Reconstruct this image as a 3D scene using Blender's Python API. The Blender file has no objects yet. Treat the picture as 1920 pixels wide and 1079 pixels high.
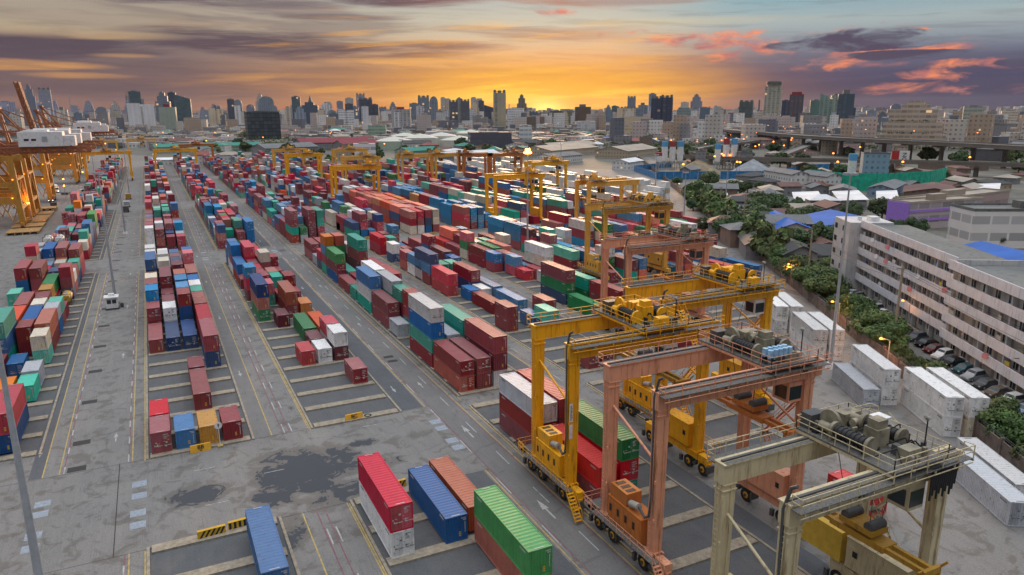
import bpy, bmesh, math, random
from math import sin, cos, tan, atan, atan2, pi, radians, sqrt, hypot, floor
from mathutils import Vector, Matrix
S = bpy.context.scene
COL = S.collection
R = random.Random(7)

# ------------------------------------------------------------------ camera
CH = 43.85
cam_d = bpy.data.cameras.new("Camera"); cam = bpy.data.objects.new("Camera", cam_d); COL.objects.link(cam)
S.camera = cam
cam_d.sensor_width = 36.0; cam_d.lens = 36.0 * 1364.0 / 1920.0
cam_d.clip_start = 0.5; cam_d.clip_end = 40000.0
_pi, _ya, _ro = radians(13.65), radians(26.1), radians(-0.22)
_f = Vector((sin(_ya) * cos(_pi), cos(_ya) * cos(_pi), -sin(_pi)))
_r = Vector((cos(_ya), -sin(_ya), 0.0)); _u = _r.cross(_f)
_r2 = _r * cos(_ro) + _u * sin(_ro); _u2 = -_r * sin(_ro) + _u * cos(_ro)
_m = Matrix((( _r2.x, _u2.x, -_f.x, 0), (_r2.y, _u2.y, -_f.y, 0), (_r2.z, _u2.z, -_f.z, CH), (0, 0, 0, 1)))
cam.matrix_world = _m
S.view_settings.view_transform = 'Standard'; S.view_settings.look = 'None'
S.view_settings.gamma = 1.0; S.view_settings.exposure = 0.15

def lin(c):
    return tuple((x / 255.0 / 12.92) if x / 255.0 <= 0.04045 else ((x / 255.0 + 0.055) / 1.055) ** 2.4 for x in c)

# ------------------------------------------------------------------ tiny node language
class V:
    def __init__(s, t, k): s.t, s.k = t, k
    def _b(s, op, o, rev=False):
        n = s.t.nodes.new('ShaderNodeMath'); n.operation = op
        a, b = (o, s) if rev else (s, o)
        for i, x in enumerate((a, b)):
            if isinstance(x, V): s.t.links.new(x.k, n.inputs[i])
            elif x is not None: n.inputs[i].default_value = x
        return V(s.t, n.outputs[0])
    def __add__(s, o): return s._b('ADD', o)
    __radd__ = __add__
    def __sub__(s, o): return s._b('SUBTRACT', o)
    def __rsub__(s, o): return s._b('SUBTRACT', o, True)
    def __mul__(s, o): return s._b('MULTIPLY', o)
    __rmul__ = __mul__
    def __truediv__(s, o): return s._b('DIVIDE', o)
    def __pow__(s, o): return s._b('POWER', o)
    def gt(s, o): return s._b('GREATER_THAN', o)
    def lt(s, o): return s._b('LESS_THAN', o)
    def mod(s, o): return s._b('FLOORED_MODULO', o)
    def fl(s): return s._b('FLOOR', None)
    def mx(s, o): return s._b('MAXIMUM', o)
    def mn(s, o): return s._b('MINIMUM', o)
    def ab(s): return s._b('ABSOLUTE', None)
    def sm(s, a, b):
        n = s.t.nodes.new('ShaderNodeMapRange'); n.interpolation_type = 'SMOOTHSTEP'; n.clamp = True
        s.t.links.new(s.k, n.inputs[0]); n.inputs[1].default_value = a; n.inputs[2].default_value = b
        return V(s.t, n.outputs[0])
    def lr(s, a, b, c=0.0, d=1.0):
        n = s.t.nodes.new('ShaderNodeMapRange'); n.clamp = True
        s.t.links.new(s.k, n.inputs[0])
        for i, x in enumerate((a, b, c, d)): n.inputs[i + 1].default_value = x
        return V(s.t, n.outputs[0])

class NT:
    def __init__(s, t): s.t = t; t.nodes.clear()
    def new(s, k, **kw):
        n = s.t.nodes.new(k)
        for a, b in kw.items(): setattr(n, a, b)
        return n
    def lk(s, a, b): s.t.links.new(a.k if isinstance(a, V) else a, b)
    def coord(s, w='Object'):
        return s.new('ShaderNodeTexCoord').outputs[w]
    def xyz(s, k):
        n = s.new('ShaderNodeSeparateXYZ'); s.lk(k, n.inputs[0]); return [V(s.t, o) for o in n.outputs]
    def vec(s, *a):
        n = s.new('ShaderNodeCombineXYZ')
        for i, x in enumerate(a):
            if isinstance(x, V): s.lk(x, n.inputs[i])
            else: n.inputs[i].default_value = x
        return n.outputs[0]
    def noise(s, k, sc, det=3.0, rough=0.55, dist=0.0):
        n = s.new('ShaderNodeTexNoise'); s.lk(k, n.inputs['Vector']); n.inputs['Scale'].default_value = sc
        n.inputs['Detail'].default_value = det; n.inputs['Roughness'].default_value = rough; n.inputs['Distortion'].default_value = dist
        return V(s.t, n.outputs['Fac'])
    def white(s, k):
        n = s.new('ShaderNodeTexWhiteNoise'); s.lk(k, n.inputs['Vector']); return V(s.t, n.outputs['Value'])
    def mix(s, f, a, b, mode='MIX'):
        n = s.new('ShaderNodeMix', data_type='RGBA', blend_type=mode)
        if isinstance(f, V): s.lk(f, n.inputs[0])
        else: n.inputs[0].default_value = f
        for x, i in ((a, 6), (b, 7)):
            if isinstance(x, (tuple, list)): n.inputs[i].default_value = (*x[:3], 1)
            else: s.lk(x, n.inputs[i])
        return n.outputs[2]
    def ramp(s, v, pts):
        n = s.new('ShaderNodeValToRGB'); e = n.color_ramp.elements
        while len(e) < len(pts): e.new(0.5)
        for i, (p, c) in enumerate(pts): e[i].position = p; e[i].color = (*c, 1)
        s.lk(v, n.inputs[0]); return n.outputs[0]

# ------------------------------------------------------------------ world: dusk sky with streaked clouds
W = bpy.data.worlds.new("World"); S.world = W; W.use_nodes = True
n = NT(W.node_tree)
x, y, z = n.xyz(n.coord('Generated'))
HY = 26.1
hx = x * cos(radians(HY)) - y * sin(radians(HY)); hy = x * sin(radians(HY)) + y * cos(radians(HY))
u = V(n.t, (lambda m: (n.lk(hx, m.inputs[0]), n.lk(hy, m.inputs[1]), m.outputs[0])[2])(n.new('ShaderNodeMath', operation='ARCTAN2'))) * 1364.0
el = V(n.t, (lambda m: (n.lk(z, m.inputs[0]), m.outputs[0])[1])(n.new('ShaderNodeMath', operation='ARCSINE'))) * 1364.0
v = el
def rmp(vals):
    return n.ramp(v.lr(0, 400), [(a / 400.0, lin(c)) for a, c in vals])
Lr = rmp([(0, (128, 92, 84)), (22, (140, 98, 80)), (55, (120, 96, 96)), (95, (122, 106, 108)), (135, (160, 145, 128)), (205, (160, 150, 140)), (400, (165, 172, 182))])
Cr = rmp([(0, (238, 130, 45)), (22, (240, 160, 60)), (60, (236, 168, 92)), (100, (232, 186, 138)), (140, (200, 190, 168)), (208, (158, 168, 172)), (400, (165, 175, 188))])
Rr = rmp([(0, (42, 46, 84)), (25, (32, 42, 84)), (60, (62, 68, 104)), (95, (124, 134, 150)), (140, (158, 170, 172)), (208, (104, 158, 176)), (400, (160, 175, 192))])
wv = n.vec(u * 0.0035, v * 0.02, z * 3.0)
warp = n.noise(wv, 1.0, 3)
base = n.mix(u.sm(-650, 60), Lr, Cr); base = n.mix((u + warp * 160 - 80).sm(130, 470), base, Rr)
# long streaks
tilt = v + u * 0.035
st = n.noise(n.vec(u * 0.0016, (tilt + warp * 26) * 0.021, 3.3), 1.0, 5, 0.6, 0.3)
st2 = n.noise(n.vec(u * 0.004 + 5, (v - u * 0.05 + warp * 14) * 0.055, 9.1), 1.0, 5, 0.62, 0.2)
fade = 1 - v.sm(230, 420) * 0.7
dmask = None; gmask = None
def ell(px, py, rx, ry):
    uu = 1364 * atan((px - 960) / 1364.0); vv = (208 - py) * cos(atan((px - 960) / 1364.0))
    return 1.0 - (((u - uu) / rx) ** 2.0) - (((v - vv) / ry) ** 2.0)
sn = (st2 - 0.5) * 2.6 + (st - 0.5) * 1.6
for (px, py, rx, ry, k) in ((120, 92, 250, 28, 1), (420, 84, 240, 22, 1), (640, 104, 270, 17, .95), (330, 14, 150, 12, .8), (770, 20, 150, 13, .9), (520, 22, 170, 9, .6), (840, 96, 160, 10, .7), (640, 46, 150, 6, .5), (100, 168, 260, 13, .55), (1150, 24, 160, 7, .4), (330, 180, 200, 9, .4)):
    m_ = (ell(px, py, rx, ry) * 0.9 + sn).sm(-0.25, 0.95) * ell(px, py, rx, ry).sm(-1.4, .2) * k
    dmask = m_ if dmask is None else dmask.mx(m_)
for (px, py, rx, ry, k) in ((60, 124, 150, 9, 1), (190, 143, 90, 6, .9), (270, 110, 60, 5, .5), (60, 60, 220, 14, .5), (250, 74, 140, 9, .6), (560, 145, 150, 5, .6), (1300, 55, 260, 9, .5), (760, 120, 160, 6, .6), (820, 148, 170, 6, .7)):
    m_ = (ell(px, py, rx, ry) * 0.9 + sn * .8).sm(-0.2, 0.9) * ell(px, py, rx, ry).sm(-1.2, .2) * k
    gmask = m_ if gmask is None else gmask.mx(m_)
dcol = n.mix(u.sm(-350, 120), lin((84, 70, 84)), lin((140, 90, 88)))
base = n.mix((dmask * 1.15).mn(.96), base, dcol)
base = n.mix(gmask * .85, base, n.mix(v.sm(60, 150), lin((238, 170, 88)), lin((206, 190, 152))))
fine = (st.sm(0.44, 0.58)) * 0.5 * v.sm(5, 40) * (1 - v.sm(70, 120) * u.sm(100, 300) * .9)
base = n.mix(fine, base, n.mix(u.sm(180, 420), n.mix(u.sm(-250, 150), lin((98, 82, 92)), lin((178, 108, 78))), lin((78, 72, 100))))
st4 = n.noise(n.vec(u * 0.006 + 3, (v + u * 0.03 + warp * 18) * 0.09, 5.5), 1.0, 4, 0.6)
base = n.mix(st4.sm(.5, .66) * .28 * (1 - v.sm(170, 260)), base, n.mix(.62, base, (0.05, 0.03, 0.04)))
gold = (st2.sm(0.52, 0.66)) * (1 - v.sm(110, 200)) * (1 - u.sm(150, 480)) * u.sm(-700, -200) * 0.5
base = n.mix(gold, base, lin((246, 178, 84)))
# blue dusk glow near horizon right
hb = st2.sm(0.46, 0.66) * u.sm(250, 520) * v.sm(35, 60) * (1 - v.sm(70, 110)) * 0.5
base = n.mix(hb, base, lin((86, 84, 116)))
# sun glow
du = u - 62.0
def gau(a, b, c, d=0.0):
    q = ((du / a) ** 2.0) + (((v - d) / b) ** 2.0)
    return V(n.t, (lambda m: (n.lk(q * -1.0, m.inputs[0]), m.outputs[0])[1])(n.new('ShaderNodeMath', operation='EXPONENT'))) * c
g1 = gau(270.0, 56.0, 0.95, 22.0) * (0.62 + st2 * 0.8)
base = n.mix(g1.mn(1.0), base, lin((255, 158, 24)))
g2 = gau(185.0, 38.0, 1.25, 26.0) * (0.45 + st2.sm(0.38, 0.6) * 0.8)
base = n.mix(g2.mn(1.0), base, (1.15, 0.68, 0.06))
g3 = gau(34.0, 15.0, 1.0, 4.0)
base = n.mix(g3.mn(1.0), base, (1.6, 1.15, 0.22))
# puffy coral clouds with slate cores
pn = n.noise(n.vec(u * 0.012, v * 0.04, 1.7), 1.0, 6, 0.6, 0.5)
pn2 = n.noise(n.vec(u * 0.02, v * 0.05, 7.7), 1.0, 5, 0.6)
mask = None; core = None
for (px, py, rx, ry, k) in ((1250, 80, 105, 16, .9), (1310, 92, 60, 10, .6), (1560, 92, 165, 30, 1), (1420, 84, 70, 14, .8), (1450, 118, 130, 10, .7), (1560, 132, 90, 9, .7),
        (1665, 165, 62, 15, 1), (1730, 148, 60, 10, .6), (1790, 128, 80, 9, .6), (1020, 40, 45, 6, .5), (1750, 176, 60, 8, .5), (1870, 172, 60, 10, .5), (1890, 126, 40, 7, .7), (1640, 110, 90, 12, .8)):
    uu = 1364 * atan((px - 960) / 1364.0); vv = (208 - py) * cos(atan((px - 960) / 1364.0))
    q = 1.0 - (((u - uu) / rx) ** 2.0) - (((v - vv) / ry) ** 2.0)
    m_ = (q * 0.35 * k + (pn - 0.5) * 2.4).sm(-0.05, 0.5) * q.sm(-1.5, 0.2)
    mask = m_ if mask is None else mask.mx(m_)
for (px, py, rx, ry) in ((1590, 88, 120, 16), (1500, 96, 70, 9), (1680, 114, 90, 8), (1640, 112, 60, 6), (1890, 126, 40, 6)):
    uu = 1364 * atan((px - 960) / 1364.0); vv = (208 - py) * cos(atan((px - 960) / 1364.0))
    q = (1.2 - (((u - uu) / rx) ** 2.0) - (((v - vv) / ry) ** 2.0)).sm(-0.6, 0.9)
    core = q if core is None else core.mx(q)
pc = n.mix((core * 1.25 + (pn2 - 0.5) * 1.8 + .05).sm(0.2, 0.75), n.mix(pn2.sm(0.38, 0.6), lin((244, 142, 98)), lin((184, 112, 112))), lin((72, 66, 92)))
base = n.mix(mask, base, pc)
# unseen zenith sky brightened to light the yard from above
base = n.mix(1.0, base, n.mix(v.sm(60, 170), (0.84, 0.82, 0.84), (1.0, 1.0, 1.0)), 'MULTIPLY')
up = v.sm(430, 1750)
base = n.mix(up, base, (1.72, 1.76, 1.86))
base = n.mix(hy.sm(0.6, 0.05) * (1 - v.sm(300, 1250)) , base, (0.085, 0.09, 0.115))  # unseen low sky beside and behind the camera darkened to dim side faces
base = n.mix(v.lr(-40, -5, 1.0, 0.0), base, (0.09, 0.085, 0.08))
bg = n.new('ShaderNodeBackground'); n.lk(base, bg.inputs[0]); bg.inputs[1].default_value = 1.0
# a faint physical dusk sky under the clouds
sky = n.new('ShaderNodeTexSky', sky_type='NISHITA'); sky.sun_disc = False
sky.sun_elevation = radians(4.0); sky.sun_rotation = radians(28.7)
bg2 = n.new('ShaderNodeBackground'); n.lk(sky.outputs[0], bg2.inputs[0]); bg2.inputs[1].default_value = 0.002
ad = n.new('ShaderNodeAddShader'); n.lk(bg.outputs[0], ad.inputs[0]); n.lk(bg2.outputs[0], ad.inputs[1])
wo = n.new('ShaderNodeOutputWorld'); n.lk(ad.outputs[0], wo.inputs[0])

sun_d = bpy.data.lights.new("Sun", 'SUN'); sun = bpy.data.objects.new("Sun", sun_d); COL.objects.link(sun)
sun_d.energy = 2.3; sun_d.angle = radians(9); sun_d.color = (1.0, 0.62, 0.34)
saz = radians(28.7); sel = radians(7.0)
sun.rotation_euler = Vector((sin(saz) * cos(sel), cos(saz) * cos(sel), sin(sel))).to_track_quat('Z', 'Y').to_euler()

# ------------------------------------------------------------------ mesh + object helpers
class MB:
    def __init__(s): s.v = []; s.f = []; s.m = []; s.sm = []
    def add(s, vs, fs, mi=0, smooth=False):
        o = len(s.v); s.v += [tuple(p) for p in vs]
        for f in fs: s.f.append(tuple(i + o for i in f)); s.m.append(mi); s.sm.append(smooth)
    def box(s, x0, y0, z0, x1, y1, z1, mi=0, M=None):
        p = [(x0, y0, z0), (x1, y0, z0), (x1, y1, z0), (x0, y1, z0), (x0, y0, z1), (x1, y0, z1), (x1, y1, z1), (x0, y1, z1)]
        if M is not None: p = [M @ Vector(q) for q in p]
        s.add(p, [(0, 3, 2, 1), (4, 5, 6, 7), (0, 1, 5, 4), (1, 2, 6, 5), (2, 3, 7, 6), (3, 0, 4, 7)], mi)
    def cbox(s, c, d, mi=0, M=None):
        s.box(c[0] - d[0] / 2, c[1] - d[1] / 2, c[2] - d[2] / 2, c[0] + d[0] / 2, c[1] + d[1] / 2, c[2] + d[2] / 2, mi, M)
    def bar(s, a, b, w, h=None, mi=0):
        a = Vector(a); b = Vector(b); h = h or w; d = (b - a)
        if d.length < 1e-6: return
        d.normalize(); up = Vector((0, 0, 1)) if abs(d.z) < 0.95 else Vector((1, 0, 0))
        r = d.cross(up).normalized(); t = r.cross(d)
        r = r * w / 2; t = t * h / 2
        s.add([a - r - t, a + r - t, a + r + t, a - r + t, b - r - t, b + r - t, b + r + t, b - r + t],
              [(0, 1, 2, 3), (7, 6, 5, 4), (4, 5, 1, 0), (5, 6, 2, 1), (6, 7, 3, 2), (7, 4, 0, 3)], mi)
    def tube(s, a, b, r0, r1=None, n=10, mi=0, cap=True):
        a = Vector(a); b = Vector(b); r1 = r0 if r1 is None else r1; d = (b - a).normalized()
        up = Vector((0, 0, 1)) if abs(d.z) < 0.95 else Vector((1, 0, 0)); r = d.cross(up).normalized(); t = r.cross(d)
        vs = []
        for c, rr in ((a, r0), (b, r1)):
            for i in range(n): q = 2 * pi * i / n; vs.append(c + r * cos(q) * rr + t * sin(q) * rr)
        s.add(vs, [(i, (i + 1) % n, n + (i + 1) % n, n + i) for i in range(n)], mi, True)
        if cap: s.add(vs[:n], [tuple(range(n))[::-1]], mi); s.add(vs[n:], [tuple(range(n))], mi)
    def path(s, pts, r, n=8, mi=0):
        for a, b in zip(pts[:-1], pts[1:]): s.tube(a, b, r, r, n, mi)
    def poly(s, pts, z0, z1, mi=0, mt=None):
        n_ = len(pts); vs = [(p[0], p[1], z0) for p in pts] + [(p[0], p[1], z1) for p in pts]
        s.add(vs, [(i, (i + 1) % n_, n_ + (i + 1) % n_, n_ + i) for i in range(n_)], mi)
        s.add(vs[n_:], [tuple(range(n_))], mi if mt is None else mt); s.add(vs[:n_], [tuple(range(n_))[::-1]], mi)
    def quad(s, x0, y0, x1, y1, z, mi=0): s.add([(x0, y0, z), (x1, y0, z), (x1, y1, z), (x0, y1, z)], [(0, 1, 2, 3)], mi)
    def mesh(s, name, mats):
        me = bpy.data.meshes.new(name); me.from_pydata(s.v, [], s.f)
        for m in (mats if isinstance(mats, (list, tuple)) else [mats]): me.materials.append(m)
        me.polygons.foreach_set('material_index', s.m); me.polygons.foreach_set('use_smooth', s.sm); me.update(); return me
def link(me, name, parent=None, loc=(0, 0, 0), rz=0.0):
    o = bpy.data.objects.new(name, me); COL.objects.link(o); o.location = loc; o.rotation_euler = (0, 0, rz)
    if parent is not None: o.parent = parent
    return o
def part(mb, name, mats, parent, loc=(0, 0, 0), rz=0.0, label=None):
    o = link(mb.mesh(name, mats), name, parent, loc, rz)
    if label: o['label'] = label
    return o
def tag(o, label, cat, group=None, kind=None):
    o['label'] = label; o['category'] = cat
    if group: o['group'] = group
    if kind: o['kind'] = kind
    return o
def thing(name, label, cat, loc=(0, 0, 0), rz=0.0, group=None):
    return tag(link(None, name, None, loc, rz), label, cat, group)
def setting(mb, name, mats, kind='structure'):
    o = link(mb.mesh(name, mats), name); o['kind'] = kind; return o
def dup(root, loc=None, rz=None, label=None, group=None):
    r = root.copy(); COL.objects.link(r)
    if loc is not None: r.location = loc
    if rz is not None: r.rotation_euler = (0, 0, rz)
    if label: r['label'] = label
    if group: r['group'] = group
    for c in KIDS.get(root.name, []):
        d = c.copy(); COL.objects.link(d); d.parent = r
        for g in KIDS.get(c.name, []):
            e = g.copy(); COL.objects.link(e); e.parent = d
    return r
KIDS = {}
def remember(root):
    KIDS[root.name] = [o for o in COL.objects if o.parent == root]
    for c in KIDS[root.name]: KIDS[c.name] = [o for o in COL.objects if o.parent == c]
    return root

# ------------------------------------------------------------------ materials
def mat(name, col, rough=0.6, metal=0.0, var=0.12, nsc=1.5, dirt=0.0, dcol=(0.10, 0.07, 0.05), emit=None, est=0.0, objvar=0.0, coord='Object', streak=False):
    m = bpy.data.materials.new(name); m.use_nodes = True; n = NT(m.node_tree)
    b = n.new('ShaderNodeBsdfPrincipled'); o = n.new('ShaderNodeOutputMaterial'); n.lk(b.outputs[0], o.inputs[0])
    b.inputs['Roughness'].default_value = rough; b.inputs['Metallic'].default_value = metal
    if emit:
        b.inputs['Base Color'].default_value = (*col, 1); b.inputs['Emission Color'].default_value = (*emit, 1); b.inputs['Emission Strength'].default_value = est
        return m
    c = n.coord(coord)
    nz = n.noise(c, nsc, 4)
    k = n.mix(nz.lr(0.3, 0.7), tuple(x * (1 - var) for x in col), tuple(min(1, x * (1 + var)) for x in col))
    if objvar:
        oi = n.new('ShaderNodeObjectInfo'); rv = V(n.t, oi.outputs['Random'])
        hs = n.new('ShaderNodeHueSaturation'); n.lk(k, hs.inputs['Color']); n.lk(rv * 2 * objvar + (1 - objvar), hs.inputs['Value'])
        n.lk((rv * 7.13).mod(1.0) * 0.3 + 0.85, hs.inputs['Saturation']); k = hs.outputs[0]
    if dirt:
        if streak:
            X, Y, Z = n.xyz(c); c2 = n.vec(X * 3.0, Y * 3.0, Z * 0.35)
        else: c2 = c
        d = n.noise(c2, 0.9, 6, 0.65)
        k = n.mix(d.sm(0.5, 0.68) * dirt, k, dcol)
    n.lk(k, b.inputs['Base Color'])
    return m
M = {}
M['rubber'] = mat('rubber', (0.02, 0.02, 0.022), 0.85)
M['black'] = mat('black_plastic', (0.018, 0.018, 0.02), 0.6)
M['steel'] = mat('galvanised_steel', (0.42, 0.45, 0.48), 0.45, 0.3)
M['dark_steel'] = mat('dark_steel', (0.10, 0.10, 0.10), 0.6, 0.3)
M['white'] = mat('white_paint', (0.75, 0.75, 0.74), 0.5, dirt=0.25)
M['red'] = mat('red_paint', (0.45, 0.03, 0.03), 0.5)
M['glass'] = mat('dark_glass', (0.03, 0.04, 0.05), 0.08)
M['lamp'] = mat('sodium_lamp', (1, .5, .1), emit=(1.0, 0.25, 0.025), est=5.0)
M['lampb'] = mat('bright_sodium_lamp', (1, .5, .1), emit=(1.0, 0.34, 0.04), est=16.0)
M['lampw'] = mat('white_lamp', (1, .9, .7), emit=(1.0, 0.8, 0.5), est=12.0)
# ------------------------------------------------------------------ ground
def ground_mat(name, a, b, sc=0.15, rough=0.85, crack=0.0, wet=None, tyre=None, fine=6.0):
    m = bpy.data.materials.new(name); m.use_nodes = True; n = NT(m.node_tree)
    bs = n.new('ShaderNodeBsdfPrincipled'); o = n.new('ShaderNodeOutputMaterial'); n.lk(bs.outputs[0], o.inputs[0])
    c = n.coord('Object'); X, Y, Z = n.xyz(c)
    big = n.noise(c, sc, 5, 0.6); sm_ = n.noise(c, fine, 4, 0.7); st = n.noise(n.vec(X * 1.6, Y * 0.12, 0.0), 1.0, 4, 0.6)
    k = n.mix((big * 0.6 + st * 0.4).lr(0.32, 0.68), a, b)
    k = n.mix(0.5, k, n.mix(sm_.lr(0.3, 0.7), tuple(q * 0.72 for q in a), tuple(min(1, q * 1.28) for q in b)))
    ms = n.noise(c, 0.45, 6, 0.75); k = n.mix(ms.sm(0.52, 0.74) * 0.3, k, tuple(q * 0.5 for q in a))
    ms2 = n.noise(n.vec(X + 40, Y + 11, 0.0), 0.09, 5, 0.65); k = n.mix(ms2.sm(0.5, 0.75) * 0.22, k, tuple(min(1, q * f) for q, f in zip(b, (1.35, 1.25, 1.1))))
    if tyre is not None:
        tn = n.noise(n.vec(X * .3, Y * .3, 0.0), .5, 2); rx_ = ((X - 24.0) ** 2.0 + (Y - 104.0) ** 2.0) ** .5; tl = ((rx_ * 2.2 + tn * 6.0)._b('SINE', None)).sm(.8, 1.0) * n.noise(c, .25, 4).sm(.5, .62)
        k = n.mix(tl * .28, k, tuple(q * .5 for q in a))
        st3 = n.noise(n.vec(X * 5.0, Y * .25, 3.0), 1.0, 4, .6); k = n.mix(st3.sm(.56, .7) * .35, k, tuple(q * .5 for q in a))
    rough_v = None
    if crack:
        jx = ((X + 4.5) / 5.0).mod(1.0); jy = (Y / 5.0).mod(1.0)
        j = (jx.lt(0.012) + jy.lt(0.012)).mn(1.0)
        k = n.mix(j * n.noise(c, .2, 3).sm(.45, .6) * crack * .45, k, tuple(q * 0.35 for q in a))
    if wet:
        wn = n.noise(c, 0.45, 6, 0.62, 0.8); q = None
        for (wx, wy, rx, ry, kk) in wet:
            t = (1.0 - (((X - wx) / rx) ** 2.0) - (((Y - wy) / ry) ** 2.0)).mx(-1.5) * kk
            q = t if q is None else q.mx(t)
        w = (q * 0.8 + (wn - 0.5) * 4.2); damp = w.sm(-0.55, -0.1); pud = w.sm(0.14, 0.42)
        k = n.mix(damp * 0.6, k, (0.105, 0.094, 0.078)); k = n.mix(pud * 0.9, k, (0.028, 0.033, 0.042))
        rough_v = (1 - pud) * 0.72 + 0.14
        k = n.mix(pud * 0.0, k, (0, 0, 0))
    if rough_v is not None: n.lk(rough_v, bs.inputs['Roughness'])
    else: bs.inputs['Roughness'].default_value = rough
    n.lk(k, bs.inputs['Base Color'])
    return m
CONC_A, CONC_B = (0.138, 0.136, 0.133), (0.245, 0.236, 0.222)
WET = [(13, 86.5, 6, 6.5, 1.5), (17.5, 87, 3, 5, .9), (0.8, 86, 3.6, 2.6, 1.1), (9, 82, 3, 3, .8), (22, 91, 2, 1.1, 1.2), (21, 84, 3, 2.5, .7), (66, 176, 5, 2.5, 1.0),
       (9, 73, 2, 3, .6), (16, 79, 4, 3, .6), (60, 20, 3, 5, .5), (75, 235, 6, 3, .8)]
M['conc'] = ground_mat('yard_concrete', CONC_A, CONC_B, crack=0.55, wet=WET, tyre=1)
M['conc_lane'] = ground_mat('lane_concrete', (0.15, 0.155, 0.16), (0.245, 0.25, 0.25), crack=0.5)
M['asph'] = ground_mat('lane_asphalt', (0.070, 0.077, 0.085), (0.112, 0.120, 0.130), sc=0.3, tyre=1)
M['asph2'] = ground_mat('worn_asphalt', (0.115, 0.115, 0.115), (0.20, 0.197, 0.19), sc=0.3, tyre=1)
M['bay'] = ground_mat('bay_asphalt', (0.062, 0.068, 0.076), (0.125, 0.128, 0.13), sc=0.5)
M['beam'] = ground_mat('beam_concrete', (0.17, 0.145, 0.11), (0.40, 0.345, 0.26), sc=0.8, fine=2.0)
M['earth'] = ground_mat('town_ground', (0.07, 0.075, 0.05), (0.17, 0.16, 0.14), sc=0.02, fine=0.12)
M['grass'] = ground_mat('verge_grass', (0.03, 0.05, 0.015), (0.07, 0.09, 0.03), sc=0.3)
M['pw'] = mat('white_road_paint', (0.40, 0.40, 0.39), 0.7, var=0.25, nsc=3, dirt=0.9, dcol=(0.2, 0.2, 0.2))
M['py'] = mat('yellow_road_paint', (0.46, 0.33, 0.10), 0.7, var=0.25, nsc=2, dirt=0.9, dcol=(0.22, 0.2, 0.17))
M['pr'] = mat('red_road_paint', (0.20, 0.085, 0.10), 0.7, var=0.25, nsc=2, dirt=0.7, dcol=(0.2, 0.19, 0.19))
M['pb'] = mat('pale_patch_paint', (0.27, 0.31, 0.36), 0.6, var=0.25, nsc=3, dirt=0.85, dcol=(0.25, 0.26, 0.28))
M['hole'] = mat('drain_grate', (0.03, 0.03, 0.03), 0.7, var=0.4, nsc=12)

def fence_n(x, y): return 0.854 * x - 0.52 * y      # distance across the boundary fence direction
FD = Vector((0.52, 0.854, 0)); FN = Vector((0.854, -0.52, 0))
def FP(n_, s_): p = FN * n_ + FD * s_; return p.x, p.y

g = MB(); NS = 72
rr = [0, 60, 200, 600, 2000, 6000, 11500]
g.add([(0, 0, -0.02)] + [(rr[i] * cos(2 * pi * k / NS), rr[i] * sin(2 * pi * k / NS), -0.02) for i in range(1, len(rr)) for k in range(NS)],
      [(0, 1 + k, 1 + (k + 1) % NS) for k in range(NS)] +
      [(1 + (i - 1) * NS + k, 1 + i * NS + k, 1 + i * NS + (k + 1) % NS, 1 + (i - 1) * NS + (k + 1) % NS) for i in range(1, len(rr) - 1) for k in range(NS)])
setting(g, 'ground', M['earth'])
# the port's pavement: bounded by the fence on the right
g = MB(); a = FP(54.5, -60); b = FP(54.5, 560)
g.add([(-70, -60, 0), (a[0], a[1], 0), (b[0], b[1], 0), (60, 730, 0), (-70, 980, 0)], [(0, 1, 2, 3, 4)]); setting(g, 'yard_pavement', M['conc'])
g = MB(); g.quad(-640, 150, -70.5, 1500, 0.0); wm = mat('river_water', (0.05, 0.07, 0.09), 0.12); setting(g, 'water', wm)

BX = dict(BA=-29.8, BB=-3.9, BC=17.2, BD=40.4, BE=61.3, BF=82.5, BG=103.6, BH=124.8, BI=146.0, BJ=167.0, BK=188.0, BL=209.0, BM=230.0)
PIT = 6.5; FW = 2.95
SEG1, SEG2, SEG3 = 99.5, 252.5, 404.0
def bay_ok(x, y): return fence_n(x + 14, y) < 49
# segments: (block, y0, slots)
SEGS = []
for k, X in BX.items():
    for y0, ns in ((SEG1, 20), (SEG2, 20), (SEG3, 20), (556.0, 20)):
        y_ = 101.3 if (y0 == SEG1 and k in ('BD', 'BE', 'BF', 'BG', 'BH')) else y0
        if k == 'BA' and y0 == SEG1: y_ = 107.3; ns = 19
        if y0 > 500 and X > 110: continue
        s0 = 0
        while s0 < ns and not bay_ok(X, y_ + s0 * PIT): s0 += 1
        if ns - s0 > 2: SEGS.append((k, y_ + s0 * PIT, ns - s0))
SEGS += [('BC', 76.2 - 65, 10), ('BD', 76.2 - 6.5 * 8 - 26, 15), ('BE', 63.2, 5), ('BB', 76.2 - 65, 10), ('BA', 76.2 - 65, 10)]
bays = MB(); beams = MB(); paint = MB(); lanes = MB(); marks = MB()
for k, y0, ns in SEGS:
    X = BX[k]; y1 = y0 + ns * PIT
    bays.quad(X - 0.45, y0 - 0.45, X + 12.4, y1 + 0.45, 0.004)
    for s in range(ns + 1):
        yb = y0 + s * PIT - 0.25
        beams.box(X - 0.25, yb - 0.72, -0.01, X + 12.15, yb + 0.72, 0.22)
    beams.box(X - 0.75, y0 - 0.9, -0.01, X - 0.45, y1 + 0.5, 0.14); beams.box(X + 12.4, y0 - 0.9, -0.01, X + 12.7, y1 + 0.5, 0.14)
    paint.quad(X - 0.95, y0 - 1.0, X - 0.80, y1, 0.012, 1)
setting(bays, 'bay_asphalt', M['bay']); setting(beams, 'bay_kerbs', M['beam'])
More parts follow.
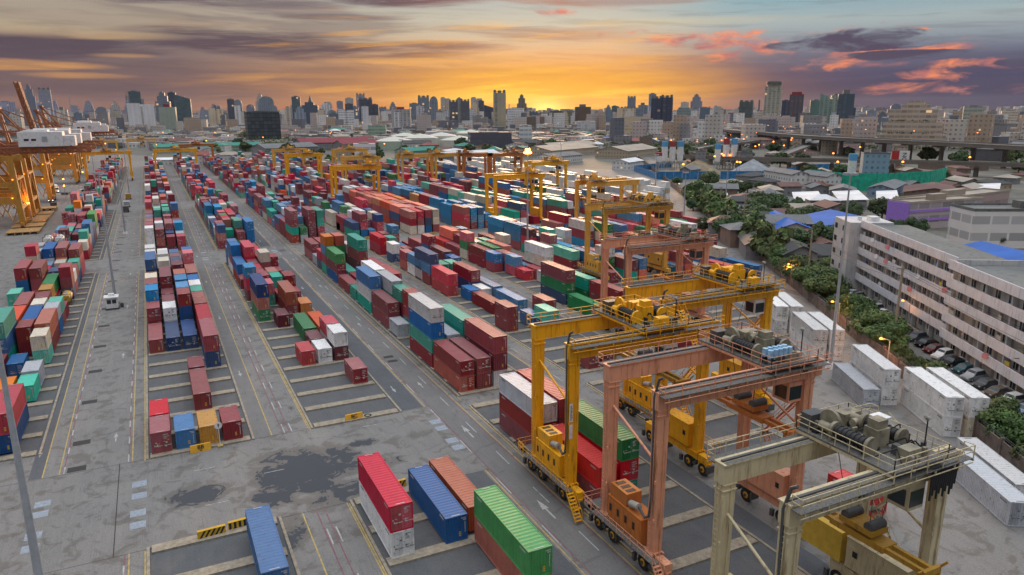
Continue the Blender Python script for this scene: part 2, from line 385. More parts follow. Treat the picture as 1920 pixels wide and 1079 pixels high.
# long lanes: asphalt strips, lines
def strip(x0, x1, y0, y1, mi=0, z=0.006): lanes.quad(x0, y0, x1, y1, z, mi)
segy = [(-60, 76.4), (99, 229.5), (252, 382.5), (404, 534.5), (556, 686)]
for (a, b) in segy:
    strip(-17.0, -16.3, a, b, 0) if False else None
    strip(-17.05, -16.35, a, b, 0)
    lanes.quad(-19.6 + 1.9, a, -16.3, b, 0.0065, 0)
    for x0, w in ((30.0, 3.3),):
        strip(x0, x0 + w, a, b, 0)
    for i, X in enumerate((52.8, 74.0, 95.2, 116.4, 137.6, 158.8, 180, 201)):
        if bay_ok(X - 6, (a + b) / 2): strip(X, X + 3.2, a, b, 0)
strip(34.3, 38.4, -60, 700, 1)
strip(8.75, 11.0, 99, 700, 1, 0.0055)
def line(x, y0, y1, w, mi, dash=None):
    if dash:
        y = y0
        while y < y1: paint.quad(x - w / 2, y, x + w / 2, min(y + dash[0], y1), 0.013, mi); y += dash[0] + dash[1]
    else: paint.quad(x - w / 2, y0, x + w / 2, y1, 0.012, mi)
for (a, b) in segy:
    for x_ in (-16.2, -14.4, -6.25, 11.1, 33.6): line(x_, a, b, 0.14, 1)
    line(-13.95, a, b, 0.14, 2); line(-13.9, a, b, 0.16, 0, (2.0, 4.2)); line(-6.65, a, b, 0.13, 2); line(-6.7, a, b, 0.16, 0, (2.4, 3.6))
    line(12.6, a, b, 0.14, 2); line(13.5, a, b, 0.13, 2)
    for x_ in (12.85, 13.85): line(x_, a, b, 0.16, 0, (3.2, 6.0))
    line(16.1, a, b, 0.13, 1)
    for x0 in (56.3, 77.5, 98.7):
        if bay_ok(x0 - 10, a): line(x0, a, b, 0.14, 1); line(x0 + 1.5, a, b, 0.14, 0, (3.2, 5)); line(x0 + 0.8, a, b, 0.12, 2)
line(34.2, -60, 700, 0.14, 2); line(34.0, -60, 700, 0.15, 0, (4.2, 7.6)); line(37.0, -60, 700, 0.14, 0, (4.0, 6.5)); line(38.5, -60, 700, 0.14, 1); line(38.2, -60, 700, 0.13, 2); line(39.5, 99, 700, 0.10, 1)
def arrow(x, y, s=1, w=0.3, L=3.0):
    paint.quad(x - w / 4, y - s * L / 2 if s > 0 else y, x + w / 4, y if s > 0 else y + L / 2, 0.014, 0)
    paint.add([(x - w, y, 0.014), (x + w, y, 0.014), (x, y + s * L / 2, 0.014)], [(0, 1, 2) if s > 0 else (1, 0, 2)], 0)
for y_ in range(108, 700, 39):
    arrow(-8.4, y_, 1); arrow(-17.2, y_ - 1, -1, .25); arrow(9.9, y_ + 19, -1); arrow(31.4, y_, -1); arrow(36.0, y_, 1)
for y_ in (20, 40, 65, 88): arrow(36.0, y_, 1, .42, 4.5)
arrow(-9, 50, 1); arrow(31.4, 60, -1)
y_ = 92.0
for (px_, py_) in ((-5.4, 92), (-5.4, 88.9), (-5.5, 84.7), (-5.5, 82), (-15.4, 91.8), (-15.4, 89.3), (-15.5, 84.6), (-15.5, 82), (33.1, 93.0), (33.1, 90.6), (33, 86.2), (33, 83.9), (12, 240), (12, 237), (33, 243), (33, 240), (12.2, 250), (56, 243), (56, 240)):
    paint.quad(px_ - 0.8, py_ - 0.75, px_ + 0.8, py_ + 0.75, 0.011, 3)
for (cx_, cy_, a_) in ((2.0, 92.6, 0), (2.6, 83, 0), (24, 96, 0), (9.8, 88, 0)):
    paint.quad(cx_ - 1.2, cy_ - .06, cx_ + 1.2, cy_ + .06, 0.013, 0)
setting(lanes, 'lane_asphalt', [M['asph'], M['asph2']]); setting(paint, 'road_markings', [M['pw'], M['py'], M['pr'], M['pb']])
dg = MB()
for i, y_ in enumerate([99.8, 108.2, 124.2, 139.6, 155, 170.4, 186, 201.5, 217, 232.5, 248, 263.5, 279, 294, 309, 325, 340, 356, 372]):
    dg.quad(-13.6, y_ - 0.75, -11.5, y_ + 0.75, 0.012)
for (x_, y_) in ((35.4, 124), (35.4, 121.4), (35.4, 243), (35.4, 241)): dg.quad(x_ - .9, y_ - .6, x_ + .9, y_ + .6, 0.012)
setting(dg, 'drain_covers', M['hole'])
dj = MB(); dj.quad(-7.75, 76.4, -7.65, 99, 0.006); dj.quad(-60, 98.75, 34.3, 98.83, 0.006); dj.quad(-60, 76.4, 34.3, 76.47, 0.006); setting(dj, 'pavement_joints', M['hole'])
# ------------------------------------------------------------------ shipping containers
CC = dict(M=(0.29, 0.038, 0.046), D=(0.17, 0.022, 0.034), R=(0.58, 0.035, 0.055), P=(0.50, 0.038, 0.055), K=(0.42, 0.095, 0.06), S=(0.74, 0.17, 0.09), O=(0.74, 0.22, 0.03),
          Y=(0.52, 0.25, 0.06), B=(0.008, 0.13, 0.36), N=(0.022, 0.065, 0.19), C=(0.015, 0.22, 0.46), H=(0.09, 0.22, 0.38), T=(0.03, 0.36, 0.27), t=(0.08, 0.52, 0.38),
          G=(0.02, 0.22, 0.07), L=(0.07, 0.28, 0.09), W=(0.74, 0.74, 0.73), w=(0.46, 0.49, 0.53), E=(0.62, 0.56, 0.44))
CN = dict(M='maroon', D='dark wine', R='red', P='crimson', K='rust brown', S='salmon red', O='orange', Y='ochre', B='blue', N='navy', C='sea blue', H='grey blue', T='teal', t='mint green',
          G='dark green', L='light green', W='white', w='pale grey', E='cream')
CN['J'] = 'white tank'
def box_mat(name, col, dst=.055):
    m = bpy.data.materials.new(name); m.use_nodes = True; n = NT(m.node_tree)
    b = n.new('ShaderNodeBsdfPrincipled'); o = n.new('ShaderNodeOutputMaterial'); n.lk(b.outputs[0], o.inputs[0])
    c = n.coord('Object'); X, Y, Z = n.xyz(c)
    oi = n.new('ShaderNodeObjectInfo'); rv = V(n.t, oi.outputs['Random'])
    cc = n.vec(X + rv * 37.0, Y + rv * 91.0, Z)
    geo = n.new('ShaderNodeNewGeometry'); nx, ny, nz = n.xyz(geo.outputs['Normal'])
    big = n.noise(cc, 0.7, 4); k = n.mix(big.lr(0.3, 0.7), tuple(q * 0.86 for q in col), tuple(min(1, q * 1.14) for q in col))
    # paint on roofs is chalked and dusty by weather
    dustc = tuple(min(0.8, q * (1.05 - dst * 3.4) + dst) for q in col)
    k = n.mix(nz.gt(0.6) * (big.lr(0.3, 0.7, 0.45, 0.95)), k, dustc)
    stn = n.noise(n.vec(X * 2.2 + rv * 50.0, Y * 2.2, Z * 0.25), 1.0, 6, 0.7)
    k = n.mix(stn.sm(0.52, 0.70) * 0.6, k, tuple(q * 0.45 + 0.02 for q in col))
    rs = n.noise(cc, 2.6, 6, 0.75); edge = (Z.ab() * 1.0)
    k = n.mix((rs.sm(0.57, 0.66) * 0.7), k, (0.12, 0.06, 0.04))
    sc = n.noise(n.vec(X * .8 + rv * 20.0, Y * .8, Z * 4.0), 1.2, 5, .7); k = n.mix(sc.sm(.60, .70) * .16, k, tuple(min(.7, q * .7 + .14) for q in col))
    hs = n.new('ShaderNodeHueSaturation'); n.lk(k, hs.inputs['Color']); n.lk(rv * 0.42 + 0.74, hs.inputs['Value']); n.lk((rv * 7.13).mod(1.0) * 0.3 + 0.84, hs.inputs['Saturation']); n.lk((rv * 3.7).mod(1.0) * 0.016 + 0.492, hs.inputs['Hue'])
    n.lk(hs.outputs[0], b.inputs['Base Color']); b.inputs['Roughness'].default_value = 0.52
    return m
CM = {k: box_mat('container_paint_' + CN[k].replace(' ', '_'), c, .06 if k in 'MDKw' else .022) for k, c in CC.items()}
CWD, CHT = 2.44, 2.59
M['mark'] = mat('white_marking', (0.55, 0.55, 0.53), 0.6)
M['tag'] = mat('yellow_sticker', (0.65, 0.42, 0.05), 0.6)
def corr(mb, a, b, z0, z1, nrm, pitch=0.30, dep=0.045):
    """trapezoid corrugated panel from a to b (2-D points), nrm outward"""
    a = Vector(a); b = Vector(b); L = (b - a).length; d = (b - a) / L; nn = Vector(nrm); k = max(2, round(L / pitch)); p = L / k
    pts = []
    for i in range(k):
        for q, h in ((0, 0), (0.22, 0), (0.36, -dep), (0.64, -dep), (0.78, 0)):
            if q == 0 and i: continue
            pts.append(a + d * ((i + q) * p) + nn * h)
        pts.append(a + d * ((i + 1) * p))
    v = []
    for q in pts: v += [(q.x, q.y, z0), (q.x, q.y, z1)]
    fl = d.x * nn.y - d.y * nn.x > 0
    mb.add(v, [((2 * i, 2 * i + 1, 2 * i + 3, 2 * i + 2) if fl else (2 * i + 2, 2 * i + 3, 2 * i + 1, 2 * i)) for i in range(len(pts) - 1)])
def container_body(L, H, doors, marks=0):
    """origin at near-left-bottom corner's base centre: x centred, y from 0 to L"""
    m = MB(); w = CWD / 2; t = 0.13
    corr(m, (-w + .03, L - t), (-w + .03, t), t, H - t, (-1, 0)); corr(m, (w - .03, t), (w - .03, L - t), t, H - t, (1, 0))
    corr(m, (w - t, L - .04), (-w + t, L - .04), t, H - t, (0, 1))
    if not doors: corr(m, (-w + t, .04), (w - t, .04), t, H - t, (0, -1))
    else: m.box(-w + t, .10, t, w - t, .14, H - t)
    # roof sheet, shallow ribs
    k = int(L / 0.55); v = []; ys = []
    for i in range(k):
        p = (L - 2 * t) / k; y0 = t + i * p
        ys += [(y0, 0), (y0 + p * .25, 0), (y0 + p * .4, -.028), (y0 + p * .75, -.028)]
    ys.append((L - t, 0))
    for y_, h in ys: v += [(-w + .06, y_, H - .02 + h), (w - .06, y_, H - .02 + h)]
    m.add(v, [(2 * i, 2 * i + 1, 2 * i + 3, 2 * i + 2) for i in range(len(ys) - 1)])
    for sx in (-1, 1):
        x0, x1 = (-w, -w + t) if sx < 0 else (w - t, w)
        for y0 in (0, L - t): m.box(x0, y0, 0, x1, y0 + t, H)
        m.box(x0 if sx < 0 else w - .08, t, H - .11, -w + .08 if sx < 0 else x1, L - t, H - .002)
        m.box(x0 if sx < 0 else w - .08, t, .004, -w + .08 if sx < 0 else x1, L - t, .15)
    for y0, y1 in ((0, t), (L - t, L)):
        m.box(-w + t, y0 + .003, H - .14, w - t, y1 - .003, H - .004); m.box(-w + t, y0 + .003, .003, w - t, y1 - .003, .15)
    m.box(-w + t, t, .05, w - t, L - t, .16)
    if marks:   # white code lines high on the end and side, corner labels on the roof
        rr_ = random.Random(marks)
        def word(x, y, z, ax, n_, s=.11):
            for i in range(n_):
                ww = s * rr_.choice((.55, .7, .8))
                if ax == 'x': m.box(x + i * s, y - .006, z, x + i * s + ww, y, z + s * 1.3, 1)
                elif ax == 'z': m.box(x, y - .006, z - i * s * 1.3, x + s * .8, y, z - i * s * 1.3 + s, 1)
                else: m.box(x - .006, y + i * s, z, x, y + i * s + ww, z + s * 1.4, 1)
        if not doors:
            word(.55, .04, H - .45, 'x', 5); word(.75, .04, H - .65, 'x', 3); word(.9, .04, H - .9, 'z', 9)
        word(-w + .02, .6, H - .5, 'y', 9, .13); word(-w + .02, L - 1.9, H - .5, 'y', 9, .13)
        m.box(-.45, .2, H - .002, .45, .3, H + .006, 1); m.box(-.45, L - .3, H - .002, .45, L - .2, H + .006, 1)
        for q in range(3): m.box(.25, .034 if not doors else .09, .5 + .2 * q, .5, .04 if not doors else .1, .62 + .2 * q, 2)
    return m
def door_leaf(side, H, s):
    rr_ = random.Random(s); m = MB(); w = CWD / 2 - .14; x0, x1 = (-w, -.012) if side < 0 else (.012, w)
    m.box(x0, .045, .16, x1, .095, H - .15)
    for q in range(1, 5):   # pressed horizontal swages
        z = .16 + (H - .31) * q / 5; m.box(x0 + .06, .038, z - .05, x1 - .06, .045, z + .05)
    m.box(x0, .03, .16, x0 + .06, .045, H - .15); m.box(x1 - .06, .03, .16, x1, .045, H - .15)
    for fx in (.27, .72):   # locking bars with cams and handles
        x = x0 + (x1 - x0) * fx
        m.tube((x, .008, .12), (x, .008, H - .1), .022, n=6, mi=0)
        for z in (.2, .8, H - .8, H - .22): m.box(x - .06, -.01, z - .035, x + .06, .03, z + .035, 0)
        m.box(x - .02, -.035, .95, x + .38 * (x1 - x0), -.012, 1.02, 1)
    for q in range(rr_.randint(4, 7)):   # small placards and code lines
        x = rr_.uniform(x0 + .1, x1 - .3); z = rr_.uniform(.5, H - .5); ww = rr_.uniform(.12, .32)
        m.box(x, .024, z, x + ww, .032, z + rr_.choice((.06, .1, .2)), rr_.choice((1, 1, 1, 2)))
    if side > 0:
        for q in range(6): m.box(x0 + .25 + q * .11, .022, H - .5, x0 + .33 + q * .11, .03, H - .38, 1)
        for q in range(4): m.box(x0 + .25, .022, H - .62 - q * .12, x0 + .25 + rr_.uniform(.3, .6), .03, H - .68 - q * .12 + .02, 1)
    return m
BODY = {}; LEAF = {}
for L_ in (20, 40):
    LL = 6.06 if L_ == 20 else 12.19
    for hh in (0, 1):
        for d_ in (0, 1):
            for mk in (1, 2): BODY[(L_, hh, d_, mk)] = container_body(LL, 2.59 if not hh else 2.9, d_, mk + 5 * d_).mesh('container_body', [CM['M'], M['mark'], M['tag']])
for s_ in range(2):
    for hh in (0, 1):
        for sd in (-1, 1): LEAF[(s_, hh, sd)] = door_leaf(sd, 2.59 if not hh else 2.9, s_ * 7 + sd + 3).mesh('container_door', [CM['M'], M['mark'], M['tag']])
def set_mat(o, m):
    o.material_slots[0].link = 'OBJECT'; o.material_slots[0].material = m
M['mkd'] = mat('grey_hardware', (0.16, 0.17, 0.18), .6)
def put_container(x, y, z, L_, c, hh, doors, label, group, rz=0.0, mk=1, with_doors=True, grp_mat=None):
    """x,y = near-left corner"""
    o = link(BODY[(L_, hh, 1 if doors else 0, mk)], 'shipping_container', None, (x + CWD / 2 * cos(rz), y + CWD / 2 * sin(rz), z), rz)
    tag(o, label, 'container', group); set_mat(o, grp_mat or CM[c])
    pale = c in 'WwE'
    if pale: o.material_slots[1].link = 'OBJECT'; o.material_slots[1].material = M['mkd']
    if doors and with_doors:
        for sd in (-1, 1):
            d = link(LEAF[(mk - 1, hh, sd)], 'door', o); set_mat(d, grp_mat or CM[c])
            if pale: d.material_slots[1].link = 'OBJECT'; d.material_slots[1].material = M['mkd']
    return o
# ---- what stands where: block -> {(segment, slot, file): (feet, 'bottom..top')}; read off bay by bay
ST = {k: {} for k in BX}
def put(b, seg, txt):
    for e in txt.split():
        a, c = e.split('='); s, f = a.split('.'); L_ = 20
        if c[0] == '4': L_ = 40; c = c[1:]
        ST[b][(seg, int(s), int(f))] = (L_, c)
put('BB', 1, '0.0=M 1.0=P 0.1=B 0.2=Y 0.3=M 2.2=4M 4.2=M 5.3=4NM 7.0=4M 7.1=4N 7.2=4N 7.3=4MP 9.0=MM 9.1=WW 9.2=NNM 9.3=MK 10.0=DDC 10.1=MM 10.2=MNC 10.3=MK 11.0=MDM 11.1=MM 11.2=MMC 11.3=Mt 12.0=MME 12.1=4KNM '
    '12.2=MMK 12.3=MW 13.0=MN 13.2=MM 13.3=MB 14.0=DM 14.1=NM 14.2=MMD 14.3=4NK 15.0=4MNB 15.1=MME 15.2=DM 16.1=NMW 16.2=MR 16.3=MRR 17.0=MWW 17.1=MWW 17.2=MN 17.3=WMB 18.0=MEW 18.1=KM 18.2=MM 18.3=MR 19.0=NW 19.1=MM 19.2=MB 19.3=M')
put('BC', 1, '2.3=M 4.1=R 4.2=W 4.3=DW 5.2=D 5.3=WR 6.2=4G 6.3=4S 8.1=D 9.0=4GKN 9.2=4MK 9.3=O 11.1=TR 11.2=M 11.3=M 12.0=DRC 12.1=MM 12.2=MT 12.3=DM 13.1=MM 13.2=RK 13.3=N 14.0=M 14.1=MR 14.2=M 15.0=4KB 15.1=4MM 15.2=MME 15.3=M '
    '16.1=4MRR 16.2=NM 16.3=MM 17.0=WMB 17.2=MD 17.3=M 18.0=WBB 18.2=MR 18.3=N 19.0=NB 19.1=MR 19.2=KM')
put('BD', 1, '0.0=4KM 0.1=4MM 0.2=4WDM 2.0=4MTBW 2.1=4Mw 2.2=4MTT 4.1=4TMM 4.2=4MM 5.0=w 6.0=4MM 6.1=MMT 6.2=4MM 7.1=4MTw 8.0=4TWB 8.3=4M 9.1=4MMW 9.2=4MK 10.0=T 10.3=4WM 11.0=4M 11.1=4M 11.2=4MM 12.3=4MM 13.0=4BML 13.1=4t 13.2=4DDMT '
    '15.0=TMHO 15.1=TMGK 15.2=MMw 15.3=MM 16.0=NR 16.1=WM 16.2=KE 17.0=w 17.1=MN 17.3=4MD 18.0=4MM 18.1=4RM 18.2=4MT 19.3=M')
put('BE', 1, '0.1=M 0.2=D 3.2=Nt 4.0=MM 4.2=H 4.3=NM 6.1=4M 6.3=4C 8.1=B 8.2=W 8.3=4H 9.0=4RR 9.2=4NM 11.0=4MCN 11.1=MT 11.2=Mt 13.1=MS 14.1=D 14.2=D 15.1=M 15.2=D 16.0=NW 16.3=4MM 17.1=M 17.2=M 18.0=4MR 18.1=Mt 18.2=B 18.3=M 19.1=MM')
put('BF', 1, '0.1=4M 2.2=4DM 4.0=4G 4.2=4MM 6.0=4NGM 6.2=4GT 6.3=4M 8.2=4W 10.1=R 10.2=R 11.1=RC 11.2=C 12.1=BK 12.3=4M 13.0=4MM 13.1=4TG 13.2=4MS 15.3=4RM 16.0=4M 16.1=4MM 16.2=4G 17.3=4N 18.0=4R 18.1=4MS 18.2=M')
put('BG', 1, '8.0=4M 8.2=4TM 10.1=4NB 10.2=4MM 11.0=4Mt 12.1=4CC 12.2=C 12.3=4R 14.0=Y 14.2=4EW 15.1=CC 15.3=4KM 16.0=4MCC 16.2=4RS 16.3=4NC 18.0=4KCC 18.1=4MRK 18.2=4RR 18.3=4CC')
put('BA', 1, '0.3=4NP 0.2=4MM 3.3=t 3.2=O 3.1=M 4.3=w 4.1=MK 5.2=B 5.1=M 6.3=tE 6.1=4TBT 7.2=MM 7.3=4MK 8.2=4MB 8.1=4MS 9.3=Bw 10.2=ME 10.3=Kt 10.1=4WM 11.2=MM 11.3=M 12.1=M 12.2=MY 12.0=Mt 13.3=J 13.1=M 13.2=4RG 14.0=4MBM 14.1=4RMM 14.3=NMM 15.3=MW 15.2=MN 16.2=M 16.1=MR 16.0=KM')
put('BA', 2, '0.0=JKJ 0.1=RRJ 0.2=OB 0.3=ME 1.0=K 1.1=MM 1.2=T 3.3=4BBB 3.2=MM 3.0=MR 3.1=MD 4.1=4RT 5.0=4BC 5.1=4BC 5.2=4MM 5.3=4MN 7.0=4M 7.2=4DMM 7.3=4WLL')
put('BB', 2, '0.0=EWW 0.1=MKM 0.2=DM 0.3=MR 1.0=KWM 1.1=NB 1.2=NN 1.3=Mw 2.0=MKM 2.1=WEW 2.2=4RRM 2.3=BBC 3.0=M 3.3=MK 4.0=4KM 4.1=RR 4.2=MR 4.3=KM')
put('BC', 2, '0.0=MKN 0.2=GM 0.3=4BBB 1.0=MKM 1.1=MT 2.0=tW 2.1=MKK 2.2=MTT 3.1=MKR 3.2=MM 3.3=4MR 4.0=BN 4.2=MMM 4.3=MN 5.0=MN 5.1=MRR 5.2=4MRR 6.0=TW 6.1=MR 6.3=MB')
put('BD', 2, '0.0=4KTMM 0.2=4DDMM 0.3=4MRTT 2.0=4MM 2.1=4MMM 2.3=4MMM 4.0=4MN 4.2=4MK 4.3=4MMB 4.1=M')
put('BE', 2, '0.0=4TN 0.1=4BRM 0.2=C 2.0=4MM 2.1=MMW 2.2=4MMW 3.0=M')
for s_ in range(0, 16, 2):
    put('BF', 2, '%d.0=4%s %d.1=4%s %d.2=4%s %d.3=4%s' % (s_, ('EMK', 'MNS', 'KKS', 'CRO', 'MMS', 'GSK', 'MKS', 'MMW')[s_ // 2], s_, ('WMR', 'MRS', 'MMK', 'MES', 'KKS', 'MRS', 'MGR', 'KMW')[s_ // 2], s_, ('BNM', 'MMK', 'MSK', 'ROS', 'MMS', 'KKK', 'MMR', 'MMM')[s_ // 2], s_, ('MEE', 'BMS', 'MKS', 'MMO', 'CMS', 'MKK', 'RRR', 'MMW')[s_ // 2]))
    if s_ < 14: put('BG', 2, '%d.0=4%s %d.1=4%s %d.2=4%s %d.3=4%s' % (s_, ('KRK', 'CCC', 'RCC', 'MMM', 'YYY', 'BMC', 'CCC')[s_ // 2], s_, ('MCC', 'CCC', 'CCC', 'MMM', 'MMC', 'CCC', 'CCB')[s_ // 2], s_, ('CCB', 'MC', 'CC', 'MM', 'BM', 'CC', 'CMC')[s_ // 2], s_, ('MC', 'CCH', 'ME', 'CL', 'CM', 'RH', 'CBC')[s_ // 2]))
pal_far = 'MMMMMMMMKKDDRRRPSNNBBBCCTTtGwWWEEHHO'
rf = random.Random(11)
known = {('BB', 1): 20, ('BC', 1): 20, ('BD', 1): 20, ('BE', 1): 12, ('BF', 1): 10, ('BA', 1): 16, ('BG', 1): 8}
def fill(b, seg, ns, dens, hi, pal, s0=0, bias40=.35):
    for f in range(4):
        s = s0
        while s < ns:
            if any((seg, s, f) in ST[b] for _ in (0,)) : s += 2 if ST[b][(seg, s, f)][0] == 40 else 1; continue
            if rf.random() < dens:
                L_ = 40 if (rf.random() < bias40 and s + 1 < ns and (seg, s + 1, f) not in ST[b]) else 20
                h = rf.choices((1, 2, 3, 4), hi)[0]
                ST[b][(seg, s, f)] = (L_, ''.join(rf.choice(pal) for _ in range(h))); s += 2 if L_ == 40 else 1
            else: s += 1
for b in BX:
    for seg in (1, 2, 3, 4):
        if seg == 4 and BX[b] > 110: continue
        reef = b in ('BK', 'BL', 'BM')
        west = 'WWWEEWwWWE' if reef else pal_far
        n_known = known.get((b, seg), 0)
        if b in ('BF', 'BG') and seg == 2: hi = (0, 2, 7, 2)
        elif b in ('BE', 'BF', 'BG', 'BH', 'BI', 'BJ'): hi = (1, 4, 6, 1) if seg > 1 else (2, 5, 3, 0)
        else: hi = (2, 5, 5, 1)
        dens = .93 if seg > 1 else (.8 if n_known < 20 else 0)
        if b in ('BH', 'BI', 'BJ') and seg == 1: dens = .62; west = 'MMRRKNCBWWGEMS'
        fill(b, seg, 20, dens, hi, west, n_known, .25 if b in ('BA', 'BB', 'BC', 'BD', 'BE') else .75)
RA = {'BA': 'leftmost row', 'BB': 'BB board row', 'BC': 'BC board row', 'BD': 'fourth row', 'BE': 'fifth row', 'BF': 'sixth row', 'BG': 'seventh row'}
ORD = ['first', 'second', 'third', 'fourth', 'fifth', 'sixth', 'seventh', 'eighth', 'ninth', 'tenth', 'eleventh', 'twelfth', 'thirteenth', 'fourteenth', 'fifteenth', 'sixteenth', 'seventeenth', 'eighteenth', 'nineteenth', 'twentieth']
FN_ = ['left', 'inner left', 'inner right', 'right']
ALL = []
def lvl(i, n_): return 'alone on ground' if n_ == 1 else ('topmost of %d' % n_ if i == n_ - 1 else ('bottom of %d' % n_ if i == 0 else ('middle of three' if n_ == 3 else ('second up of four' if i == 1 else 'third up of four'))))
for b, d in ST.items():
    for (seg, s, f), (L_, cs) in d.items():
        y0 = {1: SEG1, 2: SEG2, 3: SEG3, 4: 556.0}[seg]
        if seg == 1 and b in ('BD', 'BE', 'BF', 'BG', 'BH'): y0 = 101.3
        if seg == 1 and b == 'BA': y0 = 108.5
        x = BX[b] + FW * f - (1.5 if b == 'BA' else 0); y = y0 + PIT * s
        if not bay_ok(BX[b], y) or s + (L_ // 20) > 20: continue
        z = 0.22
        for i, c in enumerate(cs):
            hh = rf.random() < (.4 if L_ == 40 else .12)
            top = i == len(cs) - 1
            def hgt(ff, ss): e = d.get((seg, ss, ff)) or (d.get((seg, ss - 1, ff)) if d.get((seg, ss - 1, ff), (0,))[0] == 40 else None); return len(e[1]) if e else 0
            side = (hgt(f - 1, s) <= i or f == 0) if b not in ('BA',) else (f == 3 or hgt(f + 1, s) <= i)
            near = s == 0 or hgt(f, s - 1) <= i
            vis = 1.0 if top else (0.8 if side else (0.5 if near else 0.0))
            ang = atan2(x, y) - radians(26.1)
            if abs(ang) > radians(38): vis = 0
            dist = hypot(x, y)
            lab = '%s %s container, %s, %s bay, %s file, %s%s' % (CN[c], 'long' if L_ == 40 else 'short', lvl(i, len(cs)), ORD[s], FN_[f], RA.get(b, 'far right row'), '' if seg == 1 else ' beyond second crossing')
            ALL.append([vis * (1 if L_ == 20 else 1.5) / dist ** 2, x, y, z, L_, c, 1 if hh else 0, lab, seg, b, s, f, i])
            z += 2.9 if hh else CHT
# the near blocks south of the puddled crossing, and odd ones
def near(x, y, cs, L_, labs, hh=1, doors=0):
    z = 0.22
    for i, c in enumerate(cs):
        ALL.append([9, x, y, z, L_, c, hh, labs[i], 0, 'N', doors, 0, i]); z += 2.9 if hh else CHT
near(17.4, 63.2, 'WP', 40, ['white long container under crimson one in the foreground by the puddle', 'crimson long container on top of a white one in the foreground'], 1, 1)
near(23.25, 63.2, 'B', 40, ['deep blue long container alone between crimson stack and rust brown one'])
near(26.2, 64.2, 'K', 40, ['rust brown long container behind the light green one, beside deep blue one'])
near(26.2, 50.4, 'KL', 40, ['rust brown long container underneath the light green one in the foreground', 'light green long container topping a rust brown one, nearest the camera'])
near(5.0, 62.2, 'B', 40, ['blue long container alone below the striped barrier at bottom left'], 1)
near(40.6, 74.9, 'MMw', 40, ['maroon long container at ground under pale grey one beside yellow crane', 'maroon long container in the middle under pale grey one beside yellow crane', 'pale grey long container topping two maroons beside the yellow crane leg'], 0)
near(43.6, 75.4, 'MMP', 40, ['maroon long container at ground hidden behind the pale grey stack', 'maroon long container in the middle behind the pale grey stack', 'crimson long container topping the stack right of the pale grey one'], 0)
near(40.9, 61.8, 'MR', 40, ['dark maroon long container under red one between the yellow crane legs', 'red long container between the legs of the front yellow crane'], 0)
near(43.9, 61.9, 'TRG', 40, ['teal long container at the bottom under red one inside the cranes', 'red long container between green and teal ones inside the cranes', 'dark green long container topping red one seen between crane legs'], 0, 1)
near(66.8, 47.0, 'R', 20, ['red short container on ground between salmon and cream cranes'], 0)
ALL.sort(key=lambda r: -r[0])
IND = 292 - 13
TANKS = []
far = MB(); fcols = list(CC); nind = 0
M['tankw'] = mat('tank_white', (0.72, 0.71, 0.68), 0.4, dirt=0.2); M['tanky'] = mat('tank_yellow', (0.6, 0.36, 0.06), 0.45, dirt=0.3)
def tank_container(x, y, z, label, yellow=False, rz=0.0):
    r = thing('tank_container', label, 'tank container', (x + CWD / 2, y, z), rz, 'tank containers in the stacks')
    f = MB(); w = CWD / 2; L_ = 6.06
    for sx in (-1, 1):
        for y0 in (0, L_ - .12):
            f.box(sx * w - .06 * (1 + sx), y0, 0, sx * w + .06 * (1 - sx), y0 + .12, CHT)
        for z0 in (.002, CHT - .122): f.box(sx * w - .05 * (1 + sx) , .12, z0, sx * w + .05 * (1 - sx), L_ - .12, z0 + .12)
    for y0 in (0.002, L_ - .12): f.box(-w + .12, y0, .004, w - .12, y0 + .11, .12); f.box(-w + .12, y0, CHT - .12, w - .12, y0 + .11, CHT - .004)
    f.bar((-w + .1, .06, .1), (w - .1, .06, CHT - .1), .07)
    part(f, 'frame', M['dark_steel'], r)
    t = MB(); c = CHT / 2; ys = [(.12, .2), (.2, .85), (.4, 1.05), (.6, 1.12), (L_ - .6, 1.12), (L_ - .4, 1.05), (L_ - .2, .85), (L_ - .12, .2)]
    for (a, ra), (b_, rb) in zip(ys[:-1], ys[1:]): t.tube((0, a, c), (0, b_, c), ra, rb, 18, cap=False)
    t.tube((0, .10, c), (0, .13, c), .25, .25, 14)
    part(t, 'tank', M['tanky'] if yellow else M['tankw'], r)
    h = MB(); h.tube((0, L_ / 2, c + 1.1), (0, L_ / 2, CHT + .03), .28, .28, 12); h.box(-.3, .6, c + 1.12, .3, 2.6, c + 1.17); part(h, 'manhole', M['steel'], r)
    return r
rl = random.Random(3); seen = set()
for rec in ALL:
    pr, x, y, z, L_, c, hh, lab, seg, b, s, f, i = rec
    if c == 'J':
        TANKS.append((x, y, z, lab)); continue
    if nind < IND and pr > 0:
        nind += 1
        doors = (s == 1) if b == 'N' else (rl.random() < .45)
        seen.add(lab)
        put_container(x, y, z, L_, c, hh, doors, lab, 'shipping containers in the yard', 0.0, rl.choice((1, 2)))
    else:
        LL = 6.06 if L_ == 20 else 12.19; H_ = 2.9 if hh else CHT
        far.box(x, y, z + .01, x + CWD, y + LL, z + H_, fcols.index(c))
FM = []
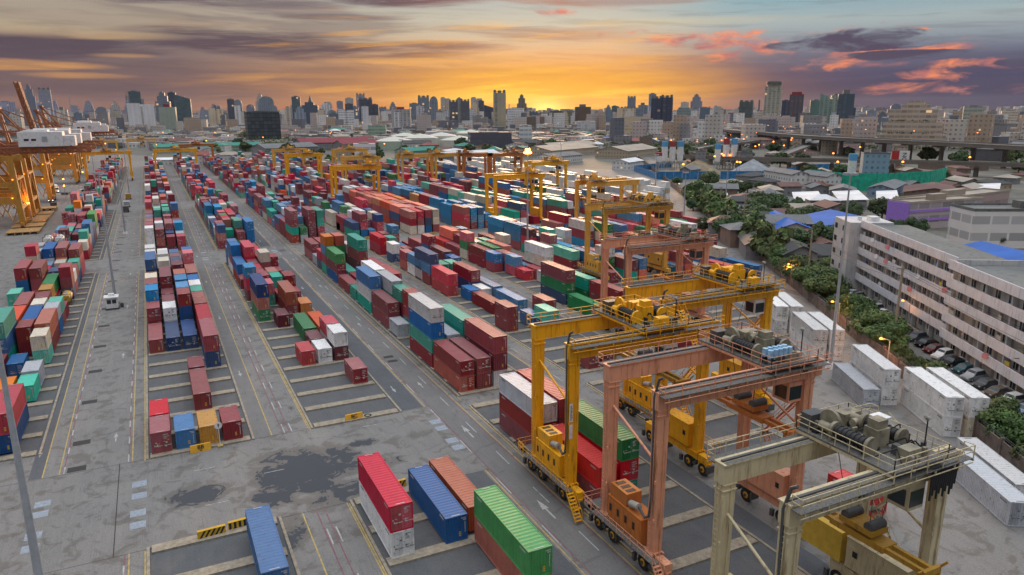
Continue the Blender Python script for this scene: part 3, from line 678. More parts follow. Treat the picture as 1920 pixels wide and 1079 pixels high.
for c in fcols:     # far containers: the same paint with pressed ribs as relief and per-box variation
    m = CM[c].copy(); m.name = CM[c].name + '_far'; n = NT.__new__(NT); n.t = m.node_tree
    bs = [q for q in m.node_tree.nodes if q.type == 'BSDF_PRINCIPLED'][0]; hs = [q for q in m.node_tree.nodes if q.type == 'HUE_SAT'][0]
    geo = n.new('ShaderNodeNewGeometry'); X, Y, Z = n.xyz(geo.outputs['Position']); ri = V(n.t, geo.outputs['Random Per Island'])
    n.lk(ri * 0.5 + 0.72, hs.inputs['Value']); n.lk((ri * 7.13).mod(1.0) * 0.35 + 0.8, hs.inputs['Saturation'])
    nx, ny, nz = n.xyz(geo.outputs['Normal'])
    w1 = ((Y * 22.0)._b('SINE', None)) * nx.ab() + ((X * 22.0)._b('SINE', None)) * ny.ab()
    bp = n.new('ShaderNodeBump'); bp.inputs['Strength'].default_value = 0.5; bp.inputs['Distance'].default_value = 0.04
    n.lk(w1, bp.inputs['Height']); n.lk(bp.outputs[0], bs.inputs['Normal'])
    # locking bars and code lines on the door ends
    wn = n.white(n.vec((X * 2.4).fl(), Y.fl() * 0.1, (Z * 3.4).fl()))
    bar = ((X * 1.64).mod(1.0).sm(0.38, 0.42) * (1 - (X * 1.64).mod(1.0).sm(0.48, 0.52)))
    sp = (ny.lt(-0.5)) * ((ri * 13.7).mod(1.0).gt(0.5)) * ((wn.gt(0.86) * 0.5) + bar * 0.25).mn(0.6)
    cur = hs.outputs[0]
    k = n.mix(sp, cur, (0.55, 0.53, 0.5)); n.lk(k, bs.inputs['Base Color'])
    FM.append(m)
setting(far, 'stacked_containers', FM, 'stuff')
print('individual containers', nind, 'far boxes', len(far.f) // 6)
# ------------------------------------------------------------------ rubber-tyred gantry cranes
def paint_mat(name, col, rust=0.5):
    return mat(name, col, 0.55, var=0.10, nsc=0.6, dirt=rust, dcol=(col[0] * .42 + .03, col[1] * .36 + .015, col[2] * .3 + .01), streak=True)
M['cy'] = paint_mat('crane_yellow', (0.86, 0.42, 0.006), .75); M['cs'] = paint_mat('crane_salmon', (0.74, 0.34, 0.20), .7); M['cc'] = paint_mat('crane_cream', (0.58, 0.49, 0.30), .85)
M['co'] = paint_mat('crane_orange', (0.50, 0.16, 0.03), .5); M['cyf'] = paint_mat('crane_faded_yellow', (0.76, 0.42, 0.07), .6); M['spread'] = paint_mat('spreader_ochre', (0.42, 0.22, 0.02), .6)
M['deck'] = mat('deck_grating', (0.13, 0.125, 0.115), 0.8, var=.4, nsc=5); M['cabl'] = mat('blue_cover', (0.30, 0.50, 0.68), .7, var=.3, nsc=3); M['beige'] = mat('beige_panel', (0.58, 0.48, 0.34), .6, dirt=.4)
M['hm'] = mat('machinery_grey_olive', (.26, .23, .16), .6, var=.35, nsc=1.2, dirt=.6, dcol=(.06, .05, .04)); M['rail'] = mat('pale_rail', (0.36, 0.34, 0.30), .6, dirt=.5)
def railing(m, pts, h=1.1, step=1.5, w=.05, mi=0, loop=False):
    if loop: pts = pts + [pts[0]]
    for a, b in zip(pts[:-1], pts[1:]):
        a = Vector(a); b = Vector(b); L = (b - a).length; k = max(1, round(L / step)); u_ = Vector((0, 0, 1))
        for q in range(k + 1): p = a.lerp(b, q / k); m.bar(p, p + u_ * h, w, w, mi)
        for z in (h, h * .55): m.bar(a + u_ * z, b + u_ * z, w * .9, w * .9, mi)
def stairs(m, a, b, w=.8, mi=0, ax='y'):
    a = Vector(a); b = Vector(b); k = max(3, int(abs(b.z - a.z) / .28)); o = Vector((w / 2, 0, 0)) if ax == 'y' else Vector((0, w / 2, 0))
    for s_ in (-1, 1):
        m.bar(a + o * s_, b + o * s_, .06, .2, mi); m.bar(a + o * s_ + Vector((0, 0, 1)), b + o * s_ + Vector((0, 0, 1)), .04, .04, mi)
        for q in (0, .33, .66, 1): p = a.lerp(b, q) + o * s_; m.bar(p, p + Vector((0, 0, 1)), .04, .04, mi)
    for q in range(k): p = a.lerp(b, (q + .5) / k); m.cbox(p, (w, .24, .04) if ax == 'y' else (.24, w, .04), mi)
def text_mesh(txt, size, name, material, parent, loc, rot, depth=.01):
    c = bpy.data.curves.new(name, 'FONT'); c.body = txt; c.size = size; c.extrude = depth; c.align_x = 'CENTER'; c.align_y = 'CENTER'; c.offset = size * .012
    o = bpy.data.objects.new(name, c); COL.objects.link(o); dg_ = bpy.context.evaluated_depsgraph_get(); me = bpy.data.meshes.new_from_object(o.evaluated_get(dg_)); bpy.data.objects.remove(o)
    me.materials.clear(); me.materials.append(material)
    q = link(me, name, parent); q.location = loc; q.rotation_euler = rot; return q
def wheel(m, x, y, r, w, mi=0, hub=1):
    m.tube((x - w / 2, y, r), (x + w / 2, y, r), r, r, 20, mi); 
    for s_ in (-1, 1): m.tube((x + s_ * w / 2, y, r), (x + s_ * (w / 2 + .03), y, r), r * .5, r * .42, 14, hub); m.tube((x + s_ * (w / 2 + .03), y, r), (x + s_ * (w / 2 + .12), y, r), r * .2, r * .16, 10, hub)
def rtg(label, X0, Yf, col, Wd=18.4, D=8.0, H=19.3, trol=.5, lod=0, span_dx=0.0, house=None, sprx=None, sprz=11.0, spr='spread', num=None, group='gantry cranes over the container rows', rope=True):
    """legs at X0 and X0+Wd, front legs at Yf, rear legs at Yf+D, girder top at H"""
    r = thing('gantry_crane', label, 'crane', (X0, Yf, 0), 0, group)
    c = M[col]; dk = M['dark_steel']; lw, ld = 1.15, .95
    for x in (0, Wd):
        for y in (0, D):
            m = MB(); b0, t0 = .42, .60
            z0, z1 = 2.6, H - 1.75
            v = [(x + sx * a * lw, y + sy * a2 * ld, z) for z, a, a2 in ((z0, .42, .48), (z1, .55, .5)) for sx, sy in ((-1, -1), (1, -1), (1, 1), (-1, 1))]
            m.add(v, [(0, 1, 5, 4), (1, 2, 6, 5), (2, 3, 7, 6), (3, 0, 4, 7), (4, 5, 6, 7), (3, 2, 1, 0)])
            m.box(x - .68, y - .56, z1 - .12, x + .68, y + .56, z1 - .002); 
            if not lod:
                for q in range(3): z = z0 + 3.5 + q * 4.0; m.box(x - .66, y - .5, z, x - .5, y - .3, z + .35)
            part(m, 'leg', c, r)
            if not lod:
                m = MB(); lx = x - .74 if x == 0 else x + .74
                for s_ in (-.2, .2): m.bar((lx, y + s_, z0 + .5), (lx, y + s_, z1), .05)
                for q in range(int((z1 - z0 - 1) / .45)): m.bar((lx, y - .2, z0 + .7 + q * .45), (lx, y + .2, z0 + .7 + q * .45), .04)
                m.box(x - .72, y - .60, z0 - .1, x + .72, y + .60, z0 + .12); m.box(x - .7, y - .58, z1 - .6, x + .7, y + .58, z1 - .5)
                m.tube((x + .1, y - .6, z0), (x + .1, y - .55, z1), .045, n=6)
                part(m, 'ladder', c, r)
    for y in (0, D):
        m = MB(); x0, x1 = -.75, Wd + 1.6; gy = .5
        m.box(x0, y - gy, H - 1.75, x1, y + gy, H - .12); m.box(x0 - .05, y - gy - .12, H - .12, x1 + .05, y + gy + .12, H)
        if not lod:
            for q in range(9): xx = x0 + 1.5 + q * 2.2; m.box(xx, y - gy - .025, H - 1.72, xx + .06, y - gy, H - .13)
            m.box(x0 + .2, y - .12, H, x1 - .2, y + .12, H + .16, 1); m.box(x0 + .2, y - gy - .1, H + .002, x1 - .2, y - .2, H + .02, 2)
        part(m, 'girder', [c, dk, M['deck']], r)
        if not lod:
            m = MB(); yy = y - gy - .95 if y == 0 else y + gy + .1; y2 = yy + .85
            m.box(x0, yy, H - .28, x1, y2, H - .22, 1)
            for q in range(9): xx = x0 + .4 + q * 2.3; m.box(xx, min(yy, y), H - .5, xx + .1, max(y2, y), H - .285)
            oy = yy if y == 0 else y2
            railing(m, [(x0, oy, H - .22), (x1, oy, H - .22)], step=1.9, w=.065); railing(m, [(x0, yy, H - .22), (x0, y2, H - .22)]); railing(m, [(x1, yy, H - .22), (x1, y2, H - .22)])
            m.tube((x0, oy, H - .6), (x1, oy, H - .6), .05, n=6)
            part(m, 'walkway', [c, M['deck']], r)
    for x in (0, Wd):
        m = MB(); m.box(x - .45, -2.2, 1.75, x + .45, D + 2.2, 2.6)
        m.box(x - .5, -.6, 2.5, x + .5, .6, 2.9); m.box(x - .5, D - .6, 2.5, x + .5, D + .6, 2.9)
        if not lod:
            for y in (-1.4, D + 1.4): m.box(x - .3, y - .9, 1.2, x + .3, y + .9, 1.78)
            s_ = -1 if x == 0 else 1
            m.tube((x + s_ * .5, -1.8, 2.9), (x + s_ * .5, D + 1.8, 2.9), .05, n=6)
        part(m, 'sill_beam', c, r)
        for y in ((-1.35, 1.35, D - 1.35, D + 1.35)):
            m = MB(); wheel(m, x, y, .78, .62); w_ = part(m, 'wheel', [M['rubber'], M['cy'] if col != 'cc' else M['cc']], r)
        if not lod:
            m = MB()
            for y in (0, D):
                m.bar((x, y - 1.35, .8), (x, y, 1.9), .35, .3); m.bar((x, y + 1.35, .8), (x, y, 1.9), .35, .3)
                for yy in (-1.35, 1.35): m.box(x - .5, y + yy - .14, .64, x + .5, y + yy + .14, .94)
                m.box(x - .6, y - 2.5, .7, x + .6, y - 2.3, 1.6); m.tube((x - .5, y, 1.1), (x + .5, y, 1.1), .3, n=10)
                m.box(x - .7, y + 2.2, .5, x - .35, y + 2.6, 1.3)
            part(m, 'bogie', [M['dark_steel']], r)
        m = MB(); m.tube((x, 0, H - 7.5), (x, D, H - 4.2), .13, n=8) if not lod else m.bar((x, 0, H - 6), (x, D, H - 4), .25)
        part(m, 'brace', c, r)
    # machinery on the sills
    e = MB(); hc = M[house] if house else c
    e.box(-.95, 1.0, 3.0, .95, 6.6, 5.6, 0); e.box(-1.0, .95, 5.6, 1.0, 6.65, 5.72)
    for q in range(8 if not lod else 0): yy = 1.25 + q * .66; e.box(-.985, yy, 3.25, -.95, yy + .5, 5.3); e.box(-.965 - .03, yy + .05, 4.1, -.985, yy + .45, 4.9, 1) if q % 2 else None
    e.box(-.85, 3.6, 5.72, .95, 6.4, 7.1)
    for q in range(3 if not lod else 0): e.box(-.5, 3.9 + q * .85, 7.1, .5, 4.4 + q * .85, 7.13, 1)
    part(e, 'engine_house', [hc if col != 'cs' else M['co'] if house is None else hc, M['black']], r)
    e = MB(); hx = Wd
    e.box(hx - .9, .9, 3.0, hx + .9, 6.9, 5.9); e.box(hx - .95, .85, 5.9, hx + .95, 6.95, 6.0)
    for q in range(5 if not lod else 0): e.box(hx - .935, 1.2 + q * 1.15, 3.3, hx - .9, 2.0 + q * 1.15, 5.2); 
    if not lod: e.box(hx - .95, 1.4, 4.3, hx - .935, 1.9, 4.9, 1); e.box(hx - .95, 5.7, 4.3, hx - .935, 6.2, 4.9, 1)
    part(e, 'electrical_house', [M['beige'] if house == 'beige' else c, M['black']], r)
    if not lod:
        m = MB()
        for x, s_ in ((-.95, -1), (Wd + .95, 1)):
            m.box(min(x, x + s_ * .8), -2.0, 2.9, max(x, x + s_ * .8), D + 1.8, 2.96, 1); railing(m, [(x + s_ * .8, -2.0, 2.96), (x + s_ * .8, D + 1.8, 2.96)], w=.05, step=1.2)
        m.box(-1.6, D + .6, 2.9, .6, D + 2.4, 2.96, 1); railing(m, [(-1.6, D + .7, 2.96), (-1.6, D + 2.4, 2.96), (.6, D + 2.4, 2.96)], w=.05, step=.9)
        stairs(m, (-1.35, -2.0, 2.9), (-1.35, -4.1, .3)); stairs(m, (Wd + 1.35, 2.0, 2.9), (Wd + 1.35, 6.2, 8.5)); stairs(m, (Wd + 1.35, 6.2, 8.5), (Wd + 1.35, 1.8, 14)); stairs(m, (Wd + 1.35, 1.8, 14), (Wd + 1.35, 6.3, H - .3))
        for z in (8.5, 14): m.box(Wd + .75, 1.2 if z > 10 else 5.8, z - .04, Wd + 1.95, 2.2 if z > 10 else 6.8, z, 1)
        m.box(-1.1, -2.9, 1.0, -.3, -2.1, 1.08)
        part(m, 'service_stairs', [c, M['deck']], r)
        m = MB(); m.tube((-.5, 3.4, 6.2), (-.5, 2.0, 6.5), .36, .36, 14, 1); m.path([(-.5, 2.0, 6.5), (-.62, .9, 6.0), (-.72, .2, 6.5), (-.72, -.1, 8.5), (-.72, .1, H - .6), (-.6, -.3, H + 1.2), (-.5, -.75, H + 1.5)], .13, 10, 0)
        part(m, 'exhaust_pipe', [M['dark_steel'], M['rail']], r)
        for fx in (.1, .38, .7, .93): m = MB(); m.box(Wd * fx, -1.2, H - .75, Wd * fx + .45, -.8, H - .35, 0); part(m, 'floodlight', [M['rail']], r)
    # trolley
    tx = Wd * trol; t = MB(); hw = 3.1; z = H + .35
    t.box(tx - hw, -1.3, z, tx + hw, D + 1.3, z + .16, 1)
    for x in (-hw, -.8, .8, hw - .2): t.box(tx + x, -1.3, z - .25, tx + x + .2, D + 1.3, z - .002)
    for y in (-.15, D - .15): t.box(tx - hw, y, H + .1, tx + hw, y + .3, z - .26)
    tr = part(t, 'trolley', [c, M['deck']], r)
    m = MB()
    for x, y in ((-2.1, 1.7), (1.5, 1.7)) if not lod else ((0, 1.7),):
        m.tube((tx + x, y, z + .95), (tx + x, y + 3.0, z + .95), .5, n=16, mi=1)
        for q in range(7): m.tube((tx + x, y + .25 + q * .4, z + .95), (tx + x, y + .33 + q * .4, z + .95), .56, n=16, mi=1)
        for yy in (-.28, 3.02): m.tube((tx + x, y + yy, z + .95), (tx + x, y + yy + .26, z + .95), .74, n=14, mi=0); m.box(tx + x - .6, y + yy + .02, z + .16, tx + x + .6, y + yy + .24, z + 1.0)
        m.tube((tx + x, y + 3.3, z + .9), (tx + x, y + 4.6, z + .9), .38, n=12, mi=0)
    m.box(tx - .9, 1.9, z + .16, tx + .5, 3.2, z + 1.8); m.box(tx - .75, 2.05, z + 1.8, tx + .35, 3.05, z + 2.5); m.box(tx - 2.6, 6.9, z + .16, tx - 1.0, 8.0, z + 1.5, 2); m.box(tx + .6, 6.2, z + .16, tx + 2.6, 7.3, z + 1.2)
    m.box(tx - .6, -.6, z + .16, tx + .9, .4, z + 1.1); m.tube((tx + .6, 5.4, z + .8), (tx + 2.8, 5.4, z + .8), .35, n=12)
    if not lod:
        rr_ = random.Random(int(X0 * 7 + Yf))
        for q in range(46): x = tx + rr_.uniform(-2.8, 2.5); y = rr_.uniform(-1, D + .9); m.box(x, y, z + .16, x + rr_.uniform(.15, .6), y + rr_.uniform(.15, .6), z + rr_.uniform(.35, 1.0), rr_.choice((0, 1, 1, 2, 3)))
        for q in range(9): x = tx + rr_.uniform(-2.6, 2.6); y = rr_.uniform(-.8, D); m.path([(x, y, z + .3), (x + rr_.uniform(-.7, .7), y + .7, z + 1.2), (x + rr_.uniform(-1, 1), y + 1.6, z + .4)], .06, 6, 1)
        m.tube((tx - 1.6, 5.9, z + 1.2), (tx - 1.3, 5.9, z + 1.2), 1.0, n=18, mi=0); m.tube((tx + 2.4, .2, z + .16), (tx + 2.4, .2, z + 2.9), .06, n=6, mi=1); m.tube((tx + 2.4, .2, z + 2.9), (tx + 2.0, .2, z + 3.1), .2, .12, n=8, mi=3)
    part(m, 'hoist_machinery', [M['hm'] if col in ('cs', 'cc') else c, M['black'], M['dark_steel'], M['rail']], r)
    m = MB(); railing(m, [(tx - hw, -1.3, z + .16), (tx + hw, -1.3, z + .16), (tx + hw, D + 1.3, z + .16), (tx - hw, D + 1.3, z + .16)], step=1.3, w=.06 if not lod else .1, loop=True); part(m, 'handrail', c, r)
    # operator cab below the trolley
    m = MB(); cx_ = tx + 1.7
    m.box(cx_ - .9, -.2, H - 4.2, cx_ + .9, 1.9, H - 2.0, 0); m.box(cx_ - .8, -.24, H - 3.9, cx_ + .8, -.2, H - 2.5, 1); m.box(cx_ - .94, .1, H - 3.9, cx_ - .9, 1.6, H - 2.5, 1)
    m.bar((cx_ - .8, 1.6, H - 2.0), (cx_ - .8, 1.6, H + .4), .12); m.bar((cx_ + .8, 1.6, H - 2.0), (cx_ + .8, 1.6, H + .4), .12)
    part(m, 'operator_cab', [M['white'] if col == 'cy' else c, M['glass']], r)
    # spreader hung on ropes
    sx = tx if sprx is None else sprx; sz = sprz; yc = D / 2
    m = MB(); sm_ = M[spr]
    m.box(sx - 1.0, yc - 1.6, sz + .9, sx + 1.0, yc + 1.6, sz + 1.4)
    for yy in (-1.1, 1.1): m.tube((sx - .9, yc + yy, sz + 1.6), (sx + .9, yc + yy, sz + 1.6), .42, n=14, mi=1)
    part(m, 'headblock', [sm_, M['dark_steel']], r)
    m = MB(); m.box(sx - .85, yc - 2.6, sz, sx + .85, yc + 2.6, sz + .55)
    for x in (-.62, .3): m.box(sx + x, yc - 5.9, sz + .05, sx + x + .34, yc + 5.9, sz + .45)
    for s_ in (-1, 1):
        y = yc + s_ * 6.0; m.box(sx - 1.22, y - .16, sz - .05, sx + 1.22, y + .16, sz + .5)
        for x in (-1.18, 1.0): m.box(sx + x, y - .18, sz - .5, sx + x + .18, y + .18, sz - .052); m.bar((sx + x + .09, y, sz + .3), (sx + x * 1.25 + .09, y + s_ * .5, sz + 1.0), .16)
    part(m, 'spreader', [sm_], r)
    m = MB()
    for x in (-.7, .7):
        for y in (-1.1, 1.1): m.tube((sx + x, yc + y, sz + 1.9), (tx + x * 2, yc + y * 1.8, H + .5), .035, n=5)
    if rope: part(m, 'rope', [M['dark_steel']], r)
    if num: text_mesh(num, .95, 'number', M['black'], r, (Wd * .40, -.545, H - .9), (pi / 2, 0, 0))
    if num: text_mesh(num, .8, 'number', M['black'], r, (Wd * .93, -.545, H - .9), (pi / 2, 0, 0))
    return r
y1 = rtg('front yellow gantry crane straddling the pale grey and crimson stack', 39.0, 64.6, 'cy', 18.3, 8.0, 19.4, .36 + .27, sprx=13.5, sprz=13, num=None)
m = MB(); m.box(-.62, -.5, 10.4, -.2, -.49, 12.6, 0); m.box(-.62, -.5, 8.4, -.2, -.49, 10.1, 0); part(m, 'notice_board', M['white'], y1)
m = MB()
for q in range(12): m.box(-.5, -.5, 10.6 + q * .15, -.33 + (q * 7 % 5) * .03, -.495 - .001, 10.68 + q * .15)
part(m, 'board_lettering', M['black'], y1)
y2 = rtg('second yellow gantry crane behind the front one near white reefer boxes', 60.0, 75.5, 'cy', 18.3, 8.0, 19.3, .82, sprx=14.6, sprz=9)
m = MB()
for k, x in enumerate((8.4, 12.2, 15.4)): m.box(x - 6.2, -.53, 18.1, x - 3.6, -.525, 18.7 + .2)
s1 = rtg('pale salmon gantry crane numbered 35 beside the front yellow crane', 39.4, 49.6, 'cs', 18.3, 8.0, 19.2, .82, sprx=14.9, sprz=12.5, spr='co', num='35', house=None)
m = MB(); tx = 18.3 * .82
for q in range(5): m.tube((tx - 2.6 + q * .62, -.6, 20.5), (tx - 2.6 + q * .62, -.6, 21.3), .27, n=12); m.tube((tx - 2.6 + q * .62, .1, 20.5), (tx - 2.6 + q * .62, .1, 21.3), .27, n=12)
part(m, 'oil_drums', M['cabl'], s1)
cr = rtg('cream gantry crane with ochre spreader at lower right, nearest the camera', 38.0, 32.8, 'cc', 16.4, 6.6, 17.2, .72, sprx=12.4, sprz=9.0, spr='spread', num='35')
m = MB()
for q in range(12): m.path([(13.4 + q * .26, -1.25, 17.0), (13.45 + q * .26, -1.25, 14.3 + .4 * (q % 3)), (13.6 + q * .26, -1.25, 17.0)], .09, 6)
part(m, 'festoon_cables', M['black'], cr)
m = MB(); m.box(13.0, 3.2, 17.75, 14.2, 4.4, 19.4); part(m, 'white_cabinet', M['white'], cr)
m = MB(); m.box(15.4, 7.4, 3.0, 17.3, 12.4, 6.0); part(m, 'yellow_tank_box', M['tag'], cr)
s2 = rtg('salmon gantry crane over the sixth row, behind the two yellow cranes', 80.6, 113.6, 'cs', 19.0, 8.0, 18.6, .82, sprx=15.0, sprz=9, spr='co')
y3 = rtg('faded yellow gantry crane standing behind the salmon one', 102.0, 154.5, 'cyf', 19.6, 8.0, 20.0, .82, sprx=15.5, sprz=10, lod=0)
#y3b = rtg('rusty orange gantry crane just beyond the faded yellow one', 101.8, 176.0, 'co', 19.6, 8.0, 19.0, .72, lod=0, sprz=10)
# farther cranes, light detail
FARC = FAR_CRANES = [
 ('yellow gantry crane in mid yard between two lamp masts', 72.8, 326.0, 'cy', 19.5, 20.2, .8),
 ('yellow gantry crane with lit floodlights beyond the mid yard', 70.8, 436.0, 'cy', 18.6, 20.2, .6),
 ('yellow gantry crane beside tall lit lamp mast', 117.5, 254.0, 'cy', 19.8, 20.0, .8),
 ('yellow gantry crane left of the rusty truss cranes', 164.5, 312.0, 'cy', 18.0, 20.0, .7),
 ('brownish gantry crane before the zigzag truss crane', 134.5, 214.0, 'cyf', 19.0, 20.0, .2),
 ('yellow gantry crane at far end left of BB board row', -38.0, 545.0, 'cy', 26.0, 19.0, .5),
 ('yellow gantry crane at far end across BB board row', 3.0, 560.0, 'cy', 26.0, 19.0, .5),
 ('red gantry crane at far end by the yard buildings', 22.0, 640.0, 'co', 24.0, 19.0, .5),
 ('dark yellow gantry crane far left past the crossing', -50.0, 760.0, 'cyf', 24.0, 19.0, .5),
 ('dark yellow gantry crane beyond far left one', -18.0, 800.0, 'cyf', 24.0, 19.0, .5),
 ('yellow gantry crane right of the far end road', 76.0, 520.0, 'cyf', 20.0, 19.0, .5),
 ('yellow gantry crane in front of the red roofed sheds', 108.0, 480.0, 'cyf', 20.0, 20.0, .5),
 ('yellow gantry crane by white office block', 94.0, 395.0, 'cyf', 18.0, 20.0, .7),
 ('dull yellow gantry crane left of three in the far row', 128.0, 402.0, 'cyf', 18.0, 20.0, .2),
 ('dull yellow gantry crane middle of the far row', 147.5, 400.0, 'cyf', 17.0, 20.0, .1),
 ('orange gantry crane right of middle in the far row', 162.5, 393.0, 'co', 16.5, 20.0, .1),
 ('red orange gantry crane rightmost of the far row', 177.5, 385.0, 'co', 17.5, 20.0, .8)]
for (lb, x, y, c_, w_, h_, tr_) in FARC: rtg(lb, x, y, c_, w_, 8.0, h_, tr_, lod=1, sprz=13)

# ------------------------------------------------------------------ quay cranes on the left
M['qy'] = paint_mat('quay_crane_amber', (0.50, 0.24, 0.03), .7); M['qr'] = paint_mat('quay_crane_rust', (0.33, 0.115, 0.05), .7)
def lattice(m, a, b, w, k, t=.35, mi=0):
    a = Vector(a); b = Vector(b); d = (b - a); s_ = Vector((0, w, 0)) if abs(d.normalized().y) < .9 else Vector((w, 0, 0)); up = Vector((0, 0, w)) if abs(d.normalized().z) < .7 else Vector((w, 0, 0))
    cs = [a, a + s_, a + up, a + s_ + up]
    for c in cs: m.bar(c, c + d, t, t, mi)
    for q in range(k):
        p, p2 = q / k, (q + 1) / k
        for i, j in ((0, 1), (0, 2), (1, 3), (2, 3)): m.bar(cs[i] + d * p, cs[j] + d * p2, t * .55, t * .55, mi); m.bar(cs[i] + d * p, cs[j] + d * p, t * .5, t * .5, mi)
def quay(label, X1, Y0, raised, W_=18, D=18, H=27, up=20, L_=34):
    """landside legs at x=X1, seaside legs at X1-W_; boom towards -x"""
    r = thing('quay_crane', label, 'quay crane', (X1, Y0, 0), 0, 'ship to shore cranes along the quay')
    a, b = M['qy'], M['qr']
    for x in (0, -W_):
        for y in (0, D):
            m = MB(); m.bar((x, y, 2), (x * .92 - 1 * (x == 0), y, H), 1.9, 2.0)
            for q in range(5): z = 4 + q * 5.4; m.bar((x, y, z), (x - (5 if x == 0 else -5), y, z + 4.5), .3) if False else None
            part(m, 'leg', a, r)
    m = MB()
    for y in (0, D):
        m.bar((0, y, 11), (-W_, y, 11), 1.6, 2.6); m.bar((0, y, 12), (-W_ / 2, y, H - 1), .8); m.bar((-W_, y, 12), (-W_ / 2, y, H - 1), .8); m.bar((0, y, 17), (-W_, y, 17), .9, 1.6); m.bar((3, y, H), (-W_ - 3, y, H), 1.3, 1.8)
        for q in range(6): m.bar((-q * 3, y, 3 if q % 2 else 10.5), (-q * 3 - 3, y, 10.5 if q % 2 else 3), .35)
    for x in (0, -W_):
        m.bar((x, 0, 8), (x, D, 8), 1.1, 1.3); m.bar((x, 0, 9), (x, D / 2, 19), .5); m.bar((x, D, 9), (x, D / 2, 19), .5); m.bar((x, 0, 19), (x, D, 19), .9); m.bar((x, 0, H), (x, D, H), 1.1, 1.6)
        m.bar((x, -3, 2), (x, D + 3, 2), .9, 1.2)
    part(m, 'portal_frame', a, r)
    m = MB()
    for y in (0, D):
        for x in (0, -W_):
            for q in range(4): m.box(x - .5, y - 3 + q * 1.6, .1, x + .5, y - 1.8 + q * 1.6, 1.3)
    part(m, 'bogie', M['dark_steel'], r)
    m = MB()
    for y in (D / 2 - 3.5, D / 2 + 2): lattice(m, (26, y, H + 1.5), (-W_ - 4, y, H + 1.5), 2.0, 14, .45)
    for q in range(8): x = 24 - q * 6.4; m.bar((x, D / 2 - 3.5, H + 1.5), (x, D / 2 + 4, H + 1.5), .4)
    railing(m, [(26, D / 2 - 5, H + 1.6), (-W_, D / 2 - 5, H + 1.6)], w=.14, step=3)
    part(m, 'girder', b, r)
    m = MB(); tz = H + up
    for y in (D / 2 - 4, D / 2 + 4):
        m.bar((-W_ + 2, y, H), (-W_ - 1, D / 2 + (y - D / 2) * .3, tz), 1.0, 1.1); m.bar((-2, y, H), (-W_ - 1, D / 2 + (y - D / 2) * .3, tz), .8, .8); m.bar((22, y, H + 3), (-W_ - 1, D / 2 + (y - D / 2) * .3, tz), .4, .4)
        m.bar((-W_ / 2, y, H + 9), (-W_ + 1, y * .5 + D / 4, H + 9), .5)
    m.bar((-W_ - 1, D / 2 - 2.5, tz), (-W_ - 1, D / 2 + 2.5, tz), 2.4, 1.4); m.bar((-W_, D / 2 - 4, H + 9), (-W_, D / 2 + 4, H + 9), .6)
    part(m, 'a_frame', b, r)
    m = MB()
    dx, dz = (-cos(radians(80)), sin(radians(80))) if raised else (-1, 0)
    for y in (D / 2 - 3.2, D / 2 + 1.6): lattice(m, (-W_ - 4, y, H + 1.5), (-W_ - 4 + dx * L_, y, H + 1.5 + dz * L_), 2.0, 10, .85)
    for q in range(6): m.bar((-W_ - 4 + dx * L_ * q / 6, D / 2 - 3.2, H + 1.5 + dz * L_ * q / 6), (-W_ - 4 + dx * L_ * q / 6, D / 2 + 3.3, H + 1.5 + dz * L_ * q / 6), .5)
    part(m, 'boom', b, r)
    m = MB(); m.box(2, D / 2 - 5, H + 4, 17, D / 2 + 5, H + 9.6); m.box(17, D / 2 - 4, H + 4, 21, D / 2 + 4, H + 8); m.box(4, D / 2 - 4, H + 9.6, 12, D / 2 + 4, H + 10.3)
    for q in range(2): m.box(4 + q * 2.4, D / 2 - 5.04, H + 6.2, 5.6 + q * 2.4, D / 2 - 5, H + 7.0, 1)
    m.box(10, D / 2 - 5.2, H + 6, 11.8, D / 2 - 5, H + 7.8, 2)
    part(m, 'machinery_house', [M['white'], M['black'], M['steel']], r)
    m = MB()
    for y in (0, D):
        for x, z in ((-2, 12), (-W_ + 2, 12), (-6, H - 1.6), (-1, 19)): m.cbox((x, y - 1.2, z), (.4, .25, .3))
    part(m, 'floodlight', M['lamp'], r)
    return r
quay('amber quay crane at left edge, nearest on the quay', -47, 336, False)
quay('quay crane with long white machinery house at left edge, second from camera', -47, 366, True, 18, 16, 27, 12, 20)
quay('rust brown quay crane with tall raised boom standing against the skyline', -43, 535, True, 16, 16, 28, 17, 33)
quay('amber quay crane between the white houses and the raised boom', -47, 430, False, 16, 16, 26)
quay('farther quay crane with white machinery house above the far stacks', -47, 600, False, 16, 18, 28)
quay('farthest quay crane with raised boom towards the skyline', -50, 680, True, 16, 18, 26, 10, 16)
for (x, y) in ((-40, 425), (-44, 470), (-52, 400), (-38, 520), (-46, 350)):
    r = thing('quay_lamp', 'glowing sodium lamp on a short post under the quay cranes', 'lamp', (x, y, 0), 0, 'lamps under the quay cranes'); m = MB(); m.tube((0, 0, 0), (0, 0, 8), .12, n=6); part(m, 'pole', M['steel'], r); m = MB(); m.tube((0, 0, 8), (0, 0, 8.6), .4, .3, 8); part(m, 'lamp_head', M['lamp'], r)
    ld = bpy.data.lights.new('lamp_light', 'POINT'); ld.energy = 1800; ld.color = (1, .36, .08); ld.shadow_soft_size = .5; lo = bpy.data.objects.new('lamp_light', ld); COL.objects.link(lo); lo.parent = r; lo.location = (0, 0, 9)
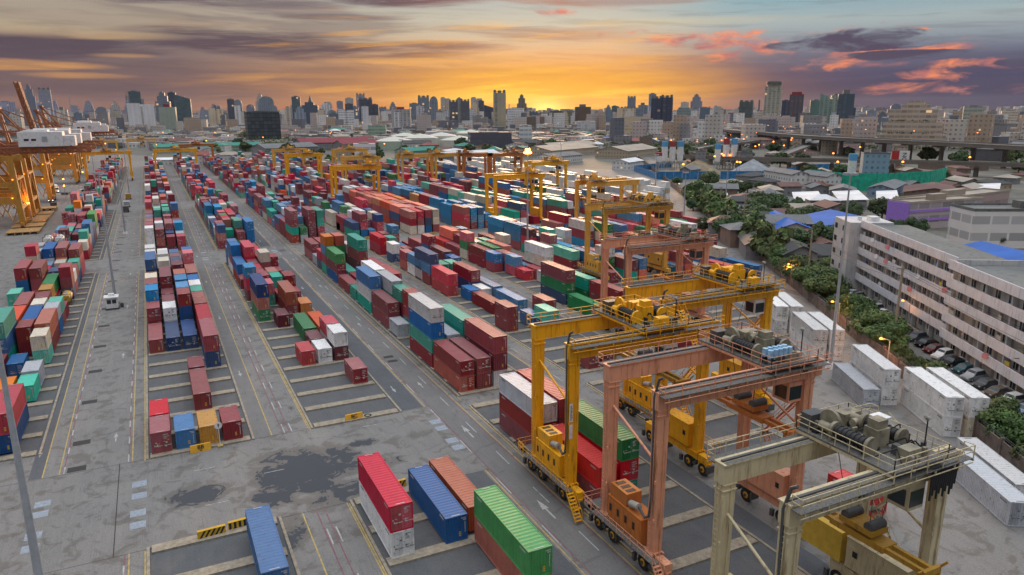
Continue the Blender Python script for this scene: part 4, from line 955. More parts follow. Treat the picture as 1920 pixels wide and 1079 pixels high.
# ------------------------------------------------------------------ yard furniture
for a in TANKS: tank_container(a[0], a[1], a[2], 'white ended tank, ' + a[3].split(', ', 1)[1], len([1 for b_ in TANKS if b_[1] < 200]) and a[1] < 200)
def board(x, y, rz, txt, label):
    r = thing('row_board', label, 'sign', (x, y, 0), rz, 'yellow concrete row boards')
    m = MB(); m.add([(-1.3, -.25, 0), (1.3, -.25, 0), (1.3, .25, 0), (-1.3, .25, 0), (-1.25, -.1, 1.0), (1.25, -.1, 1.0), (1.25, .1, 1.0), (-1.25, .1, 1.0)], [(0, 1, 5, 4), (1, 2, 6, 5), (2, 3, 7, 6), (3, 0, 4, 7), (4, 5, 6, 7)])
    part(m, 'block', mat('row_board_yellow', (.80, .42, .03), .7, dirt=.2), r)
    text_mesh(txt, .74, 'lettering', M['black'], r, (0, -.185, .64), (radians(81), 0, 0)); text_mesh('00', .3, 'number', M['black'], r, (0, -.245, .22), (radians(81), 0, 0))
board(1.9, 98.2, radians(4), 'BB', 'yellow concrete block lettered BB in front of the orange brown container')
board(22.7, 99.0, radians(4), 'BC', 'yellow concrete block lettered BC at the end of the empty bays')
for (x, y, lb) in ((6.2, 251.5, 'small yellow block at the near end of BB board row past the crossing'), (48.3, 251, 'small yellow block at near end of fourth row past crossing'), (66, 250.5, 'small yellow block at near end of fifth row past the crossing'), (90, 249, 'yellow block before the orange stacks by the puddle')):
    r = tag(link((lambda m: (m.box(-1.2, -.2, 0, 1.2, .2, .9), m.box(-1.3, -.3, 0, 1.3, .3, .12), m.mesh('row_board', M['py']))[2])(MB()), 'row_board', None, (x, y, 0)), lb, 'sign', 'yellow concrete row boards')
def stripe_barrier(x, y, rz, lb, L=3.6, kind=0):
    r = thing('striped_barrier', lb, 'barrier', (x, y, 0), rz, 'black and yellow striped barriers')
    m = MB(); m.box(0, -.2, 0, L, .2, 1.0, 0)
    m2 = MB(); k = int(L / .5)
    for q in range(k):
        x0 = .05 + q * .5
        if kind: m2.box(x0, -.206, 0.02, x0 + .25, -.2, .98)
        else:
            x1 = min(x0 + .6, L - .25); m2.add([(x0, -.206, .03), (min(x0 + .24, L), -.206, .03), (min(x1 + .24, L), -.206, .97), (x1, -.206, .97)], [(0, 1, 2, 3)])
    part(m, 'block', mat('barrier_yellow', (.6, .36, .02), .7, dirt=.4), r); part(m2, 'stripes', M['black'], r)
stripe_barrier(.2, 75.9, radians(3), 'left striped barrier with slanting black bars by the wet crossing', 2.8); stripe_barrier(3.3, 76.3, radians(4), 'right striped barrier with upright black bars by the blue container', 2.6, 1)
stripe_barrier(21.0, 76.9, radians(3), 'striped barrier between the crimson and deep blue containers', 2.4)
r = thing('direction_sign', 'round white arrow sign on a pole beside the BB block', 'road sign', (4.35, 98.4, 0))
m = MB(); m.tube((0, 0, 0), (0, 0, 2.9), .05, n=8); part(m, 'pole', M['white'], r)
m = MB(); m.tube((0, -.06, 3.1), (0, -.09, 3.1), .48, n=24); part(m, 'disc', M['white'], r)
m = MB(); m.box(-.05, -.10, 2.85, .05, -.095, 3.2); m.add([(-.18, -.10, 3.15), (.18, -.10, 3.15), (0, -.10, 3.38)], [(0, 1, 2)]); part(m, 'arrow', M['black'], r)
m = MB(); m.box(-.35, -.35, 0, .35, .35, .25); part(m, 'base', M['py'], r)
m = MB()
for k in range(16):
    a0, a1 = 2 * pi * k / 16, 2 * pi * (k + 1) / 16
    for (r0, z0, r1, z1) in ((.55, 0, .62, .12), (.62, .12, .55, .26), (.55, .26, .32, .24), (.32, .24, .32, .02)):
        m.add([(r0 * cos(a0), r0 * sin(a0), z0), (r0 * cos(a1), r0 * sin(a1), z0), (r1 * cos(a1), r1 * sin(a1), z1), (r1 * cos(a0), r1 * sin(a0), z1)], [(0, 1, 2, 3)])
tag(link(m.mesh('tyre', M['rubber']), 'tyre', None, (24.8, 99.2, .01)), 'black tyre lying beside the BC block', 'tyre')
def mast(x, y, h, lb, lit=False, base='grey', r0=.33):
    r = thing('lamp_mast', lb, 'lamp mast', (x, y, 0), 0, 'tall lighting masts')
    m = MB(); m.tube((0, 0, 0), (0, 0, h), r0, .12, 12); part(m, 'pole', M['steel'], r)
    m = MB()
    for q in range(8): a_ = pi * q / 4; m.cbox((cos(a_) * .9, sin(a_) * .9, h + .1), (.5, .5, .35)); m.bar((0, 0, h), (cos(a_) * .9, sin(a_) * .9, h), .08)
    part(m, 'lamp_head', [M['lampb'] if lit else M['steel']], r)
    if lit:
        m = MB(); m.tube((0, 0, h - .2), (0, 0, h + 1.3), .9, .7, 12); part(m, 'sodium_lamp', M['lampb'], r); ld = bpy.data.lights.new('lamp_light', 'POINT'); ld.energy = 9000; ld.color = (1, .36, .08); ld.shadow_soft_size = .8; lo = bpy.data.objects.new('lamp_light', ld); COL.objects.link(lo); lo.parent = r; lo.location = (0, 0, h + 3)
    m = MB()
    if base == 'stripe':
        m.tube((0, 0, 0), (0, 0, .9), 1.0, .75, 12, 0)
        for q in range(0, 12, 2):
            a0, a1 = 2 * pi * q / 12, 2 * pi * (q + 1) / 12; m.add([(1.02 * cos(a0), 1.02 * sin(a0), .02), (1.02 * cos(a1), 1.02 * sin(a1), .02), (.78 * cos(a1 + .5), .78 * sin(a1 + .5), .88), (.78 * cos(a0 + .5), .78 * sin(a0 + .5), .88)], [(0, 1, 2, 3)], 1)
        part(m, 'base', [M['white'], M['red']], r)
    else: m.box(-.8, -.8, 0, .8, .8, .6); part(m, 'base', [M['beam']], r)
    return r
mast(-13.2, 71.5, 33, 'tall pale mast slanting up at the lower left corner', r0=.42); mast(-10.9, 190.0, 30.5, 'tall mast rising beside the white control kiosk'); mast(-11.2, 302, 29, 'second tall mast along the wide left lane', base='stripe')
mast(-12.0, 440, 32, 'third and farthest mast along the wide left lane'); mast(102.8, 83.5, 33.5, 'tall mast with striped base beside the white reefer boxes', base='stripe'); mast(102.2, 197.5, 31.5, 'tall mast with glowing orange lamp and striped base amid blue containers', True, 'stripe')
mast(121, 381, 29, 'tall mast with reddish lamp head in the mid yard'); mast(205, 356, 26, 'thin mast beyond the glowing one'); mast(-24.5, 400, 24, 'mast standing among the leftmost row stacks')
for (x, y, h, lb) in ((228, 300, 22, 'mast near the lorry park road'), (240, 262, 20, 'mast beside the roadside trees north'), (196, 238, 19, 'mast right of the lorry park'), (205, 420, 22, 'thin mast by the far orange cranes'), (330, 620, 30, 'mast near the dark office slab')): mast(x, y, h, lb)
r = thing('control_kiosk', 'white control kiosk with dark windows on the wide lane at the mast foot', 'kiosk', (-11.4, 185.6, 0))
m = MB(); m.box(-1.2, -1.2, .35, 1.2, 1.2, 2.7); part(m, 'wall', M['white'], r); m = MB(); m.box(-1.5, -1.5, 2.7, 1.5, 1.5, 2.95); m.box(-.6, -.4, 2.95, .6, .6, 3.5); part(m, 'roof', M['white'], r)
m = MB(); m.box(-.95, -1.22, 1.4, -.1, -1.2, 2.3); m.box(.1, -1.22, 1.4, .95, -1.2, 2.3); part(m, 'window', M['glass'], r); m = MB(); m.box(-1.4, -1.4, 0, 1.4, 1.4, .35); m.cbox((1.9, .6, .5), (.7, .7, .9)); part(m, 'base', M['dark_steel'], r)
for (x, y, lb, cc) in ((-12.3, 392, 'grey green cabin standing on the wide left lane', 'steel'), (-12.3, 372, 'dark generator on wheels along the wide left lane', 'dark_steel'), (-12.3, 428, 'ochre yard tractor parked on the wide left lane', 'spread')):
    r = thing('service_unit', lb, 'yard equipment', (x, y, 0)); m = MB(); m.box(-1.2, -2.2, .6, 1.2, 2.2, 2.6); m.box(-1.3, -2.3, 2.6, 1.3, 2.3, 2.75); part(m, 'body', M[cc], r)
    for sx in (-1, 1):
        for sy in (-1.4, 1.4): m = MB(); wheel(m, sx * 1.1, sy, .45, .3); part(m, 'wheel', [M['rubber'], M['steel']], r)
# timber-decked hatch covers laid out on the quay apron
M['wood'] = mat('timber_decking', (.44, .26, .10), .8, var=.35, nsc=2.5, dirt=.4)
def pallet(x, y, w, l, h, lb):
    m = MB()
    for q in range(int(l / 2.2)): y0 = q * 2.2; m.box(0, y0, h - .25, w, y0 + 2.0, h)
    for q in range(5): m.box(.2 + q * (w - .8) / 4, 0, .02, .6 + q * (w - .8) / 4, l, h - .252)
    tag(link(m.mesh('deck_pallet', M['wood']), 'deck_pallet', None, (x, y, 0)), lb, 'pallet', 'timber pallets on the quay apron')
pallet(-50.5, 318, 10.5, 13, 1.1, 'nearest of the wide timber pallets on the quay apron'); pallet(-50.8, 333, 10.5, 13, 1.1, 'second wide timber pallet on the quay apron'); pallet(-51.2, 348, 10.2, 22, 1.0, 'long timber pallet third from the camera'); pallet(-51.5, 388, 10.5, 10, 1.7, 'stacked timber pallets farthest on the quay apron'); pallet(-51.5, 372, 10.5, 12, 1.1, 'timber pallet before the stacked ones')
# trucks
def truck(x, y, rz, col, lb, box=None, s=1.0):
    r = thing('lorry', lb, 'lorry', (x, y, 0), rz); m = MB()
    m.box(-1.2, 0, .7, 1.2, 1.9, 3.0); m.box(-1.1, -.15, .7, 1.1, 0, 2.0); part(m, 'cab', M[col], r); m = MB(); m.box(-1.05, -.03, 1.95, 1.05, .3, 2.75); part(m, 'windscreen', M['glass'], r)
    m = MB(); m.box(-.5, 1.9, .8, .5, 12.5, 1.1); m.box(-1.2, 3, 1.1, 1.2, 13, 1.25); part(m, 'trailer', M['dark_steel'] if box != 'cy' else M['cy'], r)
    for yy in (1.0, 3.6, 10.0, 11.3):
        for sx in (-1, 1): m = MB(); wheel(m, sx * 1.0, yy, .5, .35); part(m, 'wheel', [M['rubber'], M['steel']], r)
    if box and box != 'cy': m = MB(); m.box(-1.22, 2.9, 1.26, 1.22, 13, 3.9); part(m, 'cargo_box', M[box], r)
    m = MB(); m.cbox((-.8, -.18, 1.0), (.3, .06, .2)); part(m, 'headlight', M['lampw'], r); m = MB(); m.cbox((.8, -.18, 1.0), (.3, .06, .2)); part(m, 'headlight', M['lampw'], r)
    return r
M['wbox'] = M['white']; M['bluep'] = mat('blue_paint', (.03, .12, .4), .5)
truck(93.5, 218, radians(-20), 'cy', 'yellow yard tractor with empty trailer beside the blue stacks', 'cy')
truck(-47, 430, 0, 'red', 'red lorry driving on the quay with lit headlights'); truck(-49, 480, radians(10), 'white', 'white lorry near the far quay crane legs', 'wbox'); truck(-35, 462, radians(60), 'white', 'white lorry turning across the apron', None); truck(-42, 400, radians(75), 'dark_steel', 'black low trailer parked on the apron', None)
r = thing('motorcycle', 'small motorcycle with lit headlamp by the fifth row bays', 'motorcycle', (57.6, 106.5, 0), radians(20))
m = MB(); wheel(m, 0, 0, .3, .12); wheel(m, 0, 1.25, .3, .12); part(m, 'wheels', [M['rubber'], M['steel']], r); m = MB(); m.bar((0, .1, .5), (0, 1.2, .6), .25, .3); m.bar((0, .1, .4), (0, .3, 1.05), .07); m.box(-.35, .25, 1.0, .35, .32, 1.05); m.box(-.15, .6, .7, .15, 1.35, .82); part(m, 'frame', M['black'], r); m = MB(); m.cbox((0, .05, .85), (.16, .1, .16)); part(m, 'headlight', M['lampw'], r)
# reefer boxes parked parallel to the fence on the right
WR = {}
def reefer(x, y, n_, labs, dirty='W', th=radians(-29)):
    z = .05
    for i in range(n_):
        o = put_container(x, y, z, 40, dirty[i], 1, True, labs[i], 'white refrigerated containers by the fence', th, 1 + (i + int(x)) % 2); z += 2.9
M['reef'] = None
for (x, y, cs, lb) in ((78.7, 39.6, 'w', ('grey long reefer box lowest beside the parked row, nearest at right edge',)), (83.2, 41.6, 'W', ('white long reefer box behind grey one at right edge',)),
        (93.6, 65.0 - 8, 'WW', ('white reefer box under another, second cluster from right edge', 'white reefer box on top with bright roof, second cluster')), (96.4, 55.4, 'EW', ('cream reefer box low at the fence side of the second cluster', 'brown roofed reefer box on top at the fence side')),
        (92.6, 68.9, 'w', ('pale reefer box alone on the ground beside the tall mast',)), (95.8, 68.2, 'WW', ('lower white reefer box of the tall pair near the striped mast', 'upper pale green roofed reefer box of the tall pair near the mast')),
        (102.6, 87.5, 'WW', ('lower left reefer box just beyond the striped mast', 'upper left reefer box just beyond the striped mast')), (105.2, 86.1, 'WW', ('lower right reefer box glowing orange beyond the striped mast', 'upper right reefer box glowing orange beyond the mast')),
        (108.7, 102.3, 'WW', ('lower left reefer box behind the second yellow crane', 'upper left reefer box behind the second yellow crane')), (111.3, 100.9, 'WW', ('lower right reefer box behind the second yellow crane', 'upper right reefer box behind the second yellow crane'))):
    reefer(x, y, len(cs), lb, cs)
# ------------------------------------------------------------------ facade materials (pattern pitch in metres, world space)
def facade(name, style, fl=3.6, col_=4.0, scale=1.0, lit=.01, wcol=(.05, .06, .075)):
    m = bpy.data.materials.new(name); m.use_nodes = True; n = NT(m.node_tree)
    b = n.new('ShaderNodeBsdfPrincipled'); o = n.new('ShaderNodeOutputMaterial'); n.lk(b.outputs[0], o.inputs[0])
    geo = n.new('ShaderNodeNewGeometry'); X, Y, Z = n.xyz(geo.outputs['Position']); nx, ny, nz = n.xyz(geo.outputs['Normal'])
    oi = n.new('ShaderNodeObjectInfo'); rv = V(n.t, oi.outputs['Random']); base = oi.outputs['Color']
    U = (X * ny * -1.0 + Y * nx) + rv * 60; fl *= scale; col_ *= scale
    fu = (U / col_).mod(1.0); fz = (Z / (fl)).mod(1.0); iu = (U / col_).fl(); iz = (Z / fl).fl()
    wn = n.white(n.vec(iu, iz, rv * 9.0)); wn2 = n.white(n.vec(iu * 3.0, iz + 7.0, rv * 3.0)); wc = n.white(n.vec((U / (col_ * 3)).fl(), rv * 5.0, 0.0))
    if style == 'h': w = fz.gt(.45) * fu.gt(.12) * (fz.lt(.93)); wk = .62
    elif style == 'v': w = (fu.gt(.42) * fz.gt(.2)) * (wc.gt(.3) * .8 + .2); wk = .72
    elif style == 'g': w = (fu.gt(.08) * fz.gt(.14)); wk = .55
    else: w = fz.gt(.35) * fz.lt(.75) * fu.gt(.3) * fu.lt(.72); wk = .85
    side = 1 - nz.ab().gt(.5)
    d = n.noise(geo.outputs['Position'], .06, 4)
    k = n.mix(d.lr(.3, .7) * .3, base, n.mix(1.0, base, (.6, .58, .55), 'MULTIPLY'))
    k = n.mix(w * side * wk * (wn2 * .5 + .5), k, n.mix(wn.lr(0, 1), wcol, tuple(q * 2.6 for q in wcol)))
    k = n.mix(nz.gt(.5) * .6, k, (.20, .195, .19))
    n.lk(k, b.inputs['Base Color'])
    n.lk((w * side) * -.35 + .75, b.inputs['Roughness'])
    litm = w * side * wn.gt(1 - lit)
    b.inputs['Emission Color'].default_value = (1.0, .62, .28, 1); n.lk(litm * .6, b.inputs['Emission Strength'])
    return m
FS = {'h': facade('facade_bands', 'h', scale=1.5), 'v': facade('facade_columns', 'v', col_=6.5, scale=1.4), 'g': facade('facade_glass', 'g', scale=1.6, lit=.012), 'p': facade('facade_punched', 'p', 3.3, 3.2, lit=.015), 'n': facade('facade_punched_near', 'p', 3.2, 3.0, lit=.02)}
def roofm(name, col, rust=.3): return mat(name, col, .7, var=.2, nsc=.12, dirt=rust, dcol=tuple(q * .5 for q in col), coord='Object')
RF = dict(grey=roofm('roof_grey_sheet', (.16, .165, .17), .5), dark=roofm('roof_dark_tile', (.05, .05, .052), .5), rust=roofm('roof_rusty_sheet', (.15, .07, .055), .7), red=roofm('roof_red_tile', (.26, .07, .055)), white=roofm('roof_white_sheet', (.68, .69, .70), .15),
          blue=roofm('roof_blue_sheet', (.004, .10, .42), .1), tan=roofm('roof_tan', (.36, .31, .25)), slab=roofm('roof_concrete', (.155, .16, .15), .8), wine=roofm('roof_wine_sheet', (.22, .025, .04), .3), green=roofm('roof_green_sheet', (.03, .22, .17), .3))
WC = dict(white=(.74, .73, .71), cream=(.50, .41, .30), grey=(.26, .26, .27), pink=(.48, .34, .32), brown=(.25, .17, .13), green=(.35, .45, .35), blue=(.25, .36, .48), dark=(.12, .12, .13))
def hall(lb, x, y, w, l, h, rz, wall, roof, kind='gable', rh=1.8, name='building', cat='building', group=None, over=.6, fs='n'):
    """rectangular building: origin at its centre, w across, l along local y"""
    r = thing(name, lb, cat, (x, y, 0), rz, group)
    m = MB(); m.box(-w / 2, -l / 2, 0, w / 2, l / 2, h)
    if kind == 'gable': m.add([(-w / 2, -l / 2, h), (w / 2, -l / 2, h), (0, -l / 2, h + rh)], [(0, 1, 2)]); m.add([(-w / 2, l / 2, h), (w / 2, l / 2, h), (0, l / 2, h + rh)], [(1, 0, 2)])
    o = part(m, 'wall', FS[fs], r); o.color = (*WC[wall], 1) if isinstance(wall, str) else (*wall, 1)
    m = MB(); W_, L_ = w / 2 + over, l / 2 + over; t = .15; e = rh * over / (w / 2)
    if kind == 'gable':
        for s_ in (-1, 1): m.add([(s_ * W_, -L_, h - e), (0, -L_, h + rh + .02), (0, L_, h + rh + .02), (s_ * W_, L_, h - e), (s_ * W_, -L_, h - e + t), (0, -L_, h + rh + t), (0, L_, h + rh + t), (s_ * W_, L_, h - e + t)], [(0, 1, 2, 3), (7, 6, 5, 4), (0, 4, 5, 1), (3, 2, 6, 7), (0, 3, 7, 4)])
    elif kind == 'hip':
        q = max(l / 2 - w / 2, .3); v = [(-W_, -L_, h), (W_, -L_, h), (W_, L_, h), (-W_, L_, h), (0, -q, h + rh), (0, q, h + rh)]
        m.add(v, [(0, 1, 4), (1, 2, 5, 4), (2, 3, 5), (3, 0, 4, 5), (3, 2, 1, 0)])
    elif kind == 'mono': m.add([(-W_, -L_, h + .05), (W_, -L_, h + rh), (W_, L_, h + rh), (-W_, L_, h + .05), (-W_, -L_, h + .2), (W_, -L_, h + rh + .15), (W_, L_, h + rh + .15), (-W_, L_, h + .2)], [(0, 3, 2, 1), (4, 5, 6, 7), (0, 1, 5, 4), (1, 2, 6, 5), (2, 3, 7, 6), (3, 0, 4, 7)])
    else:
        m.box(-w / 2 - .1, -l / 2 - .1, h, w / 2 + .1, l / 2 + .1, h + .25)
        for (a, b_, c, d) in ((-w / 2 - .1, -l / 2 - .1, w / 2 + .1, -l / 2 + .15), (-w / 2 - .1, l / 2 - .15, w / 2 + .1, l / 2 + .1), (-w / 2 - .1, -l / 2 + .15, -w / 2 + .15, l / 2 - .15), (w / 2 - .15, -l / 2 + .15, w / 2 + .1, l / 2 - .15)): m.box(a, b_, h + .25, c, d, h + .9)
        m.box(-w * .2, -l * .1, h + .25, w * .1, l * .1, h + 2.6)
    part(m, 'roof', RF[roof], r)
    return r
def nsp(n_, s_): p = FN * n_ + FD * s_; return p.x, p.y
TH = -atan2(.52, .854)     # rotation that turns local +y to the fence direction
# street, verge, parking strip
g = MB()
def band(mb, n0, n1, s0, s1, z): a, b, c, d = nsp(n0, s0), nsp(n1, s0), nsp(n1, s1), nsp(n0, s1); mb.add([(a[0], a[1], z), (b[0], b[1], z), (c[0], c[1], z), (d[0], d[1], z)], [(0, 1, 2, 3)])
band(g, 59, 69.5, 20, 330, .004); band(g, 61, 68, 330, 900, .004); setting(g, 'street', M['asph2'])
g = MB(); band(g, 54.9, 59, 20, 900, .002); setting(g, 'grass_verge', M['grass'])
g = MB()
for n_ in (59.0, 69.3):
    a = nsp(n_, 20); b = nsp(n_, 330); g.bar((a[0], a[1], .06), (b[0], b[1], .06), .25, .14)
setting(g, 'kerb', M['beam'])
# boundary wall in panels
wr = thing('boundary_wall', 'brown stained concrete boundary wall with posts along the reefer boxes', 'wall', (*nsp(54.6, 60), 0), TH)
wm_ = mat('boundary_wall_concrete', (.17, .13, .11), .85, var=.3, nsc=.8, dirt=.6, dcol=(.06, .045, .04))
m = MB(); m.box(-.1, 0, 0, .1, 640, 2.6); part(m, 'panel', wm_, wr)
m = MB()
m.box(-.22, 0, 0, .22, .4, 3.0); pm = m.mesh('post', wm_)
for q in range(100): link(pm, 'post', wr, (0, q * 6.2, 0))
m = MB()
for z in (3.0, 3.25): m.bar((0, 0, z), (0, 640, z), .05)
part(m, 'fence_wire', M['dark_steel'], wr)
# trees
def leaf_mat(name, a, b):
    m = bpy.data.materials.new(name); m.use_nodes = True; n = NT(m.node_tree)
    bs = n.new('ShaderNodeBsdfPrincipled'); o = n.new('ShaderNodeOutputMaterial'); n.lk(bs.outputs[0], o.inputs[0])
    geo = n.new('ShaderNodeNewGeometry'); ri = V(n.t, geo.outputs['Random Per Island']); oi = n.new('ShaderNodeObjectInfo'); rv = V(n.t, oi.outputs['Random'])
    k = n.mix(ri, a, b); big = n.noise(geo.outputs['Position'], .5, 2); k = n.mix(big.sm(.45, .65) * .5, k, tuple(q * 1.35 for q in b))
    hs = n.new('ShaderNodeHueSaturation'); n.lk(k, hs.inputs['Color']); n.lk(rv * .7 + .75, hs.inputs['Value']); n.lk((rv * 5.3).mod(1.0) * .05 + .465, hs.inputs['Hue']); n.lk(hs.outputs[0], bs.inputs['Base Color']); bs.inputs['Roughness'].default_value = .7
    tr = n.new('ShaderNodeBsdfTranslucent'); n.lk(hs.outputs[0], tr.inputs[0]); mx = n.new('ShaderNodeMixShader'); mx.inputs[0].default_value = .18; n.lk(bs.outputs[0], mx.inputs[1]); n.lk(tr.outputs[0], mx.inputs[2]); n.lk(mx.outputs[0], o.inputs[0])
    return m
M['leaf'] = leaf_mat('foliage', (.028, .056, .018), (.085, .14, .035)); M['leafd'] = leaf_mat('foliage_dark', (.02, .045, .018), (.06, .11, .032)); M['bark'] = mat('bark', (.10, .075, .05), .9)
def crown(seed, R_, Hc, z0, nblob, nleaf, ls, flat=.75):
    r_ = random.Random(seed); m = MB()
    blobs = []
    for i in range(nblob):
        a = r_.uniform(0, 2 * pi); d = R_ * sqrt(r_.random()) * .78; zz = z0 + Hc * r_.uniform(.12, .88) * (1 - .35 * d / R_)
        blobs.append((d * cos(a), d * sin(a), zz, R_ * r_.uniform(.26, .46)))
    for i in range(nleaf):
        bx, by, bz, br = blobs[i % nblob]
        v = Vector((r_.gauss(0, 1), r_.gauss(0, 1), r_.gauss(0, .8))); v.normalize(); v *= br * r_.uniform(.72, 1.08)
        c = Vector((bx, by, bz)) + Vector((v.x, v.y, v.z * flat))
        nn = (v.normalized() + Vector((r_.uniform(-.6, .6), r_.uniform(-.6, .6), r_.uniform(-.1, .8)))).normalized()
        t1 = nn.cross(Vector((r_.uniform(-1, 1), r_.uniform(-1, 1), r_.uniform(-1, 1)))).normalized(); t2 = nn.cross(t1); s_ = ls * r_.uniform(.6, 1.4)
        m.add([c - t1 * s_ - t2 * s_ * .5, c + t1 * s_ * .2 - t2 * s_, c + t1 * s_ + t2 * s_ * .3, c - t1 * s_ * .1 + t2 * s_], [(0, 1, 2, 3)])
    return m, blobs
def trunk(blobs, z0, r0, seed):
    m = MB(); r_ = random.Random(seed); top = z0 + .3
    m.tube((0, 0, 0), (.1, .05, top), r0, r0 * .6, 8, cap=False)
    for b in blobs[:7]: m.tube((.1, .05, top - .4), (b[0] * .8, b[1] * .8, b[2]), r0 * .45, r0 * .12, 6, cap=False)
    return m
TP = {}
for k, (R_, Hc, z0, nb, nl, ls, mt) in enumerate([(3.6, 4.2, 1.2, 18, 5600, .17, 'leaf'), (4.2, 5.2, 2.0, 22, 5600, .20, 'leafd'), (2.6, 3.0, .7, 13, 3600, .15, 'leaf'), (5.2, 6.2, 2.6, 24, 3200, .34, 'leafd'), (5.5, 6.0, 2.4, 16, 700, .75, 'leafd'), (4.5, 5.5, 2.0, 12, 480, .8, 'leaf'), (2.2, 4.6, 4.0, 12, 1300, .3, 'leaf')]):
    c_, bl = crown(k + 3, R_, Hc, z0, nb, nl, ls); TP[k] = (c_.mesh('crown', M[mt]), trunk(bl, z0, .22 + .04 * R_, k).mesh('trunk', M['bark']))
def tree(x, y, k, lb, sc=1.0, rz=0.0, group='trees'):
    r = thing('tree', lb, 'tree', (x, y, 0), rz, group); r.scale = (sc, sc, sc * rt_.uniform(.85, 1.15))
    link(TP[k][0], 'crown', r); link(TP[k][1], 'trunk', r); return r
rt_ = random.Random(21)
for i in range(64):     # hedge-like belt between wall and street
    s_ = 64 + i * 5.0 + rt_.uniform(-1.5, 1.5)
    if 103 < s_ < 113: continue
    x, y = nsp(57.9 + rt_.uniform(-.7, .7), s_); near_ = i < 12
    tree(x, y, rt_.choice((0, 2, 0)) if i < 30 else 5, ('bushy green tree between the boundary wall and the parked cars' if near_ else 'bushy green tree in the long belt between container yard and street'), rt_.uniform(.8, 1.1) * (1 if i < 14 else 1.25), rt_.uniform(0, 6), 'trees beside the parked cars' if near_ else 'trees of the roadside belt')
